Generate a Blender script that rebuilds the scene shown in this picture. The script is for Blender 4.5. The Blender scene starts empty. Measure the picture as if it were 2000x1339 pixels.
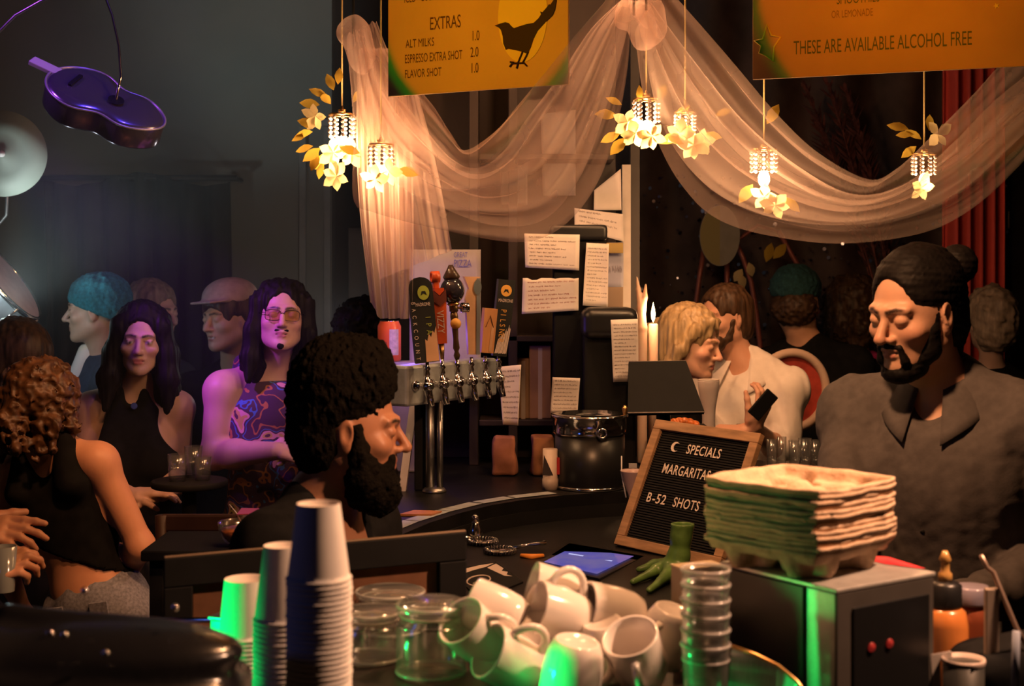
import bpy, bmesh, math, random
import numpy as np
from mathutils import Vector, Matrix, noise as mnoise

# ------------------------------------------------------------------ camera, world, light, exposure
SC = bpy.context.scene
COL = SC.collection
F_PX = 2750.0            # focal length in pixels of the 2000 x 1339 frame
HORIZON = 540.0          # row of the horizon
CAM_Z = 1.8
def P(px, py, d):
    """point at distance d in front of the camera that falls on (px, py)"""
    return Vector(((px - 1000.0) * d / F_PX, d, CAM_Z - (py - HORIZON) * d / F_PX))
def onz(px, py, z):
    """point on the horizontal plane at height z"""
    d = (CAM_Z - z) * F_PX / (py - HORIZON)
    return P(px, py, d)
def PXM(d): return d / F_PX

cam_d = bpy.data.cameras.new('camera')
cam_d.sensor_width = 36.0
cam_d.lens = 36.0 * F_PX / 2000.0
cam_d.shift_y = -(669.5 - HORIZON) / 2000.0
cam_d.clip_start = 0.05
cam_d.dof.use_dof = True
cam_d.dof.focus_distance = 4.0
cam_d.dof.aperture_fstop = 5.0
cam = bpy.data.objects.new('camera', cam_d)
COL.objects.link(cam)
cam.location = (0, 0, CAM_Z)
cam.rotation_euler = (math.pi / 2, 0, 0)
SC.camera = cam
SC.view_settings.view_transform = 'Standard'
SC.view_settings.look = 'None'
SC.view_settings.gamma = 1.0
SC.view_settings.exposure = 0.0
SC.view_settings.use_curve_mapping = False
SC.cycles.use_denoising = True
SC.cycles.max_bounces = 6
SC.cycles.diffuse_bounces = 3
SC.cycles.glossy_bounces = 3
SC.cycles.transmission_bounces = 4
SC.cycles.volume_bounces = 0
SC.cycles.transparent_max_bounces = 20
SC.cycles.use_adaptive_sampling = True
SC.cycles.adaptive_threshold = 0.02
SC.cycles.caustics_reflective = False
SC.cycles.caustics_refractive = False
SC.cycles.sample_clamp_indirect = 4.0
SC.cycles.blur_glossy = 0.6

world = bpy.data.worlds.new('room_dark'); SC.world = world
world.use_nodes = True
world.node_tree.nodes['Background'].inputs[0].default_value = (0.55, 0.62, 0.75, 1)
world.node_tree.nodes['Background'].inputs[1].default_value = 0.004

def lamp(name, kind, loc, color, power, size=0.05, target=None, spot=None, blend=0.3):
    l = bpy.data.lights.new(name, kind)
    l.color = color; l.energy = power
    if kind == 'AREA': l.size = size
    else: l.shadow_soft_size = size
    if kind == 'SPOT':
        l.spot_size = math.radians(spot); l.spot_blend = blend
    o = bpy.data.objects.new(name, l); COL.objects.link(o)
    o.location = loc
    if target is not None:
        o.rotation_euler = (Vector(target) - Vector(loc)).to_track_quat('-Z', 'Y').to_euler()
    return o
WARM = (1.0, 0.46, 0.20)
lamp('pendant_over_trays', 'SPOT', (1.15, 1.95, 2.36), (1.0, .52, .29), 150, .05, target=(-.2, 1.75, 1.21), spot=86, blend=.35)
lamp('pendant_over_bar', 'SPOT', (.38, 2.45, 2.52), WARM, 84, .05, target=(.42, 2.45, 1.0), spot=132, blend=.3)
lamp('pendant_over_taps', 'POINT', (.22, 4.0, 2.80), WARM, 20, .06)
lamp('pendant_over_crowd', 'SPOT', (-.72, 3.25, 2.62), (1.0, .40, .15), 80, .05, target=(-1.38, 4.05, 1.22), spot=44, blend=.5)
lamp('couple_fill_spot', 'SPOT', (.70, 4.55, 2.75), WARM, 70, .05, target=(.92, 5.35, 1.4), spot=58, blend=.6)  # added lamp without a fixture, hidden by the tulle, brightens the white shirt
lamp('green_machine_led', 'SPOT', (-.62, 2.075, 1.225), (.0, 1.0, .14), 4.6, .02, target=(.1, 2.17, 1.24), spot=90, blend=.5)
lamp('green_front_fill', 'SPOT', (-.19, 1.93, 1.222), (.0, 1.0, .14), 8.5, .012, target=(.45, 2.06, 1.205), spot=32, blend=.4)  # second green lamp, added out of view to reach the toaster strip
lamp('blue_side_light', 'POINT', (-1.9, 1.3, 2.0), (.10, .22, 1.0), 2.5, .1)
lamp('violet_stage_light', 'SPOT', (-1.75, 4.05, 2.40), (.50, .08, 1.0), 125, .05, target=(-.78, 4.92, 1.42), spot=27, blend=.6)
lamp('wall_fill_light', 'POINT', (-.70, 5.85, 1.62), (1.0, .93, .85), 1.8, .05)  # added lamp, hidden behind a head, lifts the grey wall
lamp('white_stage_glow', 'POINT', (-1.86, 5.06, 1.66), (.84, 1.0, .97), 2.6, .04)
lamp('blue_stage_light', 'SPOT', (-.95, 4.1, 3.1), (.10, .06, 1.0), 16, .04, target=(-1.3, 4.55, 2.4), spot=50, blend=.5)
lamp('purple_stage_light', 'SPOT', (-1.85, 4.1, 3.0), (.45, .10, 1.0), 16, .04, target=(-1.38, 4.55, 2.42), spot=34, blend=.5)
lamp('blue_tap_led', 'POINT', (-.32, 4.40, 1.60), (.22, .10, 1.0), .9, .02)
lamp('white_stage_beam', 'SPOT', (-1.86, 5.06, 1.66), (.84, 1.0, .97), 52, .05, target=(-1.2, 5.5, 2.7), spot=90, blend=.9)
# sign spots: red and green lamps that overlap to orange; their round edges fall on the sign corners
SGN = Vector((-.462, -.887, 0))
S1C = P(938, 12, 3.58); S2C = P(1790, -60, 3.58)
for nm, c, colr, pw, half in (('sign_red', S1C, (1, .10, .0), 9.0, 26.0), ('sign_green', S1C, (.03, 1, .0), 2.3, 28.1), ('rust_red', S2C, (1, .08, .0), 8.0, 37.6), ('rust_green', S2C, (.03, 1, .0), 1.6, 39.6)):
    lamp(nm + '_spot', 'SPOT', c + SGN * .60, colr, pw, .01, target=c, spot=2 * half, blend=.07)

# ------------------------------------------------------------------ materials
MATS = {}
def mat(name, col, rough=0.5, metal=0.0, spec=0.5, var=0.0, vscale=20.0, bump=0.0, bscale=60.0, sss=0.0,
        emit=None, estr=0.0, coat=0.0, sheen=0.0, trans=0.0, ior=1.45, alpha=1.0, stretch=None):
    if name in MATS: return MATS[name]
    m = bpy.data.materials.new(name); m.use_nodes = True
    nt = m.node_tree; b = nt.nodes['Principled BSDF']
    b.inputs['Base Color'].default_value = (*col, 1)
    b.inputs['Roughness'].default_value = rough
    b.inputs['Metallic'].default_value = metal
    b.inputs['Specular IOR Level'].default_value = spec
    b.inputs['IOR'].default_value = ior
    if coat: b.inputs['Coat Weight'].default_value = coat
    if sheen: b.inputs['Sheen Weight'].default_value = sheen
    if trans: b.inputs['Transmission Weight'].default_value = trans
    if sss:
        b.inputs['Subsurface Weight'].default_value = sss
        b.inputs['Subsurface Radius'].default_value = (0.012, 0.005, 0.003)
        b.inputs['Subsurface Scale'].default_value = 1.0
    if emit is not None:
        b.inputs['Emission Color'].default_value = (*emit, 1)
        b.inputs['Emission Strength'].default_value = estr
    if alpha < 1: b.inputs['Alpha'].default_value = alpha
    src = None
    if var or bump:
        tc = nt.nodes.new('ShaderNodeTexCoord'); src = tc.outputs['Object']
        if stretch:
            mp = nt.nodes.new('ShaderNodeMapping'); mp.inputs['Scale'].default_value = stretch
            nt.links.new(src, mp.inputs[0]); src = mp.outputs[0]
    if var:
        n = nt.nodes.new('ShaderNodeTexNoise'); n.inputs['Scale'].default_value = vscale
        n.inputs['Detail'].default_value = 4
        nt.links.new(src, n.inputs['Vector'])
        r = nt.nodes.new('ShaderNodeMapRange')
        r.inputs[1].default_value = 0.3; r.inputs[2].default_value = 0.7
        r.inputs[3].default_value = 1 - var; r.inputs[4].default_value = 1 + var
        nt.links.new(n.outputs['Fac'], r.inputs[0])
        mx = nt.nodes.new('ShaderNodeMix'); mx.data_type = 'RGBA'; mx.blend_type = 'MULTIPLY'
        mx.inputs[0].default_value = 1.0
        mx.inputs[6].default_value = (*col, 1)
        nt.links.new(r.outputs[0], mx.inputs[7])
        nt.links.new(mx.outputs[2], b.inputs['Base Color'])
    if bump:
        n2 = nt.nodes.new('ShaderNodeTexNoise'); n2.inputs['Scale'].default_value = bscale
        n2.inputs['Detail'].default_value = 5
        nt.links.new(src, n2.inputs['Vector'])
        bp = nt.nodes.new('ShaderNodeBump'); bp.inputs['Strength'].default_value = bump
        bp.inputs['Distance'].default_value = 0.004
        nt.links.new(n2.outputs['Fac'], bp.inputs['Height'])
        nt.links.new(bp.outputs[0], b.inputs['Normal'])
    MATS[name] = m
    return m

def glass(name, col=(1, 1, 1), rough=0.03, ior=1.5, haze=.05):
    """thin-walled clear glass: tinted see-through plus a Fresnel reflection"""
    if name in MATS: return MATS[name]
    m = bpy.data.materials.new(name); m.use_nodes = True; nt = m.node_tree
    nt.nodes.remove(nt.nodes['Principled BSDF']); out = nt.nodes['Material Output']
    t = nt.nodes.new('ShaderNodeBsdfTransparent'); t.inputs[0].default_value = (*col, 1)
    g = nt.nodes.new('ShaderNodeBsdfGlossy'); g.inputs['Roughness'].default_value = rough
    fr = nt.nodes.new('ShaderNodeFresnel'); ge = nt.nodes.new('ShaderNodeNewGeometry')
    k1 = nt.nodes.new('ShaderNodeMath'); k1.operation = 'MULTIPLY_ADD'; k1.inputs[1].default_value = -2.0; k1.inputs[2].default_value = 1.0   # same reflectance on both faces of a thin wall
    k2 = nt.nodes.new('ShaderNodeMath'); k2.operation = 'POWER'; k2.inputs[0].default_value = ior
    nt.links.new(ge.outputs['Backfacing'], k1.inputs[0]); nt.links.new(k1.outputs[0], k2.inputs[1]); nt.links.new(k2.outputs[0], fr.inputs['IOR'])
    x = nt.nodes.new('ShaderNodeMixShader'); nt.links.new(fr.outputs[0], x.inputs[0])
    nt.links.new(t.outputs[0], x.inputs[1]); nt.links.new(g.outputs[0], x.inputs[2])
    df = nt.nodes.new('ShaderNodeBsdfDiffuse'); df.inputs[0].default_value = (.7, .7, .7, 1); y = nt.nodes.new('ShaderNodeMixShader'); y.inputs[0].default_value = haze
    nt.links.new(x.outputs[0], y.inputs[1]); nt.links.new(df.outputs[0], y.inputs[2]); nt.links.new(y.outputs[0], out.inputs[0])
    MATS[name] = m
    return m

def ramp_mat(name, cols, scale, rough=0.6, kind='noise', detail=3.0, stretch=(1, 1, 1), bump=0.0, hard=False):
    """several flat colours laid out by a noise, voronoi or wave texture"""
    if name in MATS: return MATS[name]
    m = bpy.data.materials.new(name); m.use_nodes = True
    nt = m.node_tree; b = nt.nodes['Principled BSDF']
    b.inputs['Roughness'].default_value = rough
    tc = nt.nodes.new('ShaderNodeTexCoord'); mp = nt.nodes.new('ShaderNodeMapping')
    mp.inputs['Scale'].default_value = stretch
    nt.links.new(tc.outputs['Object'], mp.inputs[0])
    if kind == 'voronoi':
        t = nt.nodes.new('ShaderNodeTexVoronoi'); t.inputs['Scale'].default_value = scale
        sp = nt.nodes.new('ShaderNodeSeparateColor'); nt.links.new(t.outputs['Color'], sp.inputs[0]); out = sp.outputs[0]
    elif kind == 'wave':
        t = nt.nodes.new('ShaderNodeTexWave'); t.inputs['Scale'].default_value = scale
        t.inputs['Distortion'].default_value = 3.0; t.inputs['Detail'].default_value = detail; out = t.outputs['Fac']
    else:
        t = nt.nodes.new('ShaderNodeTexNoise'); t.inputs['Scale'].default_value = scale
        t.inputs['Detail'].default_value = detail; out = t.outputs['Fac']
    nt.links.new(mp.outputs[0], t.inputs['Vector'])
    r = nt.nodes.new('ShaderNodeValToRGB')
    while len(r.color_ramp.elements) < len(cols): r.color_ramp.elements.new(0.5)
    for e, (p, c) in zip(r.color_ramp.elements, cols):
        e.position = p; e.color = (*c, 1)
    if kind == 'voronoi' or hard: r.color_ramp.interpolation = 'CONSTANT'
    nt.links.new(out, r.inputs[0]); nt.links.new(r.outputs[0], b.inputs['Base Color'])
    if bump:
        bp = nt.nodes.new('ShaderNodeBump'); bp.inputs['Strength'].default_value = bump
        bp.inputs['Distance'].default_value = 0.004
        nt.links.new(out, bp.inputs['Height']); nt.links.new(bp.outputs[0], b.inputs['Normal'])
    MATS[name] = m
    return m

# ------------------------------------------------------------------ objects
def empty(name, loc, label=None, cat=None, group=None):
    o = bpy.data.objects.new(name, None); COL.objects.link(o)
    o.location = loc; o.empty_display_size = 0.05
    return tag(o, label, cat, group)
def tag(o, label=None, cat=None, group=None, kind=None):
    if label: o['label'] = label
    if cat: o['category'] = cat
    if group: o['group'] = group
    if kind: o['kind'] = kind
    return o
def adopt(o, parent):
    """parent o, built in world space, to an unrotated parent chain"""
    if parent is None: return o
    off = Vector((0, 0, 0)); q = parent
    o.parent = parent
    w = Vector((0, 0, 0)); q = parent
    while q is not None:
        w += Vector(q.location) + q.matrix_parent_inverse.translation; q = q.parent
    o.matrix_parent_inverse = Matrix.Translation(-w)
    return o
def link_mesh(name, me, parent=None, local=False):
    o = bpy.data.objects.new(name, me); COL.objects.link(o)
    if parent is not None:
        if local: o.parent = parent
        else: adopt(o, parent)
    return o
def raw_mesh(name, verts, faces, mats, fm=None, smooth=True, uvs=None):
    """mesh from numpy arrays; faces are all quads or all triangles (array) or a list"""
    me = bpy.data.meshes.new(name)
    if isinstance(faces, np.ndarray):
        n, k = faces.shape
        me.vertices.add(len(verts)); me.vertices.foreach_set('co', np.ascontiguousarray(verts, np.float32).ravel())
        me.loops.add(n * k); me.loops.foreach_set('vertex_index', np.ascontiguousarray(faces, np.int32).ravel())
        me.polygons.add(n); me.polygons.foreach_set('loop_start', np.arange(0, n * k, k, dtype=np.int32))
        me.update(calc_edges=True)
    else:
        me.from_pydata([tuple(v) for v in verts], [], faces); n = len(faces)
    if not isinstance(mats, (list, tuple)): mats = [mats]
    for m in mats: me.materials.append(m)
    if fm is not None: me.polygons.foreach_set('material_index', np.asarray(fm, np.int32))
    me.polygons.foreach_set('use_smooth', np.full(len(me.polygons), smooth, bool))
    me.update()
    return me

class MB:
    """collects shapes, builds ONE mesh object"""
    def __init__(s): s.v = []; s.f = []; s.m = []; s.sm = []
    def add(s, verts, faces, m=0, smooth=False):
        o = len(s.v); s.v += [Vector(v) for v in verts]
        for f in faces: s.f.append([o + i for i in f]); s.m.append(m); s.sm.append(smooth)
        return s
    def box(s, c, size, R=None, m=0, bev=0.0):
        c = Vector(c); hx, hy, hz = [q / 2 for q in size]
        if bev <= 0:
            vs = [Vector((x * hx, y * hy, z * hz)) for x in (-1, 1) for y in (-1, 1) for z in (-1, 1)]
            fs = [(0, 1, 3, 2), (4, 6, 7, 5), (0, 4, 5, 1), (2, 3, 7, 6), (0, 2, 6, 4), (1, 5, 7, 3)]
            s.add([c + (R @ v if R else v) for v in vs], fs, m)
        else:
            bm = bmesh.new(); bmesh.ops.create_cube(bm, size=1)
            for v in bm.verts: v.co = Vector((v.co.x * size[0], v.co.y * size[1], v.co.z * size[2]))
            bmesh.ops.bevel(bm, geom=bm.edges[:], offset=min(bev, min(size) * 0.49), segments=2, affect='EDGES', profile=0.5)
            bm.verts.index_update()
            s.add([c + (R @ v.co if R else v.co) for v in bm.verts], [[v.index for v in f.verts] for f in bm.faces], m, False)
            bm.free()
        return s
    def lathe(s, prof, c=(0, 0, 0), n=24, R=None, m=0, smooth=True, cap=True):
        """prof: list of (radius, z)"""
        c = Vector(c); vs = []; fs = []
        for r, z in prof:
            for i in range(n):
                a = 2 * math.pi * i / n
                v = Vector((r * math.cos(a), r * math.sin(a), z)); vs.append(c + (R @ v if R else v))
        for j in range(len(prof) - 1):
            for i in range(n):
                k = (i + 1) % n
                fs.append((j * n + i, j * n + k, (j + 1) * n + k, (j + 1) * n + i))
        s.add(vs, fs, m, smooth)
        if cap:
            o = len(s.v) - len(vs)
            if prof[0][0] > 1e-4: s.f.append([o + i for i in range(n)][::-1]); s.m.append(m); s.sm.append(False)
            if prof[-1][0] > 1e-4:
                q = o + (len(prof) - 1) * n; s.f.append([q + i for i in range(n)]); s.m.append(m); s.sm.append(False)
        return s
    def tube(s, pts, r, n=8, m=0, closed=False, cap=True):
        pts = [Vector(p) for p in pts]; N = len(pts)
        rs = r if isinstance(r, (list, tuple)) else [r] * N
        vs = []; fs = []; ref = None
        for i, p in enumerate(pts):
            if closed: t = pts[(i + 1) % N] - pts[i - 1]
            else: t = pts[min(i + 1, N - 1)] - pts[max(i - 1, 0)]
            t = t.normalized() if t.length > 1e-9 else Vector((0, 0, 1))
            if ref is None:
                ref = Vector((0, 0, 1)) if abs(t.z) < 0.9 else Vector((1, 0, 0))
                a = t.cross(ref).normalized()
            else:
                a = (a - t * a.dot(t)); a = a.normalized() if a.length > 1e-6 else t.orthogonal().normalized()
            b = t.cross(a)
            for k in range(n):
                th = 2 * math.pi * k / n
                vs.append(p + (a * math.cos(th) + b * math.sin(th)) * rs[i])
        for i in range(N if closed else N - 1):
            j = (i + 1) % N
            for k in range(n):
                l = (k + 1) % n
                fs.append((i * n + k, i * n + l, j * n + l, j * n + k))
        if cap and not closed:
            fs.append(tuple(range(n))[::-1]); fs.append(tuple((N - 1) * n + k for k in range(n)))
        s.add(vs, fs, m, True); return s
    def ball(s, c, r, n=10, m=0, R=None):
        if not hasattr(r, '__len__'): r = (r, r, r)
        c = Vector(c); vs = []; fs = []; h = max(4, n // 2)
        for j in range(h + 1):
            ph = math.pi * j / h
            for i in range(n):
                a = 2 * math.pi * i / n
                v = Vector((r[0] * math.sin(ph) * math.cos(a), r[1] * math.sin(ph) * math.sin(a), -r[2] * math.cos(ph)))
                vs.append(c + (R @ v if R else v))
        for j in range(h):
            for i in range(n):
                k = (i + 1) % n; fs.append((j * n + i, j * n + k, (j + 1) * n + k, (j + 1) * n + i))
        s.add(vs, fs, m, True); return s
    def prism(s, outline, O, ux, uy, th, m=0, m_side=None):
        """outline in (a, b), placed at O + a ux + b uy, thickness th along ux x uy"""
        O = Vector(O); ux = Vector(ux); uy = Vector(uy); nn = ux.cross(uy).normalized() * th
        n = len(outline); vs = [O + ux * a + uy * b for a, b in outline]; vs += [v - nn for v in vs]
        s.add(vs, [tuple(range(n)), tuple(range(2 * n - 1, n - 1, -1))], m)
        o = len(s.v) - 2 * n
        for i in range(n):
            j = (i + 1) % n
            s.f.append([o + j, o + i, o + n + i, o + n + j]); s.m.append(m if m_side is None else m_side); s.sm.append(False)
        return s
    def grid(s, fn, nu, nv, m=0, smooth=True):
        vs = [fn(i / nu, j / nv) for i in range(nu + 1) for j in range(nv + 1)]
        fs = [(i * (nv + 1) + j, (i + 1) * (nv + 1) + j, (i + 1) * (nv + 1) + j + 1, i * (nv + 1) + j + 1) for i in range(nu) for j in range(nv)]
        s.add(vs, fs, m, smooth); return s
    def mesh(s, name, mats):
        if not isinstance(mats, (list, tuple)): mats = [mats]
        me = bpy.data.meshes.new(name); me.from_pydata([tuple(v) for v in s.v], [], s.f)
        for q in mats: me.materials.append(q)
        me.polygons.foreach_set('material_index', s.m); me.polygons.foreach_set('use_smooth', s.sm)
        me.update(); return me
    def build(s, name, mats, parent=None, local=False):
        return link_mesh(name, s.mesh(name, mats), parent, local)

def frame_R(x, y, z): return Matrix((x, y, z)).transposed()
def rotz(a): return Matrix.Rotation(math.radians(a), 3, 'Z')
def text_mesh(name, body, O, ux, uy, h, m, parent=None, sx=1.0, th=0.0006, align='LEFT', shear=0.0, spacing=1.0, offset=0.0):
    """lettering lying on the plane ux, uy, letters h high"""
    c = bpy.data.curves.new(name, 'FONT'); c.body = body; c.align_x = align; c.size = 1.0
    c.extrude = 0.0; c.resolution_u = 3; c.shear = shear; c.space_character = spacing; c.offset = offset
    t = bpy.data.objects.new(name + '_tmp', c); COL.objects.link(t)
    bpy.context.view_layer.update()
    dg = bpy.context.evaluated_depsgraph_get()
    me = bpy.data.meshes.new_from_object(t.evaluated_get(dg))
    bpy.data.objects.remove(t); bpy.data.curves.remove(c)
    O = Vector(O); ux = Vector(ux).normalized(); uy = Vector(uy).normalized(); nn = ux.cross(uy).normalized()
    k = h / 0.72
    for v in me.vertices: v.co = O + ux * (v.co.x * k * sx) + uy * (v.co.y * k) + nn * th
    me.materials.clear(); me.materials.append(m)
    me.name = name
    return link_mesh(name, me, parent)

def copy_tree(o, parent=None):
    c = o.copy(); COL.objects.link(c)
    if parent is not None: c.parent = parent
    for ch in list(o.children): copy_tree(ch, c)
    return c

# ------------------------------------------------------------------ smooth implicit surfaces (people, hands, soft shapes)
def nrm(v): return Vector(v).normalized()
class SDF:
    """a list of rounded primitives blended together and meshed with surface nets"""
    def __init__(s): s.p = []
    def cone(s, a, b, ra, rb, k=0.02, op='+'):
        s.p.append(('c', np.array(a, float), np.array(b, float), ra, rb, k, op)); return s
    def ell(s, c, r, R=None, k=0.02, op='+'):
        s.p.append(('e', np.array(c, float), np.array(r if hasattr(r, '__len__') else (r, r, r), float),
                    np.array(R) if R is not None else np.eye(3), None, k, op)); return s
    def rbox(s, c, h, R=None, rad=0.01, k=0.02, op='+'):
        s.p.append(('b', np.array(c, float), np.array(h, float), np.array(R) if R is not None else np.eye(3), rad, k, op)); return s
    def chain(s, pts, rs, k=0.02, op='+'):
        for i in range(len(pts) - 1): s.cone(pts[i], pts[i + 1], rs[i], rs[i + 1], k, op)
        return s
    def extend(s, o): s.p += o.p; return s
    @staticmethod
    def bounds(p):
        if p[0] == 'c':
            m = max(p[3], p[4]); return np.minimum(p[1], p[2]) - m, np.maximum(p[1], p[2]) + m
        if p[0] == 'e':
            e = np.sqrt(((p[3] * p[2][None, :]) ** 2).sum(1)); return p[1] - e, p[1] + e
        e = (np.abs(p[3]) * (p[2] + p[4])[None, :]).sum(1); return p[1] - e, p[1] + e
    @staticmethod
    def dist(p, X, Y, Z):
        if p[0] == 'c':
            a, b, ra, rb = p[1], p[2], p[3], p[4]
            ba = b - a; L = float(ba @ ba) + 1e-12
            t = ((X - a[0]) * ba[0] + (Y - a[1]) * ba[1] + (Z - a[2]) * ba[2]) / L
            t = np.clip(t, 0, 1)
            return np.sqrt((X - a[0] - t * ba[0]) ** 2 + (Y - a[1] - t * ba[1]) ** 2 + (Z - a[2] - t * ba[2]) ** 2) - (ra + (rb - ra) * t)
        c, R = p[1], p[3]
        dx, dy, dz = X - c[0], Y - c[1], Z - c[2]
        x = R[0, 0] * dx + R[1, 0] * dy + R[2, 0] * dz
        y = R[0, 1] * dx + R[1, 1] * dy + R[2, 1] * dz
        z = R[0, 2] * dx + R[1, 2] * dy + R[2, 2] * dz
        if p[0] == 'e':
            r = p[2]
            k0 = np.sqrt((x / r[0]) ** 2 + (y / r[1]) ** 2 + (z / r[2]) ** 2)
            k1 = np.sqrt((x / r[0] ** 2) ** 2 + (y / r[1] ** 2) ** 2 + (z / r[2] ** 2) ** 2) + 1e-9
            return k0 * (k0 - 1) / k1
        h = p[2]; qx, qy, qz = np.abs(x) - h[0], np.abs(y) - h[1], np.abs(z) - h[2]
        return np.sqrt(np.maximum(qx, 0) ** 2 + np.maximum(qy, 0) ** 2 + np.maximum(qz, 0) ** 2) + np.minimum(np.maximum(qx, np.maximum(qy, qz)), 0) - p[4]
    def mesh(s, res, noise=None, cuts=(), inflate=0.0):
        add = [p for p in s.p if p[6] == '+']
        lo = np.min([s.bounds(p)[0] for p in add], 0) - 3 * res - inflate - 0.02
        hi = np.max([s.bounds(p)[1] for p in add], 0) + 3 * res + inflate + 0.02
        n = np.ceil((hi - lo) / res).astype(int) + 1
        F = np.full(n, 1.0, np.float32)
        ax = [(lo[i] + res * np.arange(n[i])).astype(np.float32) for i in range(3)]
        for p in s.p:
            l, h = s.bounds(p); mg = p[5] + 3 * res + inflate + 0.006
            i0 = np.clip(np.floor((l - mg - lo) / res).astype(int), 0, n); i1 = np.clip(np.ceil((h + mg - lo) / res).astype(int) + 1, 0, n)
            if np.any(i1 <= i0): continue
            sl = tuple(slice(a, b) for a, b in zip(i0, i1))
            X = ax[0][sl[0]][:, None, None]; Y = ax[1][sl[1]][None, :, None]; Z = ax[2][sl[2]][None, None, :]
            D = s.dist(p, X, Y, Z).astype(np.float32); G = F[sl]; k = p[5]
            if p[6] == '+':
                hh = np.clip(0.5 + 0.5 * (G - D) / k, 0, 1); F[sl] = G + (D - G) * hh - k * hh * (1 - hh)
            else:
                hh = np.clip(0.5 - 0.5 * (G + D) / k, 0, 1); F[sl] = G + (-D - G) * hh + k * hh * (1 - hh)
        if inflate: F -= inflate
        near = np.abs(F) < 0.05
        if noise is not None:
            idx = np.argwhere(near)
            if len(idx):
                pts = lo + res * idx
                F[near] += noise(pts).astype(np.float32)
        for o, nn in cuts:
            D = ((ax[0] - o[0]) * nn[0])[:, None, None] + ((ax[1] - o[1]) * nn[1])[None, :, None] + ((ax[2] - o[2]) * nn[2])[None, None, :]
            F = np.maximum(F, D.astype(np.float32))
        F[0] = F[-1] = 1; F[:, 0] = F[:, -1] = 1; F[:, :, 0] = F[:, :, -1] = 1
        return surface_nets(F, lo, res)

def surface_nets(F, lo, res):
    S = F < 0
    c = np.zeros(tuple(q - 1 for q in F.shape), np.uint8)
    cs = [(i, j, k) for i in (0, 1) for j in (0, 1) for k in (0, 1)]
    nx, ny, nz = c.shape
    for i, j, k in cs: c += S[i:i + nx, j:j + ny, k:k + nz]
    act = (c > 0) & (c < 8); idx = np.argwhere(act)
    V = np.stack([F[idx[:, 0] + i, idx[:, 1] + j, idx[:, 2] + k] for i, j, k in cs], 1).astype(np.float64)
    acc = np.zeros((len(idx), 3)); cnt = np.zeros(len(idx))
    for a in range(8):
        for b in range(a + 1, 8):
            if sum(x != y for x, y in zip(cs[a], cs[b])) != 1: continue
            mk = (V[:, a] < 0) != (V[:, b] < 0)
            t = np.where(mk, V[:, a] / np.where(mk, V[:, a] - V[:, b], 1), 0)
            pa = np.array(cs[a], float); pb = np.array(cs[b], float)
            acc += np.where(mk[:, None], pa + (pb - pa) * t[:, None], 0); cnt += mk
    verts = lo + res * (idx + acc / np.maximum(cnt, 1)[:, None])
    ids = np.full(c.shape, -1, np.int32); ids[act] = np.arange(len(idx))
    faces = []
    for a in range(3):
        s0 = [slice(None)] * 3; s1 = [slice(None)] * 3
        s0[a] = slice(0, -1); s1[a] = slice(1, None)
        A = S[tuple(s0)]; B = S[tuple(s1)]
        e = np.argwhere(A != B)
        u, v = [q for q in range(3) if q != a]
        ok = (e[:, u] > 0) & (e[:, v] > 0) & (e[:, u] < F.shape[u] - 1) & (e[:, v] < F.shape[v] - 1)
        e = e[ok]; inside = A[e[:, 0], e[:, 1], e[:, 2]]
        def cell(du, dv):
            q = e.copy(); q[:, u] += du; q[:, v] += dv; return ids[q[:, 0], q[:, 1], q[:, 2]]
        Q = np.stack([cell(-1, -1), cell(0, -1), cell(0, 0), cell(-1, 0)], 1)
        flip = inside if a != 1 else ~inside
        Q[~flip] = Q[~flip][:, ::-1]
        faces.append(Q)
    return verts, np.concatenate(faces)

_rng = np.random.default_rng(7)
def wavy(amp, freq, n=6, stretch=(1, 1, 1), seed=0, power=1):
    """sum-of-sines noise in metres, for cloth folds and hair"""
    g = np.random.default_rng(seed)
    K = g.normal(size=(n, 3)); K /= np.linalg.norm(K, axis=1)[:, None]
    K = K * np.array(stretch) * freq * g.uniform(0.6, 1.7, (n, 1)); ph = g.uniform(0, 6.28, n)
    K2 = g.normal(size=(n, 3)) * np.array(stretch) * freq * .5
    def f(p):
        w = np.zeros(len(p))
        for k, k2, q in zip(K, K2, ph): w += np.sin(p @ k + q + 1.3 * np.sin(p @ k2))
        w /= math.sqrt(n)
        return amp * w
    return f
def plus(*fs): return lambda p: sum(f(p) for f in fs)

def tint_mat(name, rough=0.5, spec=0.4, sss=0.0, var=0.1, vscale=30, bump=0.0, bscale=90):
    """material that takes its base colour from the mesh's tint attribute (skin, lips, brows)"""
    if name in MATS: return MATS[name]
    m = mat(name, (0.5, 0.5, 0.5), rough=rough, spec=spec, sss=sss, bump=bump, bscale=bscale)
    nt = m.node_tree; b = nt.nodes['Principled BSDF']
    at = nt.nodes.new('ShaderNodeAttribute'); at.attribute_name = 'tint'
    n = nt.nodes.new('ShaderNodeTexNoise'); n.inputs['Scale'].default_value = vscale; n.inputs['Detail'].default_value = 4
    r = nt.nodes.new('ShaderNodeMapRange'); r.inputs[3].default_value = 1 - var; r.inputs[4].default_value = 1 + var
    nt.links.new(n.outputs['Fac'], r.inputs[0])
    mx = nt.nodes.new('ShaderNodeMix'); mx.data_type = 'RGBA'; mx.blend_type = 'MULTIPLY'; mx.inputs[0].default_value = 1.0
    nt.links.new(at.outputs['Color'], mx.inputs[6]); nt.links.new(r.outputs[0], mx.inputs[7])
    nt.links.new(mx.outputs[2], b.inputs['Base Color'])
    return m

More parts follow.
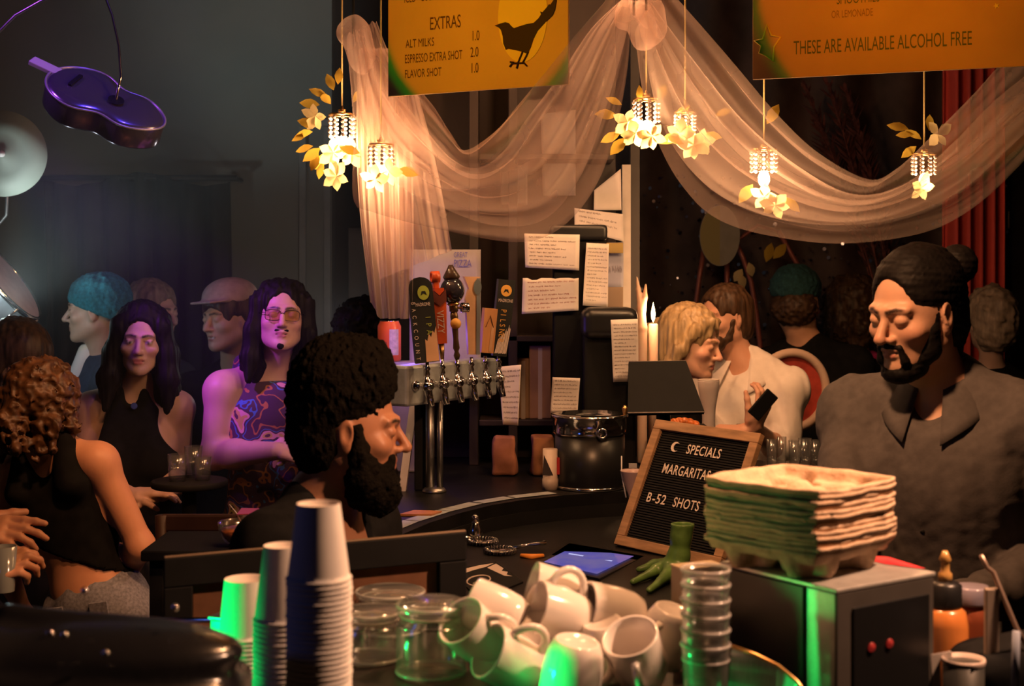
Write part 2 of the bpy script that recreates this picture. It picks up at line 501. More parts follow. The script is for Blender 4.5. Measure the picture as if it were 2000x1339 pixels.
def sdf_object(name, sdf, res, mats, parent=None, noise=None, cuts=(), inflate=0.0, base=None, tints=(), smooth=0):
    """base + tints: colours per vertex; tints = (SDF, colour, softness)"""
    v, f = sdf.mesh(res, noise, cuts, inflate)
    me = raw_mesh(name, v, f, mats)
    if base is not None:
        c = np.ones((len(v), 4), np.float32); c[:, :3] = base
        for prims, col, soft in tints:
            for p in prims.p:
                d = SDF.dist(p, v[:, 0], v[:, 1], v[:, 2])
                w = np.clip(0.5 - d / soft, 0, 1)[:, None]; w = w * w * (3 - 2 * w)
                c[:, :3] = c[:, :3] * (1 - w) + np.array(col, np.float32) * w
        at = me.attributes.new('tint', 'FLOAT_COLOR', 'POINT'); at.data.foreach_set('color', c.ravel())
    return link_mesh(name, me, parent)
# ------------------------------------------------------------------ the room
FLOOR_Z = 0.0
M_FLOOR = mat('floor_dark', (0.03, 0.026, 0.024), rough=0.5, var=0.3, vscale=3)
M_WALL = mat('wall_grey_green', (0.17, 0.18, 0.17), rough=0.85, var=0.12, vscale=2.0, bump=0.15, bscale=30)
M_WALLB = mat('wall_brown', (0.045, 0.032, 0.028), rough=0.8, var=0.3, vscale=3.0)
M_CEIL = mat('ceiling_black', (0.02, 0.02, 0.022), rough=0.9, var=0.2, vscale=4)
M_TRIMG = mat('trim_grey', (0.20, 0.21, 0.21), rough=0.7, var=0.1)
M_BLACKCLOTH = mat('black_drape', (0.022, 0.024, 0.026), rough=0.95, var=0.3, vscale=8)

def struct(name, mb, m, parent=None):
    o = mb.build(name, m, parent)
    o['kind'] = 'structure'
    return o
X0, X1, Y0, YB, ZC = -3.6, 3.6, -1.6, 7.4, 3.5
struct('floor', MB().box(((X0 + X1) / 2, (Y0 + YB) / 2, -.05), (X1 - X0, YB - Y0, .1)), M_FLOOR)
struct('ceiling', MB().box(((X0 + X1) / 2, (Y0 + YB) / 2, ZC + .05), (X1 - X0, YB - Y0, .1)), M_CEIL)
struct('wall_back', MB().box(((X0 + X1) / 2, YB + .05, ZC / 2), (X1 - X0, .1, ZC)), M_WALLB)
struct('wall_left', MB().box((X0 - .05, (Y0 + YB) / 2, ZC / 2), (.1, YB - Y0, ZC)), M_WALL)
struct('wall_right', MB().box((X1 + .05, (Y0 + YB) / 2, ZC / 2), (.1, YB - Y0, ZC)), M_WALLB)
struct('wall_front', MB().box(((X0 + X1) / 2, Y0 - .05, ZC / 2), (X1 - X0, .1, ZC)), M_CEIL)
# grey partition behind the crowd, a plain door beside the dark corner
DL = 6.6
xr = P(648, 0, DL).x
struct('wall_partition', MB().box(((X0 + xr) / 2, DL + .06, ZC / 2), (xr - X0, .12, ZC)), M_WALL)
for i, px in enumerate((592, 640)):
    struct('trim_%d' % (i + 1), MB().box((P(px, 0, DL).x, DL - .006, 1.25), (.03, .03, 2.5)), M_TRIMG)
struct('trim_3', MB().box((P(616, 0, DL).x, DL - .006, 2.52), (.145, .03, .03)), M_TRIMG)
# heavy black drape in front of the partition
def drape(u, v):
    x = P(82, 0, 6.4).x + (P(447, 0, 6.4).x - P(82, 0, 6.4).x) * u
    return Vector((x + .012 * math.sin(v * 5), 6.42 + .028 * math.sin(u * 46 + .6 * math.sin(v * 4)) + .012 * math.sin(u * 17), 2.245 - .03 * math.sin(u * 9) * (1 - v) - 2.22 * v))
dr = MB().grid(drape, 90, 14).build('black_drape', M_BLACKCLOTH)
sd = dr.modifiers.new('thick', 'SOLIDIFY'); sd.thickness = .006
tag(dr, 'heavy black drape hanging on the grey wall behind the crowd', 'drape')
rod = MB().tube([Vector((P(70, 0, 6.4).x, 6.42, 2.25)), Vector((P(460, 0, 6.4).x, 6.42, 2.25))], .014)
for px in (75, 455): rod.tube([Vector((P(px, 0, 6.4).x, 6.42, 2.25)), Vector((P(px, 0, 6.4).x, 6.602, 2.25))], .01)
tag(rod.build('curtain_rod', mat('rod_black', (.02, .02, .02), .5)), 'thin black rod that carries the black drape', 'curtain rod')

# glittering dark backdrop behind the right-hand half, with its sequins
M_BACK = mat('backdrop_brown', (0.055, 0.034, 0.032), rough=0.7, var=0.5, vscale=6, bump=0.3, bscale=20)
def bdrop(u, v):
    x = -.55 + 3.6 * u
    return Vector((x, 6.85 + .03 * math.sin(u * 70 + math.sin(v * 3)), 3.3 - 3.28 * v))
bk = MB().grid(bdrop, 160, 10).build('backdrop_curtain', M_BACK)
tag(bk, 'dark brown sequinned curtain across the back of the room', 'curtain')
rnd = random.Random(4); sq = MB()
for i in range(900):
    x = rnd.uniform(.2, 2.4); z = rnd.uniform(1.2, 2.3); c = Vector((x, 6.79 + rnd.uniform(-.02, .01), z)); r = rnd.uniform(.005, .011)
    R = Matrix.Rotation(rnd.uniform(-.9, .9), 3, 'X') @ Matrix.Rotation(rnd.uniform(-.9, .9), 3, 'Z')
    sq.add([c + R @ Vector((r * math.cos(a), 0, r * math.sin(a))) for a in [k * math.pi / 3 for k in range(6)]], [tuple(range(6))])
so = sq.build('sequins', mat('sequin', (0.6, 0.6, 0.75), rough=0.18, metal=1.0), bk); so['kind'] = 'stuff'
rodb = MB().tube([Vector((-.6, 6.85, 3.32)), Vector((3.1, 6.85, 3.32))], .02)
for x in (-.5, 1.2, 3.0): rodb.tube([Vector((x, 6.85, 3.32)), Vector((x, 6.85, ZC))], .012)
tag(rodb.build('backdrop_rod', mat('rod_black', (.02, .02, .02), .5)), 'long black rail under the ceiling carrying the sequinned curtain', 'curtain rod')
# pale post beside the papers
struct('trim_4', MB().box(Vector((P(1223, 0, 4.98).x, 4.98, P(0, 322, 4.98).z / 2)), (.030, .03, P(0, 322, 4.98).z)), mat('post_pale', (.62, .55, .5), .55, var=.08))
struct('trim_5', MB().box(Vector((P(1240, 0, 5.0).x, 5.01, ZC / 2)), (.032, .04, ZC)), mat('post_dark', (.06, .055, .055), .7))
# ------------------------------------------------------------------ people
SKIN = tint_mat('skin', rough=0.46, spec=0.4, sss=0.10, var=0.09, vscale=22, bump=0.06, bscale=140)
class Head:
    def __init__(s, c, yaw=0, pitch=0, roll=0, k=1.0):
        """yaw 0 looks at the camera, +90 to image right; pitch > 0 looks down; roll > 0 tilts clockwise in the picture"""
        s.c = Vector(c); s.k = k
        a = math.radians(yaw)
        R0 = frame_R(Vector((math.cos(a), math.sin(a), 0)), Vector((math.sin(a), -math.cos(a), 0)), Vector((0, 0, 1)))
        # local: x = side (image right when facing camera), y = forward, z = up  (left-handed frame is mirrored below)
        s.x = R0.col[0].copy(); s.y = R0.col[1].copy(); s.z = Vector((0, 0, 1))
        if pitch:
            q = math.radians(pitch); s.y, s.z = s.y * math.cos(q) - s.z * math.sin(q), s.z * math.cos(q) + s.y * math.sin(q)
        if roll:
            q = math.radians(roll); s.x, s.z = s.x * math.cos(q) - s.z * math.sin(q), s.z * math.cos(q) + s.x * math.sin(q)
        s.R = frame_R(s.x, s.y, s.z)
    def __call__(s, x, y, z): return s.c + (s.x * x + s.y * y + s.z * z) * s.k
    def r(s, *q): return [v * s.k for v in q] if len(q) > 1 else q[0] * s.k

def head_prims(h, jaw=1.0, nose=1.0, fem=False, brow=1.0, ears=True, eyes='open', mouth='closed'):
    S = SDF(); k = h.k; R = h.R
    S.ell(h(0, -.018, .040), h.r(.076, .096, .082), R, .02 * k)
    S.ell(h(0, .004, -.01), h.r(.070, .080, .078), R, .03 * k)
    S.ell(h(0, .032, -.045), h.r(.054 * jaw, .056, .068), R, .025 * k)
    S.cone(h(-.050 * jaw, .0, -.060), h(-.016, .068, -.094), .017 * k, .016 * k, .03 * k)
    S.cone(h(.050 * jaw, .0, -.060), h(.016, .068, -.094), .017 * k, .016 * k, .03 * k)
    S.ell(h(0, .077, -.097), h.r(.018, .016, .017), R, .016 * k)
    for q in (-1, 1):
        S.ell(h(q * .042, .062, -.024), h.r(.022, .020, .018), R, .02 * k)
        S.cone(h(q * .012, .088, .024), h(q * .042, .074, .023), .010 * k * brow, .009 * k * brow, .014 * k)
        S.ell(h(q * .031, .097, .004), h.r(.017, .014, .010), R, .010 * k, '-')
        S.ell(h(q * .031, .077, .003), h.r(.0145, .0145, .0125), R, .003 * k)
        if eyes != 'open': S.ell(h(q * .031, .0775, .004), h.r(.0155, .0142, .0118), R, .004 * k)
        else: S.cone(h(q * .018, .0885, .0095), h(q * .044, .081, .0085), .0032 * k, .003 * k, .003 * k)
        if ears:
            Re = R @ Matrix.Rotation(q * math.radians(-20), 3, 'Z')
            S.ell(h(q * .077, -.006, -.004), h.r(.008, .019, .032), Re, .006 * k)
            S.ell(h(q * .075, -.002, -.030), h.r(.007, .010, .012), Re, .006 * k)
            S.ell(h(q * .087, -.001, .0), h.r(.008, .011, .019), Re, .004 * k, '-')
    n = nose
    S.cone(h(0, .086, .014), h(0, .086 + .026 * n, -.028), .0075 * k, .0105 * k, .010 * k)
    S.ell(h(0, .086 + .024 * n, -.031), h.r(.0115, .0105, .0095), R, .006 * k)
    for q in (-1, 1):
        S.ell(h(q * .0115 * n, .096, -.034), h.r(.0085, .011, .0075), R, .006 * k)
        S.ell(h(q * .006, .101, -.0425), h.r(.0035, .005, .004), R, .003 * k, '-')
    lw = 1.15 if fem else 1.0
    S.ell(h(0, .079, -.058), h.r(.026, .016, .018), R, .012 * k)
    S.cone(h(-.017, .0865, -.0575), h(.017, .0865, -.0575), .0050 * k * lw, .0050 * k * lw, .005 * k)
    S.ell(h(0, .0925, -.0565), h.r(.010, .005 * lw, .005 * lw), R, .005 * k)
    S.ell(h(0, .0910, -.0690), h.r(.016, .0058 * lw, .0062 * lw), R, .005 * k)
    S.cone(h(-.022, .0865, -.0625), h(0, .0990, -.0632), .0018 * k, .0018 * k, .003 * k, '-')
    S.cone(h(.022, .0865, -.0625), h(0, .0990, -.0632), .0018 * k, .0018 * k, .003 * k, '-')
    return S
def face_tints(h, lip=(.42, .17, .14), dark=(.02, .012, .01), white=(.5, .47, .43), brow=(.02, .014, .01), eyes='open', look=(0, 0), blush=None, socket=None):
    k = h.k; T = []; R = h.R
    if blush is not None:
        B = SDF()
        for q in (-1, 1): B.ell(h(q * .043, .066, -.03), h.r(.022, .02, .018), R)
        B.ell(h(0, .112, -.03), h.r(.012, .014, .012), R); T.append((B, blush, .03 * k))
    if socket is not None:
        B = SDF()
        for q in (-1, 1): B.ell(h(q * .031, .085, .004), h.r(.018, .016, .010), R)
        T.append((B, socket, .012 * k))
    L = SDF(); L.ell(h(0, .094, -.0600), h.r(.0205, .014, .0065), R); L.ell(h(0, .094, -.0680), h.r(.0165, .014, .0070), R); T.append((L, lip, .004 * k))
    C = SDF(); C.cone(h(-.020, .090, -.0630), h(.020, .090, -.0630), .0016 * k, .0016 * k); T.append((C, dark, .003 * k))
    D = SDF()
    if eyes == 'open':
        W = SDF(); I = SDF()
        for q in (-1, 1):
            W.ell(h(q * .031, .091, .0015), h.r(.0120, .010, .0046), R)
            I.ell(h(q * .031 + look[0], .0925, .0015 + look[1]), h.r(.0052, .008, .0055), R)
            D.cone(h(q * .018, .0915, .0060), h(q * .044, .084, .0055), .0016 * k, .0018 * k)
        T += [(W, white, .002 * k), (I, dark, .0025 * k)]
    else:
        for q in (-1, 1): D.chain([h(q * .018, .092, -.0050), h(q * .031, .0945, -.0085), h(q * .045, .084, -.0050)], [.0016 * k, .0022 * k, .0018 * k])
    T.append((D, dark, .003 * k))
    B = SDF()
    for q in (-1, 1): B.chain([h(q * .012, .098, .0225), h(q * .030, .092, .0275), h(q * .051, .074, .0215)], [.0042 * k, .0046 * k, .002 * k])
    T.append((B, brow, .005 * k))
    return T

class Body:
    """torso + arms as primitives; all lengths in metres"""
    def __init__(s, head, neck, yaw=0, lean=(0, 0, 1), sw=.175, fem=False, arms=None, girth=1.0, pelvis=None, armr=1.0):
        s.h = head; s.N = Vector(neck); a = math.radians(yaw)
        s.r = Vector((math.cos(a), math.sin(a), 0)); s.u = nrm(lean)
        f0 = Vector((math.sin(a), -math.cos(a), 0)); s.f = (f0 - s.u * f0.dot(s.u)).normalized()
        s.r = (s.r - s.u * s.r.dot(s.u)).normalized()
        s.R = frame_R(s.r, s.f, s.u); s.sw = sw; s.g = girth; s.fem = fem
        s.pel = Vector(pelvis) if pelvis is not None else s.at(0, 0, -.55)
        s.sh = {-1: s.at(-sw, 0, -.055), 1: s.at(sw, 0, -.055)}
        s.arms = {}
        arms = arms or {}
        for q in (-1, 1):
            if q in arms: s.arms[q] = [s.sh[q], Vector(arms[q][0]), Vector(arms[q][1])]
            else:
                e = s.sh[q] + s.r * q * .05 - Vector((0, 0, .29)); s.arms[q] = [s.sh[q], e, e + s.f * .06 - Vector((0, 0, .25))]
        s.ar = armr
    def at(s, x, y, z): return s.N + s.r * x + s.f * y + s.u * z
    def neck(s, S, nr=.048):
        h = s.h
        S.cone(h(0, -.022, -.045), s.at(0, .0, -.02), nr * h.k, nr * 1.08, .03)
        return S
    def torso(s, S, i=0.0, k=.05, shoulders=True):
        g = s.g; sw = s.sw
        for q in (-1, 1):
            if shoulders:
                S.cone(s.at(0, -.015, .02), s.at(q * sw * .86, -.005, -.040), .050 + i, .048 + i, k)
        S.ell(s.at(0, .018, -.19), (sw * .98 + i, .110 * g + i, .175 + i), s.R, k)
        mid = s.at(0, .01, -.37)
        mid = mid.lerp(s.pel + s.u * .17, .5)
        S.ell(mid, (sw * .80 * g + i, .098 * g + i, .17 + i), s.R, k)
        S.ell(s.pel, (sw * (1.0 if s.fem else .92) * g + i, .115 * g + i, .13 + i), s.R, k)
        if s.fem:
            for q in (-1, 1): S.ell(s.at(q * .070, .092, -.225), (.062 + i, .058 + i, .060 + i), s.R, .03)
        return S
    def arm(s, S, q, i=0.0, to=2.0, k=.03):
        """to: 1.0 = elbow, 2.0 = wrist"""
        A, E, W = s.arms[q]; a = s.ar
        S.ell(A, .056 * a + i, None, .04)
        e = A.lerp(E, min(to, 1.0)); r1 = (.050 + (.040 - .050) * min(to, 1)) * a
        S.cone(A, e, .052 * a + i, r1 + i, k)
        if to > 1:
            w = E.lerp(W, to - 1); mid = E.lerp(W, min(.35, to - 1))
            S.cone(E, mid, .040 * a + i, .042 * a + i, k)
            if to - 1 > .35: S.cone(mid, w, .042 * a + i, (.042 + (.027 - .042) * (to - 1 - .35) / .65) * a + i, k)
        return S
    def trousers(s, parent, m, name='trousers', spread=.10, floor=0.0):
        T = SDF(); p = s.pel
        T.ell(p, (s.sw * s.g + .012, .125 * s.g, .13), s.R, .05)
        for q in (-1, 1):
            hip = p + s.r * q * .085 - s.u * .06
            ft = Vector((hip.x, hip.y, floor + .05)) + s.r * q * spread * .3
            kn = hip.lerp(ft, .5) + s.f * .02
            T.cone(hip, kn, .095, .068, .04); T.cone(kn, ft, .068, .052, .04)
            T.cone(ft, ft + s.f * .15 + Vector((0, 0, -.012)), .045, .036, .03)
        return sdf_object(name, T, .014, m, parent, noise=wavy(.004, 40, seed=3), cuts=[((0, 0, floor + .003), (0, 0, -1))])

def hand_prims(S, W, d, n, side, curl=(.3, .35, .4, .45), thumb=(.6, .3), k=1.0, spread=.06):
    """W wrist, d direction of the fingers, n the way the palm faces, side: direction of the thumb (unit, in the palm plane)"""
    W = Vector(W); d = nrm(d); n = Vector(n); n = (n - d * n.dot(d)).normalized(); t = Vector(side); t = (t - d * t.dot(d) - n * t.dot(n)).normalized()
    K = k
    for o in (-.026, -.009, .009, .026):
        S.cone(W + t * o * .7 * K + d * .012 * K, W + (d * .085 + t * o) * K, .015 * K, .0125 * K, .012 * K)
    lens = [(.041, .025, .020), (.046, .029, .021), (.043, .027, .020), (.033, .020, .018)]
    for i, o in enumerate((.029, .010, -.010, -.029)):
        b = W + (d * (.088 - abs(i - 1) * .004) + t * o) * K
        dd = (d + t * o * spread * 10).normalized(); c = curl[i]; p = b; pts = [b]; ang = c * .9
        for L in lens[i]:
            v = dd * math.cos(ang) + n * math.sin(ang); p = p + v * L * K; pts.append(p); ang += c * 1.15
        S.chain(pts, [.0100 * K, .0090 * K, .0082 * K, .0068 * K], .004 * K)
    b = W + (d * .022 + t * .030 + n * .006) * K
    a, c = thumb
    v1 = (d * math.cos(a) + t * math.sin(a) + n * .25).normalized(); p1 = b + v1 * .042 * K
    v2 = (v1 + n * c + d * .25).normalized(); p2 = p1 + v2 * .032 * K
    v3 = (v2 + n * c + d * .2).normalized(); p3 = p2 + v3 * .026 * K
    S.chain([W + d * .02 * K + t * .012 * K, b, p1, p2, p3], [.016 * K, .0155 * K, .0125 * K, .0105 * K, .008 * K], .006 * K)
    return S
C_BLACK = mat('cloth_black', (.007, .007, .0075), rough=.95, spec=.12, var=.3, vscale=30)
# ------------------------------------------------------------------ the bar
M_BLACKTOP = mat('bar_black', (.007, .007, .0075), rough=.42, spec=.3, var=.3, vscale=12, bump=.05, bscale=60)
M_BLACK = mat('plastic_black', (.012, .012, .013), rough=.35)
M_BLACKM = mat('plastic_black_matt', (.006, .006, .0065), rough=.75, spec=.25, var=.2)
M_CHROME = mat('chrome', (.75, .73, .72), rough=.12, metal=1.0)
M_STEEL = mat('brushed_steel', (.42, .42, .42), rough=.38, metal=1.0, var=.15, vscale=60, stretch=(1, 12, 1))
M_STEELD = mat('dull_zinc', (.50, .55, .58), rough=.5, metal=.6, var=.2, vscale=30)
M_WOODL = mat('wood_frame', (.42, .25, .13), rough=.55, var=.3, vscale=14, stretch=(1, 1, 6), bump=.05)
M_PAPER = mat('paper', (.74, .66, .62), rough=.8, var=.08, vscale=12)
M_PAPERB = mat('paper_blue_grey', (.45, .45, .55), rough=.8, var=.08, vscale=12)
M_INK = mat('ink', (.10, .06, .07), rough=.8)
M_INKR = mat('ink_red', (.35, .06, .06), rough=.8)
Z_LED, Z_CTR, Z_MACH = 1.17, 1.10, 1.19

def slab(name, outline, z, th, m, label=None, cat=None, body_to=None, body_m=None, inset=.04):
    """worktop from a plan outline, on a carcass that reaches the floor"""
    if body_to is None:
        o = MB().prism([(a, b) for a, b in outline], (0, 0, z), (1, 0, 0), (0, 1, 0), th).build(name, m)
        return tag(o, label, cat)
    c = Vector((sum(a for a, b in outline) / len(outline), sum(b for a, b in outline) / len(outline)))
    root = empty(name, (c.x, c.y, 0), label, cat)
    MB().prism(outline, (0, 0, z), (1, 0, 0), (0, 1, 0), th).build('worktop', m, root)
    inn = [(a + (c.x - a) * inset, b + (c.y - b) * inset) for a, b in outline]
    MB().prism(inn, (0, 0, z - th), (1, 0, 0), (0, 1, 0), z - th - body_to).build('carcass', body_m or M_BLACKM, root)
    return root
# raised ledge with the taps: its front edge curves away to the right
edge = [onz(px, py, Z_LED) for px, py in ((700, 1083), (745, 1060), (790, 1041), (840, 1020), (900, 1001), (960, 986), (1020, 976), (1100, 967), (1180, 961), (1260, 957), (1400, 950), (1560, 944))]
out = [(p.x, p.y) for p in edge] + [(1.02, 4.35), (1.02, 4.80), (.3, 4.96), (-.54, 4.96), (-.54, 3.5)]
slab('tap_ledge', out, Z_LED, .035, M_BLACKTOP, 'black curved bar ledge carrying the beer taps and coffee urn', 'bar', 0.0)
# steel strip along the ledge front
st = MB()
for i in range(2, 7):
    a, b2 = edge[i], edge[i + 1]; t = (b2 - a).normalized(); n = Vector((-t.y, t.x, 0))
    st.add([a + n * .03, b2 + n * .03, b2 + n * .075, a + n * .075], [(0, 1, 2, 3)])
for v in st.v: v.z = Z_LED + .002
tag(st.build('drip_strip', M_STEELD), 'grey metal strip along the front of the bar ledge', 'metal strip')
# lower counter
ctr = [(-.14, 2.62), (.52, 2.62), (.66, 3.05), (.66, 3.62)] + [(p.x, p.y - .012) for p in reversed(edge[4:10])] + [(-.14, 3.60)]
slab('prep_counter', ctr, Z_CTR, .04, M_BLACKTOP, 'black prep counter behind the pile of mugs', 'counter', 0.0)

# ---- beer tap tower
TB = P(808, 790, 4.0); TE = P(958, 772, 4.34)   # lower front edge of the T-bar
td = (Vector((TE.x, TE.y, 0)) - Vector((TB.x, TB.y, 0))).normalized(); tn = Vector((td.y, -td.x, 0))
TL = (Vector((TE.x, TE.y, 0)) - Vector((TB.x, TB.y, 0))).length; zt = (TB.z + TE.z) / 2
cc = P(848, 780, 4.12)
tower = empty('beer_tap_tower', (cc.x, cc.y, Z_LED), 'steel tower with six beer faucets on the bar ledge', 'beer tap')
Rt = frame_R(td, -tn, Vector((0, 0, 1)))
mid = (TB + TE) / 2; mid.z = zt
MB().box(mid + Vector((0, 0, .055)) - tn * .035, (TL + .07, .075, .115), Rt, bev=.008).build('crossbar', M_STEELD, tower)
for off, r in ((-.012, .013), (.017, .009)):  # two slim tubes stand for the highlights on one thick column
    MB().lathe([(r, Z_LED + .012), (r, zt + .01)], (cc.x + off, cc.y - .0, 0), 20).build('column', M_STEEL, tower)
MB().lathe([(.034, Z_LED), (.036, Z_LED + .004), (.030, Z_LED + .012), (.02, Z_LED + .016)], (cc.x, cc.y, 0), 24).build('base_flange', M_STEEL, tower)
MB().box((cc.x - .035, cc.y + .05, (Z_LED + zt) / 2), (.05, .05, zt - Z_LED), bev=.004).build('column_shaded_side', M_BLACKM, tower)  # black box stands for the shaded side of that column
TAPS = []
for i in range(6):
    p = TB.lerp(TE, (i + .02) / 5.35); p.z = zt
    f = MB(); o = p + tn * .004 + Vector((0, 0, .055))
    f.lathe([(.016, 0), (.016, .006), (.010, .010), (.010, .035), (.015, .038), (.015, .052), (.008, .060)], o, 14, tn.to_track_quat('Z', 'Y').to_matrix())
    q = o + tn * .042
    f.tube([q + Vector((0, 0, .028)), q + Vector((0, 0, .005)), q + tn * .006 + Vector((0, 0, -.02)), q + tn * .016 + Vector((0, 0, -.056))], [.008, .013, .011, .009], 12)
    f.ball(q, .0165, 12)
    fo = f.build('faucet', M_CHROME, tower)
    TAPS.append(q + Vector((0, 0, .028)))
    MB().lathe([(.006, 0), (.009, .006), (.006, .016), (.010, .022), (.005, .03), (.005, .044)], TAPS[-1], 12).build('collar', M_CHROME, fo)
def handle(i, top_px, label, tilt=0):
    base = TAPS[i] + Vector((0, 0, .04))
    tp = P(top_px[0], top_px[1], base.y)
    u = (tp - base); L = u.length; u = u / L
    # the flat face of a paddle looks at the camera with a small turn
    n0 = Vector((.30, -1, 0)).normalized(); r = u.cross(n0).normalized(); n = r.cross(u)
    root = empty('tap_handle', base, label); adopt(root, tower)
    return root, base, u, r, n, L
def paddle(root, base, u, r, outline, th, m, name='paddle', off=0.0, n=None):
    # outline (a across, b up)
    nn = r.cross(u).normalized()
    return MB().prism(outline, base + nn * (th / 2 + off), r, u, th, 0).build(name, m, root)
M_PBLK = mat('paddle_black', (.018, .020, .020), .45); M_PORG = mat('paddle_orange', (.62, .10, .025), .4, var=.1)
M_PTAN = mat('paddle_tan', (.70, .42, .24), .5, var=.12, vscale=20); M_PWOOD = mat('paddle_wood', (.62, .30, .12), .55, var=.2, vscale=18, stretch=(1, 1, .2))
M_PGRN = mat('print_green', (.35, .42, .06), .5); M_PGOLD = mat('print_gold', (.75, .40, .08), .5); M_PWHT = mat('print_white', (.75, .62, .55), .6)
s = PXM(4.05)
def tilt_frame(i, top): 
    return handle(i, *top)
# 1 black paddle with rounded top and cream brush stroke
root, base, u, r, n, L = handle(0, (818, 541), 'black rounded tap paddle with white side lettering and green badge')
w = .034
arch = [(-w, .0), (w, .0), (w, L - .03)] + [(w * math.cos(a), L - .03 + .03 * math.sin(a)) for a in [k * math.pi / 8 for k in range(1, 8)]] + [(-w, L - .03)]
paddle(root, base, u, r, arch, .022, M_PBLK); nn = r.cross(u)
F0 = base + nn * .0225
paddle(root, base, u, r, [(-.004, .002), (w - .001, .002), (w - .001, .100), (.026, .080), (.022, .088), (.016, .070), (.010, .080), (.004, .060), (-.002, .066)], .001, M_PTAN, 'brush_stroke', .0115)
MB().lathe([(.0, 0), (.017, 0), (.017, .0012)], F0 - nn * .0112 + u * (L - .045) + r * .006, 20, frame_R(r, u * 1.2, nn)).build('badge', M_PGRN, root)
MB().prism([(-.005, 0), (.005, 0), (.009, -.012), (.0, -.006), (-.009, -.012)], F0 - nn * .0095 + u * (L - .040) + r * .006, r, u, .0006).build('badge_mark', M_PBLK, root)
text_mesh('lettering', 'MADRONE', base + nn * .0113 + u * (L - .082) - r * .020, r, u, .010, M_PWHT, root, .62, .0005)
def vtext(root, body, x, ytop, h, m, step, sx=1.0):
    for k, ch in enumerate(body):
        if ch == ' ': continue
        text_mesh('lettering', ch, base + nn * .0113 + u * (ytop - k * step) + r * x, -u, r, h, m, root, sx, .0006, 'CENTER')
vtext(root, 'BACKCOUNTY', -.032, L - .072, .012, M_PWHT, .0195, .8)
vtext(root, 'IPA', .005, L - .115, .016, M_PGRN, .021, .9)
# 2 orange square paddle
root, base, u, r, n, L = handle(1, (853, 527), 'slim orange tap paddle lettered in white with dark red chevron')
nn = r.cross(u); w = .019
paddle(root, base, u, r, [(-.012, .05), (.014, .05), (w, L * .62), (w, L * .72), (-w, L * .72), (-w, L * .62)], .026, M_PORG)
paddle(root, base, u, r, [(-w - .001, L * .66), (0, L * .60), (w + .001, L * .66), (w + .001, L * .78), (0, L * .71), (-w - .001, L * .78)], .030, mat('paddle_dark_red', (.13, .03, .02), .5), 'chevron')
paddle(root, base, u, r, [(-.014, L * .77), (.0, L * .72), (.014, L * .77), (.014, L * .80), (-.014, L * .80)], .031, mat('paddle_red', (.60, .08, .02), .4), 'arrow')
hd = MB(); hd.lathe([(.012, -.012), (.017, -.012), (.017, .012), (.012, .012), (.012, -.012)], base + u * (L - .02) - r * .006, 20, frame_R(u, nn, r), cap=False).box(base + u * (L - .03) - r * .006, (.018, .02, .05), frame_R(r, nn, u), bev=.004); hd.build('ring_head', M_PORG, root)
MB().lathe([(.0045, 0), (.007, .02), (.009, .052)], base, 10, frame_R(r, nn, u)).build('ferrule', mat('brass', (.75, .45, .18), .3, 1.0), root)
text_mesh('lettering', 'VIZZY', base + nn * .0133 + u * (L * .555) - r * .011, -u, r, .0215, M_PWHT, root, .80, .0006)
bpy.context.view_layer.update()
# 3 ornate handle with dark globe
root, base, u, r, n, L = handle(2, (880, 517), 'ornate tap handle with dark glossy globe and moon rings')
nn = r.cross(u); Rh = frame_R(r, u.cross(r), u)
MB().lathe([(.006, 0), (.010, .012), (.006, .024), (.010, .034), (.008, .06), (.010, .10), (.012, .125), (.010, .14)], base, 14, Rh).build('stem', mat('bronze_dark', (.16, .10, .05), .4, .8), root)
for k, (hh, rr, m) in enumerate(((.105, .016, M_PGOLD), (.150, .013, mat('bronze_dark', (.16, .10, .05), .4, .8)), (.185, .014, mat('bronze_dark', (.16, .10, .05), .4, .8)), (.212, .015, mat('moon_grey', (.30, .27, .24), .5)))):
    if k == 0: MB().lathe([(0, 0), (rr, 0), (rr, .004), (0, .004)], base + u * hh + nn * .010, 18, frame_R(r, u, nn)).build('moon_disc', m, root)
    else: MB().lathe([(.006, -.015), (rr, -.009), (rr, .009), (.006, .015)], base + u * hh, 14, Rh).build('bead', m, root)
MB().tube([base + u * .203 + nn * .016 + (r * math.cos(a) + u * math.sin(a)) * .015 for a in [math.pi + k * math.pi / 8 for k in range(9)]], [.001, .002, .003, .0036, .004, .0036, .003, .002, .001], 8).build('crescent', M_PGOLD, root)
MB().ball(base + u * (L - .075), (.036, .036, .040), 24).build('globe', mat('globe_dark', (.03, .028, .04), .08, coat=.6), root)
MB().lathe([(.02, 0), (.026, .01), (.014, .03), (.006, .045)], base + u * (L - .045), 16, Rh).build('globe_cap', mat('globe_cap', (.05, .03, .02), .3), root)
MB().lathe([(.014, 0), (.020, .005), (.014, .010)], base + u * (L - .120), 16, Rh).build('globe_seat', mat('brass', (.75, .45, .18), .3, 1.0), root)
MB().lathe([(.013, -.012), (.015, -.010), (.015, .010), (.013, .012)], base + u * .150 + r * .034, 18, frame_R(u, nn, r)).build('side_knob', M_CHROME, root)
MB().tube([base + u * .150, base + u * .150 + r * .024], .004, 8).build('knob_stem', M_CHROME, root)
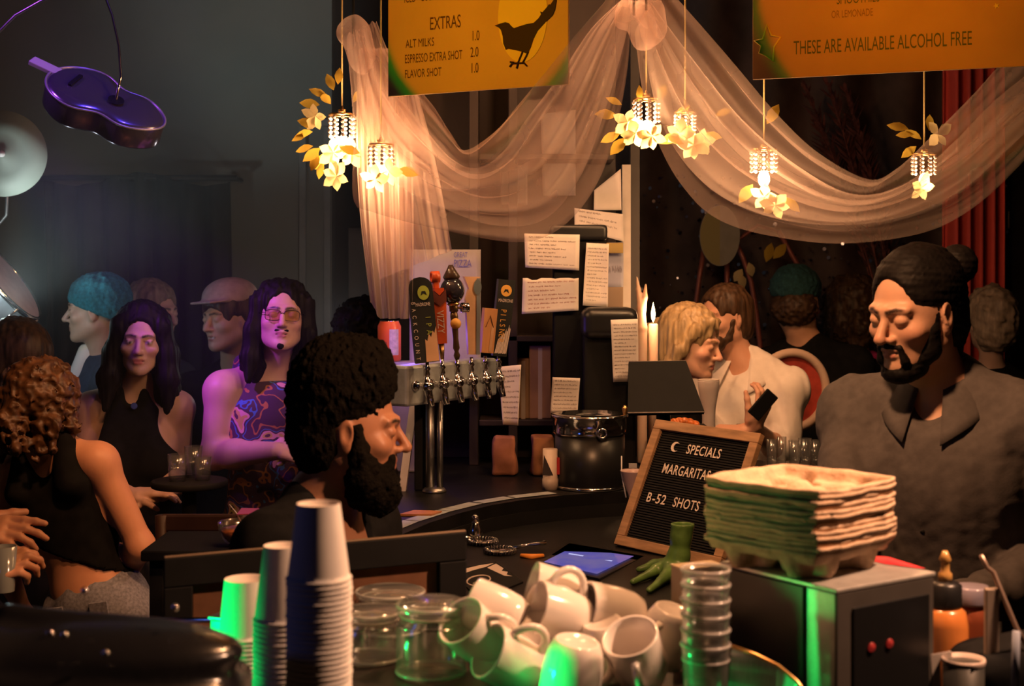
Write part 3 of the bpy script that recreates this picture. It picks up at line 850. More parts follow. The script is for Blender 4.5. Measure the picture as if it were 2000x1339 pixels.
# 4 tan paddle with oval label
root, base, u, r, n, L = handle(3, (922, 540), 'tall tan tap paddle with notched side and grey oval emblem')
nn = r.cross(u); w = .021
paddle(root, base, u, r, [(-w * .55, .012), (w, .012), (w, L), (-w * 1.25, L), (-w * .55, L * .85), (-w * 1.0, L * .72)], .020, M_PTAN)
paddle(root, base, u, r, [(w * .55, .012), (w + .002, .012), (w + .002, L * .98), (w * .55, L * .98)], .024, mat('label_grey', (.20, .22, .24), .5), 'side_label')
MB().lathe([(0, 0), (.012, 0), (.012, .0014)], base + nn * .0115 + u * (L * .87) + r * .014, 18, frame_R(r, u * 1.9, nn)).build('emblem', mat('emblem_grey', (.14, .17, .19), .4), root)
# 5 short wooden block
root, base, u, r, n, L = handle(4, (957, 602), 'short plain wooden block tap handle with paper strip')
nn = r.cross(u); w = .020
paddle(root, base, u, r, [(-w * .9, .014), (w, .014), (w * 1.02, L), (-w, L)], .030, M_PWOOD)
paddle(root, base, u, r, [(.004, .018), (.013, .018), (.015, L * .65), (.006, L * .65)], .001, M_PTAN, 'paper_strip', .0155)
MB().tube([base + nn * .0158 + u * (L * .62) - r * .012, base + nn * .0158 + u * (L * .86) , base + nn * .0158 + u * (L * .62) + r * .012], .0012, 6).build('carved_mark', mat('wood_dark', (.2, .08, .03), .6), root)
# 6 black paddle, orange lettering
root, base, u, r, n, L = handle(5, (989, 546), 'black tap paddle with orange badge and orange vertical lettering')
nn = r.cross(u); w = .027
paddle(root, base, u, r, [(-w * .8, .0), (w * .8, .0), (w, L * .5), (w, L), (-w, L), (-w, L * .5)], .022, M_PBLK)
MB().lathe([(0, 0), (.017, 0), (.017, .0012)], base + nn * .0113 + u * (L - .033), 20, frame_R(r, u * 1.05, nn)).build('badge', M_PGOLD, root)
MB().prism([(-.005, 0), (.005, 0), (.009, -.012), (.0, -.006), (-.009, -.012)], base + nn * .0130 + u * (L - .029), r, u, .0006).build('badge_mark', M_PBLK, root)
text_mesh('lettering', 'MADRONE', base + nn * .0113 + u * (L - .068) - r * .022, r, u, .010, M_PWHT, root, .68, .0006)
for k, ch in enumerate('PILSNER'):
    text_mesh('lettering', ch, base + nn * .0113 + u * (L - .090 - k * .0150) - r * .010, -u, r, .018, M_PGOLD, root, .75, .0006, 'LEFT')
for k in range(9):
    a = -.018 + .0042 * k
    paddle(root, base, u, r, [(a, .008 + .002 * (k % 3)), (a + .0032, .008), (a + .010, .055 + .006 * k * (1 if k % 2 else .6)), (a + .007, .050 + .005 * k)], .0008, M_PWHT, 'brush_stroke', .0113)

# ---- boards and papers around the taps
bpy.context.view_layer.update()
def sheet(name, quad, d, m, label, cat, lines=0, ink=M_INK, seed=0, curl=.006, group=None, ragged=False, parent=None):
    """quad: px corners tl, tr, br, bl at depth d (or list of depths); thin curled paper with written lines"""
    ds = d if hasattr(d, '__len__') else [d] * 4
    c = [P(q[0], q[1], dd) for q, dd in zip(quad, ds)]
    g = random.Random(seed)
    def fn(u, v):
        p = c[0].lerp(c[1], u).lerp(c[3].lerp(c[2], u), v)
        e = Vector((0, -1, 0)) * (curl * math.sin(v * 3.1 + seed) + curl * .7 * (u - .5) ** 2 * 4)
        if ragged and v < .01: p = p + Vector((0, 0, g.uniform(-.004, .004)))
        return p + e
    root = MB().grid(fn, 12, 10).build(name, m, parent)
    root.modifiers.new('thick', 'SOLIDIFY').thickness = .0006
    if label: tag(root, label, cat, group)
    if lines:
        wr = MB(); hgt = (c[3] - c[0]).length; wid = (c[1] - c[0]).length
        for k in range(lines):
            v0 = .07 + .88 * k / lines; u = .07 + g.uniform(0, .05); end = g.choice([.5, .7, .85, .93, .9])
            lh = .40 / lines
            while u < end:
                wl = g.uniform(.05, .16)
                x = u
                while x < min(u + wl, .95):
                    du = g.uniform(.008, .016) * .05 / max(wid, .05) * 2
                    v1 = v0 + lh * g.uniform(0, .5); v2 = v0 + lh * g.uniform(.6, 1.0); x2 = x + du * g.uniform(.2, 1.0)
                    th = .0045 * .1 / max(wid, .05) * 1.6
                    q = [fn(x, v1), fn(min(x + th, .97), v1), fn(min(x2 + th, .97), v2), fn(x2, v2)]
                    wr.add([p + Vector((0, -.0012, 0)) for p in q], [(0, 1, 2, 3)])
                    x += du * 1.5
                u += wl + .03
        if wr.v: wr.build('handwriting', ink, root)
    return root
# wall-mounted grey board behind the taps (two words of print on it)
BD = 4.62
bo = sheet('menu_board', ((800, 487), (939, 487), (939, 760), (800, 760)), BD, mat('board_lilac_grey', (.42, .38, .42), .7, var=.05), 'lilac grey poster behind the tap handles with blue print', 'poster', curl=.001)
text_mesh('lettering', 'GREAT', P(886, 502, BD - .008), (1, 0, 0), (0, 0, 1), .017, mat('print_blue', (.10, .10, .38), .7), bo, .62, 0)
text_mesh('lettering', 'PIZZA', P(886, 521, BD - .008), (1, 0, 0), (0, 0, 1), .025, mat('print_blue', (.10, .10, .38), .7), bo, .62, 0)
bpy.context.view_layer.update()
# dark shelving tower behind the taps and papers: panel, posts and shelves
BB = 4.84
tw = empty('back_bar_shelving', (P(1040, 0, BB).x, BB, Z_LED - .0), 'dark tall shelving unit behind the beer taps, papers taped to it', 'shelving')
def bx(name, x0, y0, x1, y1, d0, d1, m, parent, bev=.004):
    a = P(x0, y0, d0); c = P(x1, y1, d0)
    return MB().box(((a.x + c.x) / 2, (d0 + d1) / 2, (a.z + c.z) / 2), (abs(c.x - a.x), abs(d1 - d0), abs(a.z - c.z)), bev=bev).build(name, m, parent)
def bz(name, x0, x1, y0, zlow, d0, d1, m, parent, ztop=None, bev=.003):
    a = P(x0, y0 or 0, d0); c = P(x1, 0, d0); zt_ = ztop if ztop is not None else a.z
    return MB().box(((a.x + c.x) / 2, (d0 + d1) / 2, (zt_ + zlow) / 2), (abs(c.x - a.x), abs(d1 - d0), zt_ - zlow), bev=bev).build(name, m, parent)
M_DKW = mat('dark_walnut', (.028, .018, .016), .6, var=.4, vscale=10, stretch=(1, 1, .2))
zb = HORIZON + (CAM_Z - Z_LED) * F_PX / 4.7
bz('back_panel', 802, 1203, -40, Z_LED, 4.90, 4.93, M_DKW, tw)
for px in (812, 925, 1002): bz('upright', px - 9, px + 9, -40, Z_LED, 4.70, 4.897, M_DKW, tw)
SHZ = [P(0, py, 4.70).z for py in (300, 655, 820)]
for zz in SHZ: bz('shelf', 936, 1200, None, zz - .02, 4.70, 4.897, M_DKW, tw, zz)
# cardboard boxes and bottles on the shelf
for k, (x0, x1, y0, y1, c) in enumerate(((1034, 1076, 675, 752, (.35, .20, .11)), (1010, 1034, 700, 752, (.30, .18, .10)))):
    o = bz('cardboard_box', x0, x1, y0, SHZ[2] + .001, 4.74, 4.84, mat('cardboard_%d' % k, c, .8, var=.1), None)
    tag(o, ('tall brown cardboard box on the shelf right of the taps', 'narrow brown cardboard box behind the taped receipt')[k], 'box')
    bx('tape', (x0 + x1) / 2 - 4, y0 + 4, (x0 + x1) / 2 + 4, 818, 4.7395, 4.7405, mat('tape_pale', (.5, .42, .36), .4), o, 0)
for k, (px, top, w, c, lb) in enumerate(((1092, 612, 10, (.02, .02, .025), 'dark slim bottle on the shelf under the two note cards'), (1114, 604, 13, (.45, .45, .5), 'clear stubby bottle on the shelf under the two note cards'), (1134, 594, 10, (.40, .42, .5), 'clear tall bottle on the shelf beside the long receipt'), (1160, 610, 12, (.03, .025, .02), 'dark bottle behind the long receipt on the shelf'))):
    o = P(px, 655, 4.78); o.z = SHZ[1] + .001; hh = P(0, top, 4.78).z - o.z; ww = w * PXM(4.78)
    root = empty('bottle', o, lb, 'bottle', 'bottles on the dark shelf')
    MB().lathe([(ww * .9, 0), (ww, .004), (ww, hh * .62), (ww * .4, hh * .78), (ww * .36, hh * .93)], o, 14).build('glass_body', mat('bottle_glass_%d' % k, c, .1, coat=.5), root)
    MB().lathe([(ww * .42, hh * .92), (ww * .42, hh)], o, 12).build('cap', M_BLACK, root)
# papers
sheet('note_card', ((1024, 456), (1132, 458), (1131, 528), (1026, 522)), 4.51, M_PAPER, 'upper wide note card with eight handwritten lines', 'paper note', 8, seed=1)
sheet('note_card', ((1021, 545), (1130, 542), (1130, 606), (1019, 613)), 4.51, M_PAPER, 'lower wide note card with torn top edge and red writing', 'paper note', 7, M_INKR, seed=2, ragged=True)
sheet('paper_strip', ((1145, 474), (1189, 476), (1187, 600), (1138, 596)), 4.505, M_PAPER, 'long curled paper strip with many handwritten lines beside the pale post', 'paper note', 15, seed=3, curl=.014)
sheet('paper_sheet', ((1122, 406), (1217, 418), (1218, 472), (1122, 446)), 4.80, M_PAPER, 'paper sheet high up behind the black brewer lid', 'paper note', 4, seed=4)
sheet('paper_sheet', ((1150, 476), (1218, 472), (1217, 560), (1152, 560)), 4.82, M_PAPERB, 'blue-grey sheet behind the long curled strip', 'paper note', 2, seed=5)
sheet('sticky_note', ((1176, 474), (1217, 474), (1217, 494), (1176, 494)), 4.79, mat('note_yellow', (.50, .36, .12), .8), 'yellow sticky note above the blue-grey sheet', 'sticky note', 0, seed=6, curl=.002)
sheet('sticky_note', ((1186, 560), (1217, 560), (1217, 604), (1186, 604)), 4.79, mat('note_tan', (.42, .30, .20), .8), 'tan sticky note under the blue-grey sheet', 'sticky note', 0, seed=7, curl=.002)
sheet('paper_strip', ((1192, 624), (1245, 622), (1248, 745), (1198, 746)), 4.36, M_PAPER, 'receipt strip taped to the black grinder, densely handwritten', 'paper note', 15, seed=8, curl=.010)
sheet('paper_strip', ((1079, 736), (1133, 738), (1128, 806), (1075, 806)), 4.40, M_PAPER, 'short note taped above the chrome rim of the urn', 'paper note', 8, seed=9)
sheet('paper_strip', ((973, 716), (1018, 712), (1012, 830), (982, 828)), 4.50, M_PAPER, 'narrow receipt hanging behind the last faucet', 'paper note', 10, seed=10)
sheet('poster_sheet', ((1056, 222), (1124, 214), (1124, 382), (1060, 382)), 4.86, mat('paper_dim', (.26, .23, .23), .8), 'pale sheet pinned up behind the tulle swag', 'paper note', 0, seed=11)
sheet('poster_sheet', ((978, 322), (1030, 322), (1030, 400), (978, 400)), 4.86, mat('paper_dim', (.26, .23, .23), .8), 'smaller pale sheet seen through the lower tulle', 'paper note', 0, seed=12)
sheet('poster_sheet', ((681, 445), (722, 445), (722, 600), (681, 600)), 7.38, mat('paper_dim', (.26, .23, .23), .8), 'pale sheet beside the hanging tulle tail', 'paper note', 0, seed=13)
sheet('poster_sheet', ((1160, 372), (1212, 330), (1214, 410), (1160, 410)), 4.86, M_PAPER, 'slanted sheet above the brewer beside the pale post', 'paper note', 0, seed=14)

# ---- black coffee brewer and grinder behind the urn
br = empty('coffee_brewer', (P(1120, 0, 4.5).x, 4.5, Z_LED), 'tall black coffee brewer with rounded glossy lid', 'coffee brewer')
a0 = P(1068, 452, 4.6); a1 = P(1188, 452, 4.6)
S = SDF(); S.rbox(((a0.x + a1.x) / 2, 4.58, a0.z - .006), ((a1.x - a0.x) / 2 - .02, .055, .014), None, .012, .01)
sdf_object('lid', S, .005, M_BLACK, br)
MB().box(((a0.x + a1.x) / 2 + .005, 4.59, (a0.z + Z_LED) / 2 - .01), (a1.x - a0.x - .03, .12, a0.z - Z_LED - .02), bev=.006).build('column', M_BLACKM, br)
MB().box(((a0.x + a1.x) / 2, 4.58, Z_LED + .02), (a1.x - a0.x, .16, .04), bev=.008).build('base', M_BLACK, br)
MB().box(P(1150, 458, 4.525), (.03, .004, .005)).build('badge', M_CHROME, br)
gr = empty('coffee_grinder', (P(1195, 0, 4.45).x, 4.45, Z_LED), 'low black coffee grinder with the receipt taped on its front', 'coffee grinder')
a0 = P(1135, 612, 4.45); a1 = P(1243, 612, 4.45)
S = SDF(); S.rbox(((a0.x + a1.x) / 2, 4.45, a0.z - .03), ((a1.x - a0.x) / 2 - .03, .045, .02), None, .03, .01)
sdf_object('hopper_lid', S, .005, M_BLACK, gr)
MB().box(((a0.x + a1.x) / 2, 4.45, (a0.z - .04 + Z_LED) / 2), (a1.x - a0.x - .012, .11, a0.z - .04 - Z_LED), bev=.01).build('body', M_BLACKM, gr)
# ---- coffee urn
uc = onz(1152, 957, Z_LED); uc.y += .06; uc = Vector((P(1152, 0, uc.y).x, uc.y, Z_LED)); ur = 71 * PXM(uc.y); k = PXM(uc.y)
uz = lambda py: P(0, py, uc.y).z
urn = empty('coffee_urn', uc, 'black cylindrical coffee urn with chrome rim and round lid knob', 'urn')
MB().lathe([(ur * .93, Z_LED + .008), (ur * .96, Z_LED + .012), (ur * .96, uz(846))], (uc.x, uc.y, 0), 40).build('body', M_BLACK, urn)
MB().lathe([(ur * .96, Z_LED), (ur, Z_LED + .003), (ur, Z_LED + .009), (ur * .95, Z_LED + .012)], (uc.x, uc.y, 0), 40).build('base_ring', M_CHROME, urn)
MB().lathe([(ur * .97, uz(846)), (ur * 1.02, uz(844)), (ur * 1.0, uz(840)), (ur * 1.0, uz(815)), (ur * 1.06, uz(812)), (ur * 1.06, uz(809)), (ur * .9, uz(806)), (ur * .86, uz(815)), (0, uz(816))], (uc.x, uc.y, 0), 40).build('rim_band', M_CHROME, urn)
MB().tube([Vector((uc.x + .03, uc.y - ur * 1.05, uz(838))) + Vector((.013 * math.cos(a), -.004, .013 * math.sin(a))) for a in [i * math.pi / 8 for i in range(16)]], .0035, 8, closed=True).build('ring_handle', M_CHROME, urn)
MB().lathe([(.004, 0), (.006, .01), (.009, .025), (.004, .034)], (uc.x + ur * .95, uc.y - .02, uz(812)), 12).build('lid_knob', mat('brass', (.75, .45, .18), .3, 1.0), urn)
# ---- things at the urn's foot
cupc = onz(1075, 957, Z_LED); cupc.y += .02
tn0 = empty('sauce_tin', cupc, 'small white tin with dark red triangle print beside the urn', 'tin')
tr = .024; th_ = .12
MB().lathe([(tr, Z_LED), (tr, Z_LED + .03), (tr * .92, Z_LED + .034), (tr * .92, Z_LED + th_)], (cupc.x, cupc.y, 0), 20).build('body', mat('tin_cream', (.62, .50, .42), .5, var=.08), tn0)
MB().prism([(-.02, .0), (.012, .0), (-.015, .06)], (cupc.x - .004, cupc.y - tr - .001, Z_LED + .045), (1, 0, 0), (0, 0, 1), .001).build('triangle_print', mat('print_dark', (.03, .02, .02), .6), tn0)
MB().box((cupc.x + .022, cupc.y - .005, Z_LED + .07), (.014, .01, .05), rotz(10)).build('red_tag', mat('red_print', (.45, .03, .03), .5), tn0)
for k, (px, py, c, lb) in enumerate(((985, 905, (.30, .12, .07), 'rust brown paper bag leaning under the hanging receipt'), (1060, 905, (.26, .11, .05), 'brown paper bag behind the small white tin'))):
    q = P(px, py, 4.45); S = SDF(); S.rbox((q.x, 4.47, Z_LED + .065), (.028, .022, .055), rotz(12 * k - 5), .008, .01)
    o = sdf_object('paper_bag', S, .006, mat('bag_%d' % k, c, .85, var=.3, vscale=14), None, noise=wavy(.005, 50, seed=k + 70), cuts=[((0, 0, Z_LED + .001), (0, 0, -1))]); tag(o, lb, 'paper bag')
# orange coaster on the ledge near the tower foot
cs = onz(822, 1004, Z_LED)
o = MB().prism([(-.055, -.03), (.03, -.035), (.055, .02), (-.02, .035)], (cs.x, cs.y, Z_LED + .006), (1, 0, 0), (0, 1, 0), .005).build('coaster', mat('coaster_orange', (.40, .16, .06), .5, var=.2)); tag(o, 'brown square coaster on the ledge at the tower foot', 'coaster')

# ---- board with pale edge and the orange can on the crate beside it
cr = P(760, 706, 4.55)
crate = empty('drink_crate', (cr.x, cr.y, Z_LED), 'tall lilac grey crate with the orange can on top', 'crate')
MB().box((cr.x + .01, 4.58, (Z_LED + cr.z) / 2), (.17, .10, cr.z - Z_LED), bev=.006).build('body', mat('crate_lilac', (.30, .26, .32), .7, var=.1), crate)
MB().box((cr.x + .012, 4.528, cr.z - .09), (.06, .004, .06)).build('window', mat('crate_brown', (.14, .07, .05), .6), crate)
e0 = P(813, 708, 4.3); e1 = P(776, 985, 4.15)
lb = MB(); dirv = (e1 - e0).normalized(); nb = Vector((.95, -.3, 0)).normalized()
lb.prism([(0, 0), (.022, 0), (.022, (e1 - e0).length), (0, (e1 - e0).length)], e0, (1, 0, 0), dirv, .03)
lo = lb.build('easel_board', mat('board_edge_grey', (.55, .50, .52), .6)); tag(lo, 'grey edge of a leaning board between the barista and the taps', 'board')
can_o = Vector((P(757, 0, 4.5).x, 4.565, cr.z)); ch = 79 * PXM(4.56); cr_ = 23 * PXM(4.56)
can = empty('drink_can', can_o, 'orange drinks can with cream label standing behind the barista', 'can')
MB().lathe([(cr_ * .8, 0), (cr_, .006), (cr_, ch - .016), (cr_ * .82, ch - .003), (cr_ * .82, ch)], can_o, 28).build('body', mat('can_orange', (.75, .13, .03), .32, coat=.3), can)
MB().lathe([(cr_ * .80, ch - .002), (cr_ * .84, ch + .0005), (cr_ * .8, ch + .002), (cr_ * .72, ch)], can_o, 28).build('lid', M_CHROME, can)
def strip(u, v): a = math.radians(-85 + 50 * u); return can_o + Vector((cr_ * 1.012 * math.cos(a), cr_ * 1.012 * math.sin(a), .022 + (ch - .048) * v))
MB().grid(strip, 8, 2).build('label', mat('label_cream', (.50, .40, .30), .6, var=.2, vscale=90), can)
text_mesh('lettering', 'XP', can_o + Vector((-.020, -cr_ * 1.02, .054)), (1, 0, 0), (0, 0, 1), .011, M_PBLK, can, .8, 0)
text_mesh('lettering', 'TAPA', can_o + Vector((-.022, -cr_ * 1.02, .036)), (1, 0, 0), (0, 0, 1), .011, M_PBLK, can, .8, 0)

# ---- tablet-sized till screen seen from behind, on the ledge
q = [P(1228, 706, 4.34), P(1340, 704, 4.34), P(1376, 803, 4.24), P(1226, 806, 4.24)]
till = empty('till_screen', ((q[2].x + q[3].x) / 2, 4.30, Z_LED), 'black till screen seen from behind, below the blonde woman', 'till screen')
mb = MB(); nb = (q[1] - q[0]).cross(q[3] - q[0]).normalized()
if nb.y > 0: nb = -nb
mb.add(q + [p - nb * .018 for p in q], [(0, 1, 2, 3), (7, 6, 5, 4), (0, 4, 5, 1), (1, 5, 6, 2), (2, 6, 7, 3), (3, 7, 4, 0)])
mb.build('casing', M_BLACKM, till)
MB().tube([(q[2] * .999), q[3]], .0025, 6).tube([q[0], q[1]], .0015, 6).build('edge_trim', mat('trim_dim', (.20, .17, .16), .3), till)
cx = (q[2].x + q[3].x) / 2
MB().tube([Vector((cx, 4.31, q[2].z + .05)), Vector((cx, 4.33, Z_LED + .012))], .022, 12).build('stand', M_BLACK, till)
MB().box((cx, 4.32, Z_LED + .008), (.15, .11, .016), bev=.005).build('foot', M_BLACK, till)
# pastry box with a glazed pastry on it
pb = P(1330, 830, 4.62)
o = MB().box((pb.x, 4.62, (Z_LED + pb.z) / 2), (.17, .12, pb.z - Z_LED), bev=.004).build('pastry_box', M_BLACKM); tag(o, 'dark box under the glazed pastry behind the letter board', 'box')
S = SDF(); 
for k in range(6):
    t = (k - 2.5) / 2.5; S.ell((pb.x + .043 * t, 4.59, pb.z + .014 * (1 - t * t * .5)), (.013, .022, .016 * (1 - .25 * t * t)), rotz(18), .004)
o = sdf_object('pastry', S, .003, mat('pastry_glazed', (.75, .19, .04), .35, var=.3, vscale=60, coat=.4)); tag(o, 'orange glazed twisted pastry behind the letter board', 'pastry')
# tall frosted beer glass
M_FROST = mat('frosted_glass', (.60, .50, .48), .35, var=.05, spec=.6)
bg = Vector((P(1384, 0, 4.72).x, 4.72, Z_LED)); z = lambda py: P(0, py, 4.72).z; w = PXM(4.72)
gl = empty('beer_glass', bg, 'tall frosted curved beer glass before the white shirt', 'glass')
MB().lathe([(0.02, Z_LED), (.022, Z_LED + .006), (12 * w, Z_LED + .02), (13 * w, z(835)), (12.5 * w, z(815)), (14 * w, z(795)), (20 * w, z(760)), (21.5 * w, z(745)), (20.5 * w, z(741)), (19 * w, z(748)), (12 * w, z(795)), (0, z(800))], (bg.x, bg.y, 0), 28).build('bowl', M_FROST, gl)
MB().tube([Vector((bg.x + 20.5 * w * math.cos(a), bg.y + 20.5 * w * math.sin(a), z(741.5))) for a in [i * math.pi / 12 for i in range(24)]], .0018, 6, closed=True).build('rim', mat('rim_glass', (.8, .7, .65), .1, spec=.8), gl)
# clear upturned glasses on the ledge beside the bartender
M_GL = glass('clear_glass', (.97, .97, .97), .16, 2.0, .035)
for k, (px, w_, hh, lb) in enumerate(((1508, 11, .050, 'small clear tumbler nearest the letter board on the ledge'), (1527, 9, .066, 'slim clear shot glass second from the letter board'), (1552, 12, .042, 'low clear glass in the middle of the ledge glasses'), (1572, 13, .055, 'clear tumbler beside the low ledge glass'), (1592, 12, .044, 'clear glass touching the bartender sleeve'))):
    d = 4.45 - .02 * (k % 2); r_ = w_ * PXM(d); c = Vector((P(px, 0, d).x, d, Z_LED))
    hh = P(0, 872 - 300 * hh, d).z - Z_LED
    o = MB().lathe([(0, .004), (r_ * .85, .004), (r_ * .88, 0), (r_ * 1.0, hh), (r_ * .93, hh), (r_ * .8, .012), (0, .012)], c, 20, cap=False).build('tumbler', M_GL)
    tag(o, lb, 'glass', 'clear glasses on the ledge')

# ---- letter board
OL = onz(1200, 1066, Z_CTR); OL.z = Z_CTR + .002
TLp = P(1285, 822, OL.y + .095); TRp = P(1490, 850, OL.y - .16)
ur_ = (TRp - TLp); Wb = ur_.length; ur_ = ur_.normalized()
uu = (TLp - OL); uu = uu - ur_ * uu.dot(ur_); Hb = uu.length; uu = uu.normalized(); nbd = ur_.cross(uu).normalized()
OL = TLp - uu * Hb
if OL.z < Z_CTR + .004: OL.z = Z_CTR + .004
lbd = empty('letter_board', OL + ur_ * Wb / 2, 'wood framed black letter board listing drink specials in white letters', 'letter board')
RB = frame_R(ur_, uu, nbd)
fw = .026
MB().box(OL + ur_ * Wb / 2 + uu * Hb / 2 - nbd * .006, (Wb - .01, Hb - .01, .006), RB).build('felt_panel', mat('felt_black', (.010, .010, .010), .95), lbd)
# felt ridges
rg = MB(); nr = 44
for k in range(nr):
    y = fw + (Hb - 2 * fw) * (k + .5) / nr
    rg.box(OL + ur_ * Wb / 2 + uu * y - nbd * .002, (Wb - 2 * fw, .0038, .004), RB)
rr_ = rg.build('felt_ridges', mat('felt_black', (.010, .010, .010), .95), lbd); rr_['kind'] = 'stuff'
def rail(name, p, q, across):
    t = (q - p).normalized(); a = across
    c = (p + q) / 2
    return MB().box(c, ((q - p).length, fw, .020), frame_R(t, nbd.cross(t).normalized(), nbd), bev=.002).build(name, M_WOODL, lbd)
rail('frame_rail', OL + uu * (fw / 2), OL + ur_ * Wb + uu * (fw / 2), None); rail('frame_rail', OL + uu * (Hb - fw / 2), OL + ur_ * Wb + uu * (Hb - fw / 2), None)
rail('frame_rail', OL + ur_ * (fw / 2) + uu * fw, OL + ur_ * (fw / 2) + uu * (Hb - fw), None); rail('frame_rail', OL + ur_ * (Wb - fw / 2) + uu * fw, OL + ur_ * (Wb - fw / 2) + uu * (Hb - fw), None)
M_LET = mat('letter_cream', (.80, .70, .62), .5)
def bt(body, x, y, h, sx=.8):
    text_mesh('lettering', body, OL + ur_ * x + uu * y, ur_, uu, h, M_LET, lbd, sx, .0035, spacing=1.08, offset=.012)
bt('SPECIALS', .130, Hb - .079, .026, .72); bt('MARGARITAS  -', .072, Hb - .140, .027, .66); bt('B', .052, Hb - .222, .026, .8); bt('-52', .072, Hb - .222, .026, .9); bt('SHOTS  -$', .142, Hb - .222, .026, .74)
# crescent moon letter
mo = OL + ur_ * .090 + uu * (Hb - .066) + nbd * .0035
crs = [(.014 * math.cos(a), .014 * math.sin(a)) for a in [math.radians(50 + i * 26) for i in range(11)]] + [(.005 + .0105 * math.cos(a), .0105 * math.sin(a)) for a in [math.radians(300 - i * 24) for i in range(11)]]
MB().prism(crs, mo, ur_, uu, .0015).build('moon_symbol', M_LET, lbd)
MB().tube([OL + ur_ * Wb / 2 + uu * (Hb * .75) - nbd * .015, OL + ur_ * Wb / 2 + uu * .02 - nbd * .14], .006, 8).build('prop', M_WOODL, lbd)
# cocktail glass and swizzle behind the board edge
cg = onz(1222, 1062, Z_CTR); cg = Vector((P(1236, 0, 3.9).x, 3.78, Z_CTR)); z = lambda py: P(0, py, 3.78).z; w = PXM(3.78)
cg.x = P(1238, 0, 3.78).x
gl = empty('cocktail_glass', cg, 'pale pink flared drink glass left of the letter board', 'glass')
MB().lathe([(12 * w, Z_CTR), (12 * w, Z_CTR + .004), (5 * w, Z_CTR + .01), (6 * w, z(1000)), (10 * w, z(970)), (26 * w, z(920)), (27 * w, z(918)), (24 * w, z(922)), (8 * w, z(972)), (0, z(975))], (cg.x, cg.y, 0), 28).build('bowl', mat('drink_pink', (.50, .36, .34), .3, var=.08), gl)
o = MB().box(P(1236, 909, 3.84), (.022, .004, .012)).build('drink_tag', mat('tag_grey', (.45, .45, .47), .5)); adopt(o, gl)
MB().tube([P(1214, 890, 3.80), P(1214, 925, 3.79), Vector((P(1222, 0, 3.78).x, 3.77, z(970)))], .002, 6).build('straw', mat('straw_clear', (.6, .6, .62), .2), gl)

# ---- tablet till on the counter
tq = [P(1062, 1097, 3.42), P(1118, 1069, 3.66), P(1238, 1086, 3.52), P(1166, 1121, 3.28)]
c0 = sum(tq, Vector()) / 4
tab = empty('tablet_till', (c0.x, c0.y, Z_CTR), 'tablet till with glowing violet screen lying on the counter', 'tablet')
ex = [c0 + (p - c0) * 1.22 for p in tq]; nn = (tq[3] - tq[0]).cross(tq[1] - tq[0]).normalized()
if nn.z < 0: nn = -nn
mb = MB(); lo_ = [Vector((p.x, p.y, Z_CTR)) for p in ex]
mb.add([p - nn * .002 for p in ex] + lo_, [(0, 1, 2, 3), (7, 6, 5, 4), (0, 4, 5, 1), (1, 5, 6, 2), (2, 6, 7, 3), (3, 7, 4, 0)]); mb.build('casing', M_BLACK, tab)
mscr = bpy.data.materials.new('screen_violet'); mscr.use_nodes = True; nt = mscr.node_tree; bs = nt.nodes['Principled BSDF']; bs.inputs['Base Color'].default_value = (.01, .01, .02, 1); bs.inputs['Roughness'].default_value = .15
tx = nt.nodes.new('ShaderNodeTexNoise'); tx.inputs['Scale'].default_value = 14; rp = nt.nodes.new('ShaderNodeValToRGB'); tcn = nt.nodes.new('ShaderNodeTexCoord'); nt.links.new(tcn.outputs['Object'], tx.inputs['Vector'])
rp.color_ramp.elements[0].position = .35; rp.color_ramp.elements[0].color = (.22, .18, .50, 1); rp.color_ramp.elements[1].position = .75; rp.color_ramp.elements[1].color = (.10, .10, .62, 1)
nt.links.new(tx.outputs['Fac'], rp.inputs[0]); nt.links.new(rp.outputs[0], bs.inputs['Emission Color']); bs.inputs['Emission Strength'].default_value = .6
MB().add([p + nn * .0008 for p in tq], [(0, 1, 2, 3)]).build('screen', mscr, tab)
la, lb2 = tq[0].lerp(tq[1], .62), tq[3].lerp(tq[2], .62); la, lb2 = la.lerp(lb2, .12), la.lerp(lb2, .86); tt = (tq[1] - tq[0]).normalized() * .006
MB().add([p + nn * .0016 for p in (la - tt, lb2 - tt, lb2 + tt, la + tt)], [(0, 1, 2, 3)]).build('screen_line', mat('screen_line', (.1, .1, .2), .3, emit=(.55, .60, 1.0), estr=.9), tab)
# ---- black mat with white print
mq = [onz(px, py, Z_CTR + .004) for px, py in ((880, 1113), (968, 1096), (1022, 1135), (936, 1170))]
mm = empty('bar_mat', sum(mq, Vector()) / 4, 'black rubber bar mat with white brush print and oval logo', 'bar mat')
MB().add(mq + [p - Vector((0, 0, .004)) for p in mq], [(3, 2, 1, 0), (4, 5, 6, 7), (0, 1, 5, 4), (1, 2, 6, 5), (2, 3, 7, 6), (3, 0, 4, 7)]).build('rubber_sheet', M_BLACKM, mm)
def mpt(a, b_): return mq[0].lerp(mq[1], a).lerp(mq[3].lerp(mq[2], a), b_) + Vector((0, 0, .0006))
M_MW = mat('mat_white', (.62, .52, .48), .7)
def mpoly(pts, name): 
    o = MB().add([mpt(*q) for q in pts], [tuple(range(len(pts)))]).build(name, M_MW, mm); return o
mpoly([(.02, .10), (.30, .05), (.62, .03), (.93, .06), (.70, .14), (.40, .16), (.15, .20)], 'white_print')
mpoly([(.70, .18), (.95, .10), (.97, .35), (.88, .42), (.96, .52), (.88, .60), (.94, .72), (.82, .62), (.76, .40)], 'white_print')
MB().tube([mpt(.30 + .24 * math.cos(a), .52 + .15 * math.sin(a)) for a in [i * math.pi / 12 for i in range(24)]], .002, 6, closed=True).build('logo_ring', M_MW, mm)
ra = (mpt(.5, .52) - mpt(.1, .52)).normalized(); rb = (mpt(.3, .3) - mpt(.3, .7)).normalized()
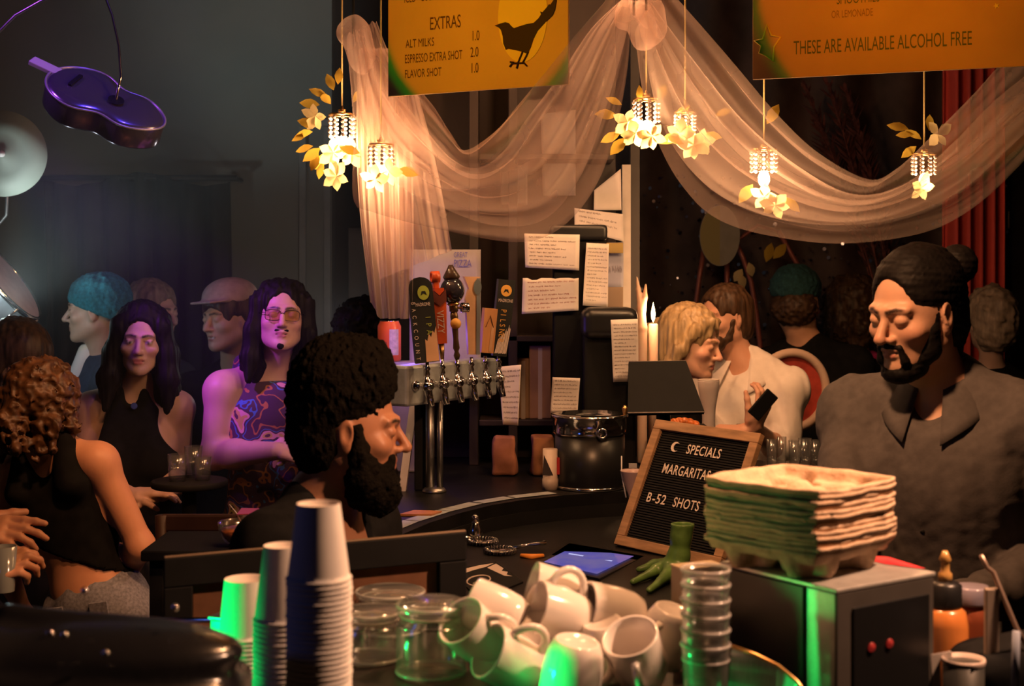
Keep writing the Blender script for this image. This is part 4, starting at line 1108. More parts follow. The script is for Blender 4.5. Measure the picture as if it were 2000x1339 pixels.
text_mesh('lettering', 'CASSEL', mpt(.14, .60), ra, rb, .016, M_MW, mm, .62, .0008)
# ---- hawthorne strainers and shaker lid
def strainer(c, a, label):
    root = empty('cocktail_strainer', c, label, 'strainer', 'cocktail strainers on the counter'); R = rotz(a)
    MB().lathe([(0, .010), (.036, .010), (.040, .008), (.036, .006), (0, .006)], c, 28).build('plate', M_CHROME, root)
    coil = [c + Vector((math.cos(t) * (.036 + .006 * math.cos(t * 26)), math.sin(t) * (.036 + .006 * math.cos(t * 26)), .006 + .006 * math.sin(t * 26) + .0005)) for t in [i * 2 * math.pi / 400 for i in range(400)]]
    MB().tube(coil, .0011, 4, closed=True).build('spring_coil', M_CHROME, root)
    MB().tube([c + R @ Vector((.036, 0, .010)), c + R @ Vector((.08, 0, .016)), c + R @ Vector((.125, 0, .018))], [.005, .004, .006], 8).build('handle', M_CHROME, root)
strainer(onz(976, 1080, Z_CTR) + Vector((0, 0, .001)), 20, 'nearer coil-edged cocktail strainer on the dark counter')
c2 = onz(985, 1072, Z_CTR) + Vector((0, .07, .001)); strainer(Vector((P(942, 0, c2.y).x, c2.y, Z_CTR + .001)), 150, 'farther coil-edged cocktail strainer behind the other one')
jg = Vector((P(928, 0, 3.74).x, 3.74, Z_CTR)); z = lambda py: P(0, py, 3.74).z
jr = empty('shaker_top', jg, 'small steel shaker cap with round knob beside the strainers', 'shaker')
MB().lathe([(.020, Z_CTR), (.021, Z_CTR + .003), (.019, Z_CTR + .03), (.012, Z_CTR + .045), (.010, Z_CTR + .05)], (jg.x, jg.y, 0), 18).build('body', M_CHROME, jr)
MB().ball((jg.x, jg.y, Z_CTR + .058), .011, 12).build('knob', M_CHROME, jr)
oq = onz(1038, 1090, Z_CTR)
o = MB().tube([oq + Vector((-.026, .012, .004)), oq + Vector((0, -.004, .004)), oq + Vector((.030, .014, .004))], [.006, .008, .005], 8).build('orange_peel', mat('peel_orange', (.85, .30, .04), .5)); tag(o, 'twisted orange peel lying beside the tablet', 'orange peel')

# ---- green monster-foot ornament on the counter
fq = onz(1310, 1128, Z_CTR); d = fq.y; w = PXM(d); 
def fp(px, py, dd=0): return P(px, py, d + dd)
S = SDF()
S.chain([fp(1333, 1024), fp(1330, 1050), fp(1326, 1085), fp(1318, 1110)], [24 * w, 20 * w, 21 * w, 25 * w], .01)
for (x1, y1, x2, y2, dd) in ((1282, 1110, 1236, 1136, -.04), (1300, 1122, 1268, 1152, -.10), (1342, 1124, 1345, 1155, -.12), (1278, 1100, 1248, 1112, .05)):
    e = onz(x2, y2, Z_CTR + .008); m_ = onz(x1, y1 + 4, Z_CTR + .016)
    S.chain([fp(1316, 1108), m_, e], [20 * w, 11 * w, 6 * w], .008)
S.cone(fp(1334, 1012), fp(1333, 1035), 17 * w, 15 * w, .004, '-')
o = sdf_object('claw_foot_vase', S, .0035, mat('green_ceramic', (.10, .20, .05), .35, var=.4, vscale=25, coat=.2), None, noise=wavy(.001, 90, seed=80), cuts=[((0, 0, Z_CTR + .001), (0, 0, -1)), (fp(1333, 1022), (0, 0, 1))])
tag(o, 'green ceramic vase shaped like a clawed foot', 'vase')
# ------------------------------------------------------------------ foreground: espresso machine top with cups, mugs, jars, trays
ZM = Z_MACH
em = empty('espresso_machine', (-.02, 2.05, 0), 'wide steel espresso machine whose top holds mugs, jars and cups', 'espresso machine')
MB().box((-.315, 2.00, ZM - .012), (1.27, .90, .024), bev=.006).build('cup_tray', mat('tray_dark_steel', (.10, .09, .085), .35, .8, var=.2), em)
MB().box((-.315, 2.00, ZM - .225), (1.23, .86, .40), bev=.02).build('body', M_STEEL, em)
MB().box((-.315, 2.06, (ZM - .425) / 2), (1.25, .62, ZM - .425), bev=.01).build('base_cabinet', M_BLACKM, em)
MB().tube([(-.93, 2.42, ZM + .02), (.31, 2.42, ZM + .02)], .005, 8).build('guard_rail', M_CHROME, em)
for xx in (-.9, -.3, .29): MB().tube([(xx, 2.42, ZM), (xx, 2.42, ZM + .02)], .004, 8).build('rail_post', M_CHROME, em)

# ---- paper cups
M_CUP = mat('paper_cup', (.74, .70, .68), .75, var=.04, vscale=30)
M_CUPIN = mat('paper_cup_base', (.72, .62, .56), .8, var=.05)
def cup_mesh(rb, rt, h, name):
    """upturned paper cup: base disc at the top, rolled rim at the bottom, z from 0 (rim) to h"""
    rr = .0026
    prof = [(rt - .001, .0)] + [(rt + rr * math.sin(a), rr - rr * math.cos(a)) for a in [k * math.pi / 5 for k in range(1, 5)]] + [(rt - .0006, 2 * rr), (rt - .0008, .010), (rb, h)]
    m = MB().lathe(prof, (0, 0, 0), 36, cap=False)
    m.lathe([(rb, h), (rb - .0012, h), (rb - .0016, h - .004), (0, h - .004)], (0, 0, 0), 36, m=1, cap=False)
    m.lathe([(rt - .0015, .001), (rb - .0015, h - .006)], (0, 0, 0), 36, cap=False)
    return m.mesh(name, [M_CUP, M_CUPIN])
def cup_stack(px, top, d, rb, rt, h, pitch, zlow, label1, label_n, group):
    me = cup_mesh(rb, rt, h, 'paper_cup'); x = P(px, 0, d).x; zt_ = P(px, top, d).z; k = 0
    g = random.Random(int(px))
    while True:
        z0 = zt_ - h - k * pitch
        if z0 < zlow + pitch * .99 and k > 0 and z0 < zlow: break
        o = link_mesh('paper_cup', me); o.location = (x + g.uniform(-.0006, .0006), d + g.uniform(-.0006, .0006), z0); o.rotation_euler.z = g.uniform(0, 6)
        tag(o, label1 if k == 0 else label_n, 'paper cup', group); k += 1
    return zt_ - h - (k - 1) * pitch
d = 1.78; zt_ = P(0, 982, d).z
n_ = 24; pit = .0066; hh = .097
zl = zt_ - hh - (n_ - 1) * pit
cup_stack(623, 982, d, .0272, .0395, hh, pit, zl - .0001, 'top upturned paper cup of the tallest stack', 'upturned paper cup nested in the tallest stack below its top cup', 'cups nested in the tallest stack')
PED = empty('cup_riser', (P(623, 0, d).x, d, 1.1), 'dark round riser under the tallest paper cup stack', 'riser')
MB().lathe([(.05, ZM), (.05, zl - .0005)] if zl > ZM + .003 else [(.05, ZM - .05), (.05, ZM - .049)], (P(623, 0, d).x, d, 0), 28).build('riser_disc', M_BLACKM, PED)
d2 = 1.97; z2 = P(0, 1064, d2).z; h2 = .105
n2 = int((z2 - h2 - ZM) / .0070)
zl2 = ZM + .0005
cup_stack(553, 1064, d2, .0270, .0400, h2, (z2 - h2 - zl2) / max(n2, 1), zl2 - .0001, 'top upturned paper cup of the middle stack behind the tallest', 'upturned paper cup lower down the middle stack', 'cups nested in the middle stack')
d3 = 2.17; z3 = P(0, 1128, d3).z
cup_stack(481, 1129, d3, .0335, .042, z3 - ZM - .0005 if z3 - ZM < .11 else .09, .0068, ZM, 'short wide paper cup lit bright green beside the stacks', 'paper cup under the green-lit short cup', 'green-lit paper cups')

# ---- sugar box in front of them, and the dark hooded machine at the corner
bx0 = P(478, 1250, 2.24)
sb = empty('tea_box', (bx0.x, bx0.y, ZM), 'steel caddy box with pale label below the green-lit cup', 'box')
Rb = rotz(-22)
MB().box((bx0.x, bx0.y, ZM + .036), (.075, .085, .072), Rb, bev=.003).build('body', mat('caddy_steel', (.35, .36, .35), .35, .3), sb)
MB().box(Vector((bx0.x, bx0.y, ZM + .036)) + Rb @ Vector((.012, -.0435, -.002)), (.042, .0012, .020), Rb).build('label', mat('label_tan', (.55, .40, .34), .7), sb)
MB().box(Vector((bx0.x, bx0.y, ZM + .074)), (.079, .089, .004), Rb, bev=.001).build('lid', M_STEEL, sb)
S = SDF(); q = P(190, 1300, 1.66)
S.rbox((q.x - .10, 1.655, ZM + .07), (.24, .09, .075), Matrix.Rotation(math.radians(7), 3, 'Y'), .02, .02)
S.ell((q.x + .0, 1.67, ZM + .165), (.17, .09, .035), None, .04); S.cone((q.x - .12, 1.70, ZM + .20), (q.x + .10, 1.70, ZM + .175), .016, .010, .02)
S.ell((q.x - .16, 1.63, ZM + .17), (.07, .06, .03), None, .03)
gh = empty('grinder_hood', (q.x, 1.66, ZM), 'low glossy black machine hood in the dark lower corner', 'machine')
sdf_object('hood', S, .007, mat('hood_black', (.010, .010, .012), .22, spec=.6, bump=.35, bscale=18), gh, cuts=[((0, 0, ZM + .0008), (0, 0, -1))])
for k, (px, py) in enumerate(((98, 1237), (342, 1186), (206, 1275), (126, 1240), (165, 1153))):
    p_ = P(px, py, 1.575 if py > 1200 else 1.66); MB().ball((p_.x, p_.y, p_.z), .0045, 10).build('knob', M_CHROME, gh)

# ---- glass jars
M_JAR = glass('jar_glass', (.96, .97, .95), .14, 1.9, .05)
M_JTHICK = mat('jar_glass_highlight', (.80, .80, .74), .14, spec=.9, coat=.8, alpha=.40)  # jar edges, made pale to stand in for their bright highlights
def jar(px, top, bot, w, d, label, lid=True):
    x = P(px, 0, d).x; r = w / 2 * PXM(d); zt_ = P(0, top, d).z; c = Vector((x, d, ZM + .0005)); H = zt_ - c.z
    root = empty('glass_jar', c, label, 'jar', 'glass jars on the machine top')
    MB().lathe([(0, .0), (r * .92, 0), (r, .006), (r, H * .66), (r * .80, H * .76), (r * .80, H * .80), (r * .77, H * .80), (r * .77, H * .76), (r * .955, H * .65), (r * .955, .010), (r * .88, .006), (0, .006)], c, 36, cap=False).build('body', M_JAR, root)
    if lid:
        MB().lathe([(0, H * .815), (r * .92, H * .815), (r * .98, H * .84), (r * .98, H * .95), (r * .90, H * 1.0), (0, H * 1.0), ], c, 36, cap=False).lathe([(0, H * .83), (r * .90, H * .83), (r * .94, H * .85), (r * .94, H * .93), (r * .88, H * .975), (0, H * .975)][::-1], c, 36, cap=False).build('lid', M_JAR, root)
        MB().tube([c + Vector((r * .86 * math.cos(a), r * .86 * math.sin(a), H * .808)) for a in [i * math.pi / 18 for i in range(36)]], .0018, 6, closed=True).build('seal_ring', mat('seal_white', (.6, .55, .5), .5), root)
    MB().tube([c + Vector((r * .97 * math.cos(a), r * .97 * math.sin(a), .006)) for a in [i * math.pi / 18 for i in range(36)]], .003, 8, closed=True).build('foot_highlight', M_JTHICK, root)
    MB().tube([c + Vector((r * .965 * math.cos(a), r * .965 * math.sin(a), H * .945)) for a in [i * math.pi / 18 for i in range(36)]], .0026, 8, closed=True).build('rim_highlight', M_JTHICK, root)
    MB().tube([c + Vector((r * 1.0 * math.cos(a), r * 1.0 * math.sin(a), H * .70)) for a in [i * math.pi / 18 for i in range(36)]], .0012, 6, closed=True).build('wire_bail', M_CHROME, root)
    return root
jar(842, 1172, 1310, 138, 2.16, 'round glass jar with flat lid beside the mug pile')
jar(725, 1188, 1320, 120, 2.24, 'round glass jar half hidden by the tall cups')
jar(762, 1150, 1200, 138, 2.42, 'glass jar at the back under the brown panel')

# ---- mugs
M_MUG = mat('mug_glaze', (.78, .72, .68), .16, spec=.55, coat=.5)
M_MUGD = mat('mug_glaze_inside', (.70, .66, .62), .2, spec=.5)
def mug_mesh():
    R_, H, t = .040, .086, .0035
    prof = [(0, .002), (R_ * .62, .002), (R_ * .66, 0), (R_ * .74, .002), (R_ * .90, .016), (R_ * .99, .040), (R_, .060), (R_ * 1.01, H - .003), (R_ * 1.0, H), (R_ - t, H - .001), (R_ - t - .001, .05), (R_ * .82, .02), (R_ * .6, .008), (0, .007)]
    return MB().lathe(prof, (0, 0, 0), 32, cap=False).mesh('mug_bowl', [M_MUG])
def mug_handle():
    pts = [Vector((.037 + .030 * math.sin(a), 0, .045 - .026 * math.cos(a))) for a in [math.pi * k / 10 for k in range(11)]]
    return MB().tube(pts, [.0068] + [.0058] * 9 + [.0068], 10).mesh('mug_handle', [M_MUG])
ME_M, ME_H = mug_mesh(), mug_handle()
def mug(px, py, d, axis, spin, label, k=1.0):
    """axis: direction from base to opening; the mug's centre falls on (px, py)"""
    c = P(px, py, d); ax = nrm(axis); q = ax.to_track_quat('Z', 'Y')
    root = empty('mug', c - ax * .043 * k, label, 'mug', 'white mugs piled on the machine top')
    root.rotation_mode = 'QUATERNION'; root.rotation_quaternion = q @ Matrix.Rotation(math.radians(spin), 3, 'Z').to_quaternion(); root.scale = (k, k, k)
    link_mesh('bowl', ME_M, root, local=True); link_mesh('handle', ME_H, root, local=True)
    return root
mug(1118, 1312, 2.02, (-.15, .10, -1), 200, 'white mug standing upturned at the front of the pile', 1.12)
mug(1000, 1292, 2.08, (-.75, -.35, .45), 60, 'white mug tipped on its side, lit green within', 1.05)
mug(1245, 1285, 2.06, (-.30, -.45, .85), -60, 'dark-shaded mug tilted towards the camera by the glass stack', 1.05)
mug(1300, 1238, 2.16, (-.30, .2, -1), 0, 'upturned mug glowing green beside the glass stack', 1.0)
mug(1095, 1200, 2.16, (-.85, -.30, .30), 90, 'mug with green open mouth in the middle of the pile', 1.05)
mug(972, 1196, 2.16, (-.80, .25, .25), 250, 'mug lying with shaded mouth at the jar side of the pile', 1.0)
mug(1088, 1160, 2.20, (-.80, -.10, .25), -60, 'topmost mug of the pile with green-lit rim', 1.0)
mug(1196, 1198, 2.19, (-.85, -.25, .20), 200, 'big white mug lying along the far right of the pile', 1.08)
mug(930, 1240, 2.12, (-.55, -.5, .65), 30, 'mug leaning on the jar with its mouth turned left', 1.0)
mug(1185, 1262, 2.14, (.2, .2, -1), 130, 'upturned mug under the big lying mug', 1.0)
mug(1040, 1252, 2.16, (.1, .3, -1), 300, 'upturned mug buried in the middle of the pile', 1.0)
mug(962, 1262, 2.24, (0, .2, -1), 10, 'upturned mug at the back behind the jar', 1.0)

# ---- stack of clear glasses
gp = P(1378, 1339, 1.96); 
r0 = 46 * PXM(1.96)
gm = MB().lathe([(0, .004), (r0 * .80, .004), (r0 * .84, 0), (r0 * .88, .003), (r0 * 1.0, .085), (r0 * 1.04, .100), (r0 * .98, .1005), (r0 * .94, .085), (r0 * .80, .012), (0, .012)], (0, 0, 0), 28, cap=False).mesh('stack_glass', [M_GL])
M_THICK = mat('thick_glass_highlight', (.80, .76, .74), .14, spec=.9, coat=.8, alpha=.42)  # thick rims and bases, their pale tone stands in for highlight rings
RIM_ME = MB().tube([Vector((r0 * 1.02 * math.cos(a), r0 * 1.02 * math.sin(a), .0985)) for a in [i * math.pi / 16 for i in range(32)]], .0024, 8, closed=True).tube([Vector((r0 * .985 * math.cos(a), r0 * .985 * math.sin(a), .078)) for a in [i * math.pi / 16 for i in range(32)]], .0016, 6, closed=True).mesh('glass_rim', [M_THICK])
BASE_ME = MB().lathe([(0, .0125), (r0 * .74, .0125), (r0 * .79, .009), (r0 * .78, .005), (0, .005)], (0, 0, 0), 28, cap=False).mesh('glass_base', [M_THICK])
zt_ = P(0, 1108, 1.96).z; pitch = 29 * PXM(1.96); n_ = 0
zz = ZM + .0005
names_ = ['lowest', 'second', 'third', 'fourth', 'fifth', 'sixth', 'seventh', 'eighth', 'ninth']
cnt = max(2, int(round((zt_ - .100 - zz) / pitch)) + 1); pitch = (zt_ - .1005 - zz) / (cnt - 1)
for k in range(cnt):
    o = link_mesh('stacked_glass', gm); o.location = (gp.x, 1.96, zz + k * pitch)
    c_ = link_mesh('rim', RIM_ME, o, local=True); c_ = link_mesh('base_highlight', BASE_ME, o, local=True)
    tag(o, ('topmost' if k == cnt - 1 else names_[k] + ' from the bottom') + ' clear tumbler of the tall glass stack beside the mugs', 'glass', 'tumblers of the glass stack')
# curved chrome rail end at the foot of the steel box
cr0 = [P(1430, 1262, 1.98), P(1475, 1278, 1.96), P(1520, 1300, 1.94), P(1556, 1330, 1.92), P(1585, 1370, 1.90)]
hp = MB()
for a, c in zip(cr0[:-1], cr0[1:]): hp.add([a, c, Vector((c.x - .01, c.y, ZM - .02)), Vector((a.x - .01, a.y, ZM - .02))], [(0, 1, 2, 3)])
lv = hp.build('drip_guard', M_STEEL); lv.modifiers.new('t', 'SOLIDIFY').thickness = .002
e_ = MB().tube(cr0, .003, 8).build('rolled_edge', mat('brass', (.75, .45, .18), .3, 1.0)); adopt(e_, lv)
tag(lv, 'curved steel drip guard in front of the steel box', 'drip guard')

# ---- steel box (toaster) with red lamps
Zt = P(1634, 1150, 1.98).z; tc = P(1634, 1150, 1.98)
E1 = Vector((math.cos(math.radians(34)), math.sin(math.radians(34)), 0)); E2 = Vector((-E1.y, E1.x, 0)); Wt, Dt = .205, .235
tz = empty('toaster', (tc.x, tc.y, ZM), 'steel toaster with black front panel and two red lamps under the trays', 'toaster')
RT = frame_R(E1, E2, Vector((0, 0, 1)))
def tbox(name, a0, a1, b0, b1, z0, z1, m, bev=.003, parent=tz):
    c = tc + E1 * (a0 + a1) / 2 + E2 * (b0 + b1) / 2; c.z = (z0 + z1) / 2
    return MB().box(c, (a1 - a0, b1 - b0, z1 - z0), RT, bev=bev).build(name, m, parent)
M_TST = mat('toaster_steel', (.55, .53, .50), .42, .55, var=.12, vscale=40)
M_TSTD = mat('toaster_front', (.085, .075, .068), .5, .3, var=.1)
tbox('body', .003, Wt, .003, Dt, 1.005, Zt - .006, M_TST, .004)
tbox('top_plate', -.002, Wt + .004, -.002, Dt + .004, Zt - .006, Zt, M_TST, .0015)
tbox('front_frame', .0, Wt, -.001, .004, 1.01, Zt - .007, M_TSTD, .001)
pn = tbox('control_panel', .030, Wt - .012, -.004, .0, Zt - .215, Zt - .030, mat('panel_black', (.010, .010, .011), .3), .002)
M_RED = mat('lamp_red', (.20, .02, .02), .3, emit=(.6, .03, .02), estr=.22)
for a in (.066, .104):
    c = tc + E1 * a - E2 * .005; c.z = Zt - .090
    o = MB().lathe([(0, .003), (.0062, .002), (.0070, 0)], c, 16, frame_R(E1, Vector((0, 0, 1)), -E2)).build('indicator_lamp', M_RED); adopt(o, tz)
tbox('side_panel', -.003, .003, .062, Dt - .004, 1.02, Zt - .008, mat('side_black', (.010, .010, .011), .35), .001)
for a, b2 in ((.02, .02), (Wt - .02, .02), (.02, Dt - .02), (Wt - .02, Dt - .02)):
    c = tc + E1 * a + E2 * b2; o = MB().lathe([(.012, 0), (.012, .02)], (c.x, c.y, .985), 12).build('foot', M_BLACK); adopt(o, tz)
SIDE_T = empty('side_shelf', (.77, tc.y + .22, 0), 'dark side cabinet carrying the toaster and bottles', 'cabinet')
MB().box((.77, tc.y + .22, .965), (.84, .62, .04), bev=.005).build('worktop', M_BLACKTOP, SIDE_T)
MB().box((.77, tc.y + .22, .4725), (.80, .58, .945), bev=.005).build('carcass', M_BLACKM, SIDE_T)
# green-lit carton corner left of the toaster
cq = P(1330, 1112, 2.22)
ct = empty('tea_carton', (cq.x + .03, cq.y + .03, ZM), 'upright tan carton with green-lit side behind the glass stack', 'carton')
MB().box((cq.x + .030, cq.y + .03, (ZM + cq.z) / 2), (.075, .04, cq.z - ZM), rotz(24), bev=.002).build('box', mat('carton_tan', (.50, .42, .30), .7, var=.1), ct)
MB().box((cq.x + .030, cq.y + .03, cq.z + .001), (.077, .042, .002), rotz(24)).build('flap', mat('carton_lid', (.55, .45, .30), .7), ct)

# ---- moulded pulp carrier trays
M_PULP = mat('paper_pulp', (.54, .38, .26), .95, var=.22, vscale=40, bump=.5, bscale=120)
def tray_mesh(seed):
    N = 60; L = .226; h2 = L / 2; g = random.Random(seed)
    wob = [g.uniform(-1, 1) for _ in range(12)]
    def height(x, y):
        ax, ay = abs(x), abs(y)
        z = 0.0
        e = max(ax, ay)
        t = min(max((h2 - .006 - e) / .012, 0), 1); z -= .018 * t * t * (3 - 2 * t)                # rim then shoulder
        for cx in (-.051, .051):
            for cy in (-.051, .051):
                rr = math.hypot(x - cx, y - cy); a = math.atan2(y - cy, x - cx)
                rw = .036 + .009 * math.cos(4 * a)
                t = min(max((rw + .007 - rr) / .012, 0), 1); z -= .024 * t * t * (3 - 2 * t)
        t = min(max((.024 - math.hypot(x, y)) / .014, 0), 1); z += .012 * t
        q = mnoise.noise(Vector((x * 30 + seed * 7, y * 30, 0)))
        return z + .0022 * q
    def outer(u, v):
        rr = math.hypot(u, v); k = 1 - .10 * max(0, rr - 1.12) / .29
        return k * (1 + .010 * mnoise.noise(Vector((u * 3 + seed * 5, v * 3, 1.7))) + .005 * mnoise.noise(Vector((u * 11, v * 11 + seed, 0))))
    vs = []; fs = []
    for lay, dz in ((0, 0), (1, -.0030)):
        for i in range(N + 1):
            for j in range(N + 1):
                u = -1 + 2 * i / N; v = -1 + 2 * j / N; k = outer(u, v)
                vs.append((u * h2 * k, v * h2 * k, height(u * h2, v * h2) + dz))
    n1 = N + 1; o = n1 * n1
    for i in range(N):
        for j in range(N):
            a, b2, c, d_ = i * n1 + j, (i + 1) * n1 + j, (i + 1) * n1 + j + 1, i * n1 + j + 1
            fs.append((a, b2, c, d_)); fs.append((o + d_, o + c, o + b2, o + a))
    loop = [i * n1 for i in range(N)] + [N * n1 + j for j in range(N)] + [(N - i) * n1 + N for i in range(N)] + [N - j for j in range(N)]
    m_ = len(loop); base = len(vs)
    for r_ in (0, 1):          # skirt folded down round the rim, uneven lower edge
        for i in loop:
            x, y, z = vs[i]; s_ = .998 if r_ == 0 else .975
            dz = -.0078 - .0016 * mnoise.noise(Vector((x * 60, y * 60, seed * 3.1))) if r_ == 0 else -.0060
            vs.append((x * s_, y * s_, z + dz))
    for i in range(m_):
        j = (i + 1) % m_
        fs.append((loop[j], loop[i], base + i, base + j)); fs.append((base + j, base + i, base + m_ + i, base + m_ + j)); fs.append((base + m_ + j, base + m_ + i, o + loop[i], o + loop[j]))
    return raw_mesh('carrier_tray', vs, np.array(fs), [M_PULP])
TM = [tray_mesh(k) for k in range(5)]
fc = P(1600, 962, 1.985); EA = Vector((math.cos(math.radians(43)), math.sin(math.radians(43)), 0)); EB = Vector((-EA.y, EA.x, 0))
tcn_ = fc + EA * .113 + EB * .113; z_top = fc.z; z_bot = Zt + .046; NT = 13
g = random.Random(5); ord_ = ['second', 'third', 'fourth', 'fifth', 'sixth', 'seventh', 'eighth', 'ninth', 'tenth', 'eleventh', 'twelfth']
for k in range(NT):
    z_ = z_top - (z_top - z_bot) * k / (NT - 1)
    o = link_mesh('carrier_tray', TM[k % 5]); o.location = (tcn_.x + g.uniform(-.0025, .0025), tcn_.y + g.uniform(-.0025, .0025), z_)
    o.rotation_euler.z = math.radians(43 + g.uniform(-1.2, 1.2) + 90 * (k % 4))
    tag(o, 'topmost pulp carrier tray of the stack on the toaster' if k == 0 else ('lowest pulp carrier tray of the stack, its feet on the toaster' if k == NT - 1 else ord_[k - 1] + ' pulp carrier tray from the top of the stack'), 'carrier tray', 'stacked pulp carrier trays')
# red packet behind the trays
rp_ = P(1770, 1108, 2.32)
pk = [P(1734, 1087, 2.17), P(1808, 1111, 2.115), P(1806, 1124, 2.11), P(1728, 1116, 2.15)]
pk += [p + Vector((-.012, .02, -.003)) for p in pk]
o = MB().add(pk, [(3, 2, 1, 0), (4, 5, 6, 7), (0, 1, 5, 4), (1, 2, 6, 5), (2, 3, 7, 6), (3, 0, 4, 7)]).build('red_packet', mat('packet_red', (.62, .03, .045), .5, var=.1))
for v in o.data.vertices: v.co.z = max(v.co.z, Zt + .001)
tag(o, 'folded red packet lying behind the carrier trays', 'packet')

# ---- bottles and bits at the right
SZ = .985
M_SYR = mat('syrup_orange', (.55, .19, .045), .3, var=.25, vscale=12, coat=.4)
def bottle(px, d, w, top_body, label, cap_h, m):
    c = Vector((P(px, 0, d).x, d, SZ + .0005)); r = w / 2 * PXM(d); H = P(0, top_body, d).z - c.z
    root = empty('syrup_bottle', c, label, 'bottle')
    MB().lathe([(r * .9, 0), (r, .005), (r, H * .90), (r * .88, H * .975), (r * .62, H)], c, 28).build('body', m, root)
    return root, c, r, H
root, c, r, H = bottle(1846, 2.24, 88, 1183, 'orange syrup bottle with black pump cap beside the toaster', .03, M_SYR)
MB().lathe([(r * .70, H), (r * .72, H + .002), (r * .72, H + .034), (r * .5, H + .040)], c, 24).build('cap', M_BLACK, root)
MB().lathe([(.011, H + .038), (.011, H + .052), (.007, H + .056), (.007, H + .070), (.010, H + .074), (.004, H + .088)], c, 14).build('pump', mat('pump_amber', (.45, .25, .08), .3, coat=.3), root)
q_ = c + Vector((-r * .55, -r * .92, 0))
root, c, r, H = bottle(1898, 2.36, 70, 1178, 'red brown syrup jar with clear lid behind the orange bottle', .03, mat('syrup_red', (.35, .09, .04), .3, var=.25, vscale=12, coat=.4))
MB().lathe([(r * .98, H), (r * 1.0, H + .004), (r * 1.0, H + .026), (r * .9, H + .030)], c, 24).build('lid', mat('lid_violet_grey', (.35, .32, .42), .2, coat=.5), root)
# white tag and lidded cup
o = MB().add([P(1818, 1278, 2.09), P(1858, 1271, 2.09), P(1860, 1284, 2.09), P(1836, 1290, 2.09), P(1838, 1345, 2.09), P(1823, 1345, 2.09)], [(0, 5, 4, 3, 2, 1)]).build('price_tag', M_PAPER)
sm = o.modifiers.new('t', 'SOLIDIFY'); sm.thickness = .001; tag(o, 'bent white paper tag in front of the orange syrup bottle', 'tag')
c = Vector((P(1882, 0, 2.08).x, 2.08, SZ)); zt_ = P(0, 1284, 2.08).z; r = 41 * PXM(2.08)
mc = empty('sauce_pot', c, 'round dark pot with pale rim at the lower right corner', 'pot')
MB().lathe([(r * .85, 0), (r * .97, zt_ - SZ - .006)], c, 28).build('body', mat('pot_dark', (.03, .03, .028), .4), mc)
MB().lathe([(r * .99, zt_ - SZ - .008), (r * 1.02, zt_ - SZ - .004), (r * 1.0, zt_ - SZ), (r * .90, zt_ - SZ - .001), (r * .86, zt_ - SZ - .010), (0, zt_ - SZ - .012)], c, 28, cap=False).build('rim', mat('rim_pale', (.50, .40, .36), .5), mc)
# steel upright and black bag
pt = P(1936, 1148, 2.12); o = MB().box((pt.x, pt.y, (pt.z + SZ) / 2), (.020, .012, pt.z - SZ), bev=.002).build('ruler_stand', mat('upright_tan', (.42, .33, .27), .45, .3)); tag(o, 'flat upright metal bar beside the black bag', 'bar stand')
S = SDF(); q = P(1985, 1250, 2.1); S.rbox((q.x + .05, 2.16, SZ + .13), (.075, .05, .10), Matrix.Rotation(math.radians(-10), 3, 'Y'), .03, .02)
bgp = empty('black_bag', (q.x + .05, 2.16, SZ), 'black bag with steel-edged strap at the picture corner', 'bag')
sdf_object('body', S, .006, C_BLACK, bgp, noise=wavy(.003, 40, seed=90), cuts=[((0, 0, SZ + .001), (0, 0, -1))])
MB().tube([P(1916, 1084, 2.12), P(1928, 1108, 2.12), P(1940, 1117, 2.12), P(1962, 1170, 2.11), P(1985, 1225, 2.10), P(2005, 1260, 2.1)], .0035, 8).build('strap', mat('strap_metal', (.45, .32, .26), .35, .6), bgp)
MB().tube([P(1985, 1232, 2.05), P(1982, 1345, 2.05)], .006, 8).build('side_trim', mat('trim_blue_grey', (.25, .28, .36), .35), bgp)

# ---- black framed screen in front of the barista
q = [P(320, 1088, 2.52), P(908, 1036, 2.66), P(908, 1195, 2.66), P(320, 1260, 2.52)]
Q = empty('monitor', ((q[0].x + q[1].x) / 2, 2.6, 0), 'wide black framed monitor back with brown panel before the barista', 'monitor')
ux_ = (q[1] - q[0]); uz_ = Vector((0, 0, -1)); W_ = ux_.length; ux_ = ux_.normalized(); nq = ux_.cross(uz_).normalized()
if nq.y > 0: nq = -nq
def mbar(name, a0, a1, z0, z1, off, th, m):
    c = q[0] + ux_ * (a0 + a1) / 2 + uz_ * (z0 + z1) / 2 + nq * off
    return MB().box(c, (a1 - a0, th, z1 - z0), frame_R(ux_, -nq, Vector((0, 0, 1))), bev=.002).build(name, m, Q)
mbar('casing_edge', 0, W_, 0, .052, 0, .030, M_BLACKM); mbar('casing_edge', W_ - .052, W_, .053, .17, 0, .030, M_BLACKM); mbar('casing_edge', 0, .05, .053, .17, 0, .030, M_BLACKM); mbar('casing_edge', 0, W_, .171, .20, 0, .030, M_BLACKM)
mbar('back_panel', .05, W_ - .052, .053, .17, -.010, .010, mat('panel_brown', (.20, .085, .04), .75, var=.15, vscale=30))
mbar('top_trim', 0, W_, -.003, .001, .006, .012, mat('trim_brown', (.16, .11, .07), .5))
b0 = q[0] + ux_ * (W_ * .55)
MB().box((b0.x, b0.y + .03, (b0.z - .19) / 2), (.08, .04, b0.z - .19), bev=.004).build('post', M_BLACKM, Q)
MB().box((b0.x, b0.y + .03, .01), (.3, .2, .02), bev=.004).build('foot', M_BLACKM, Q)
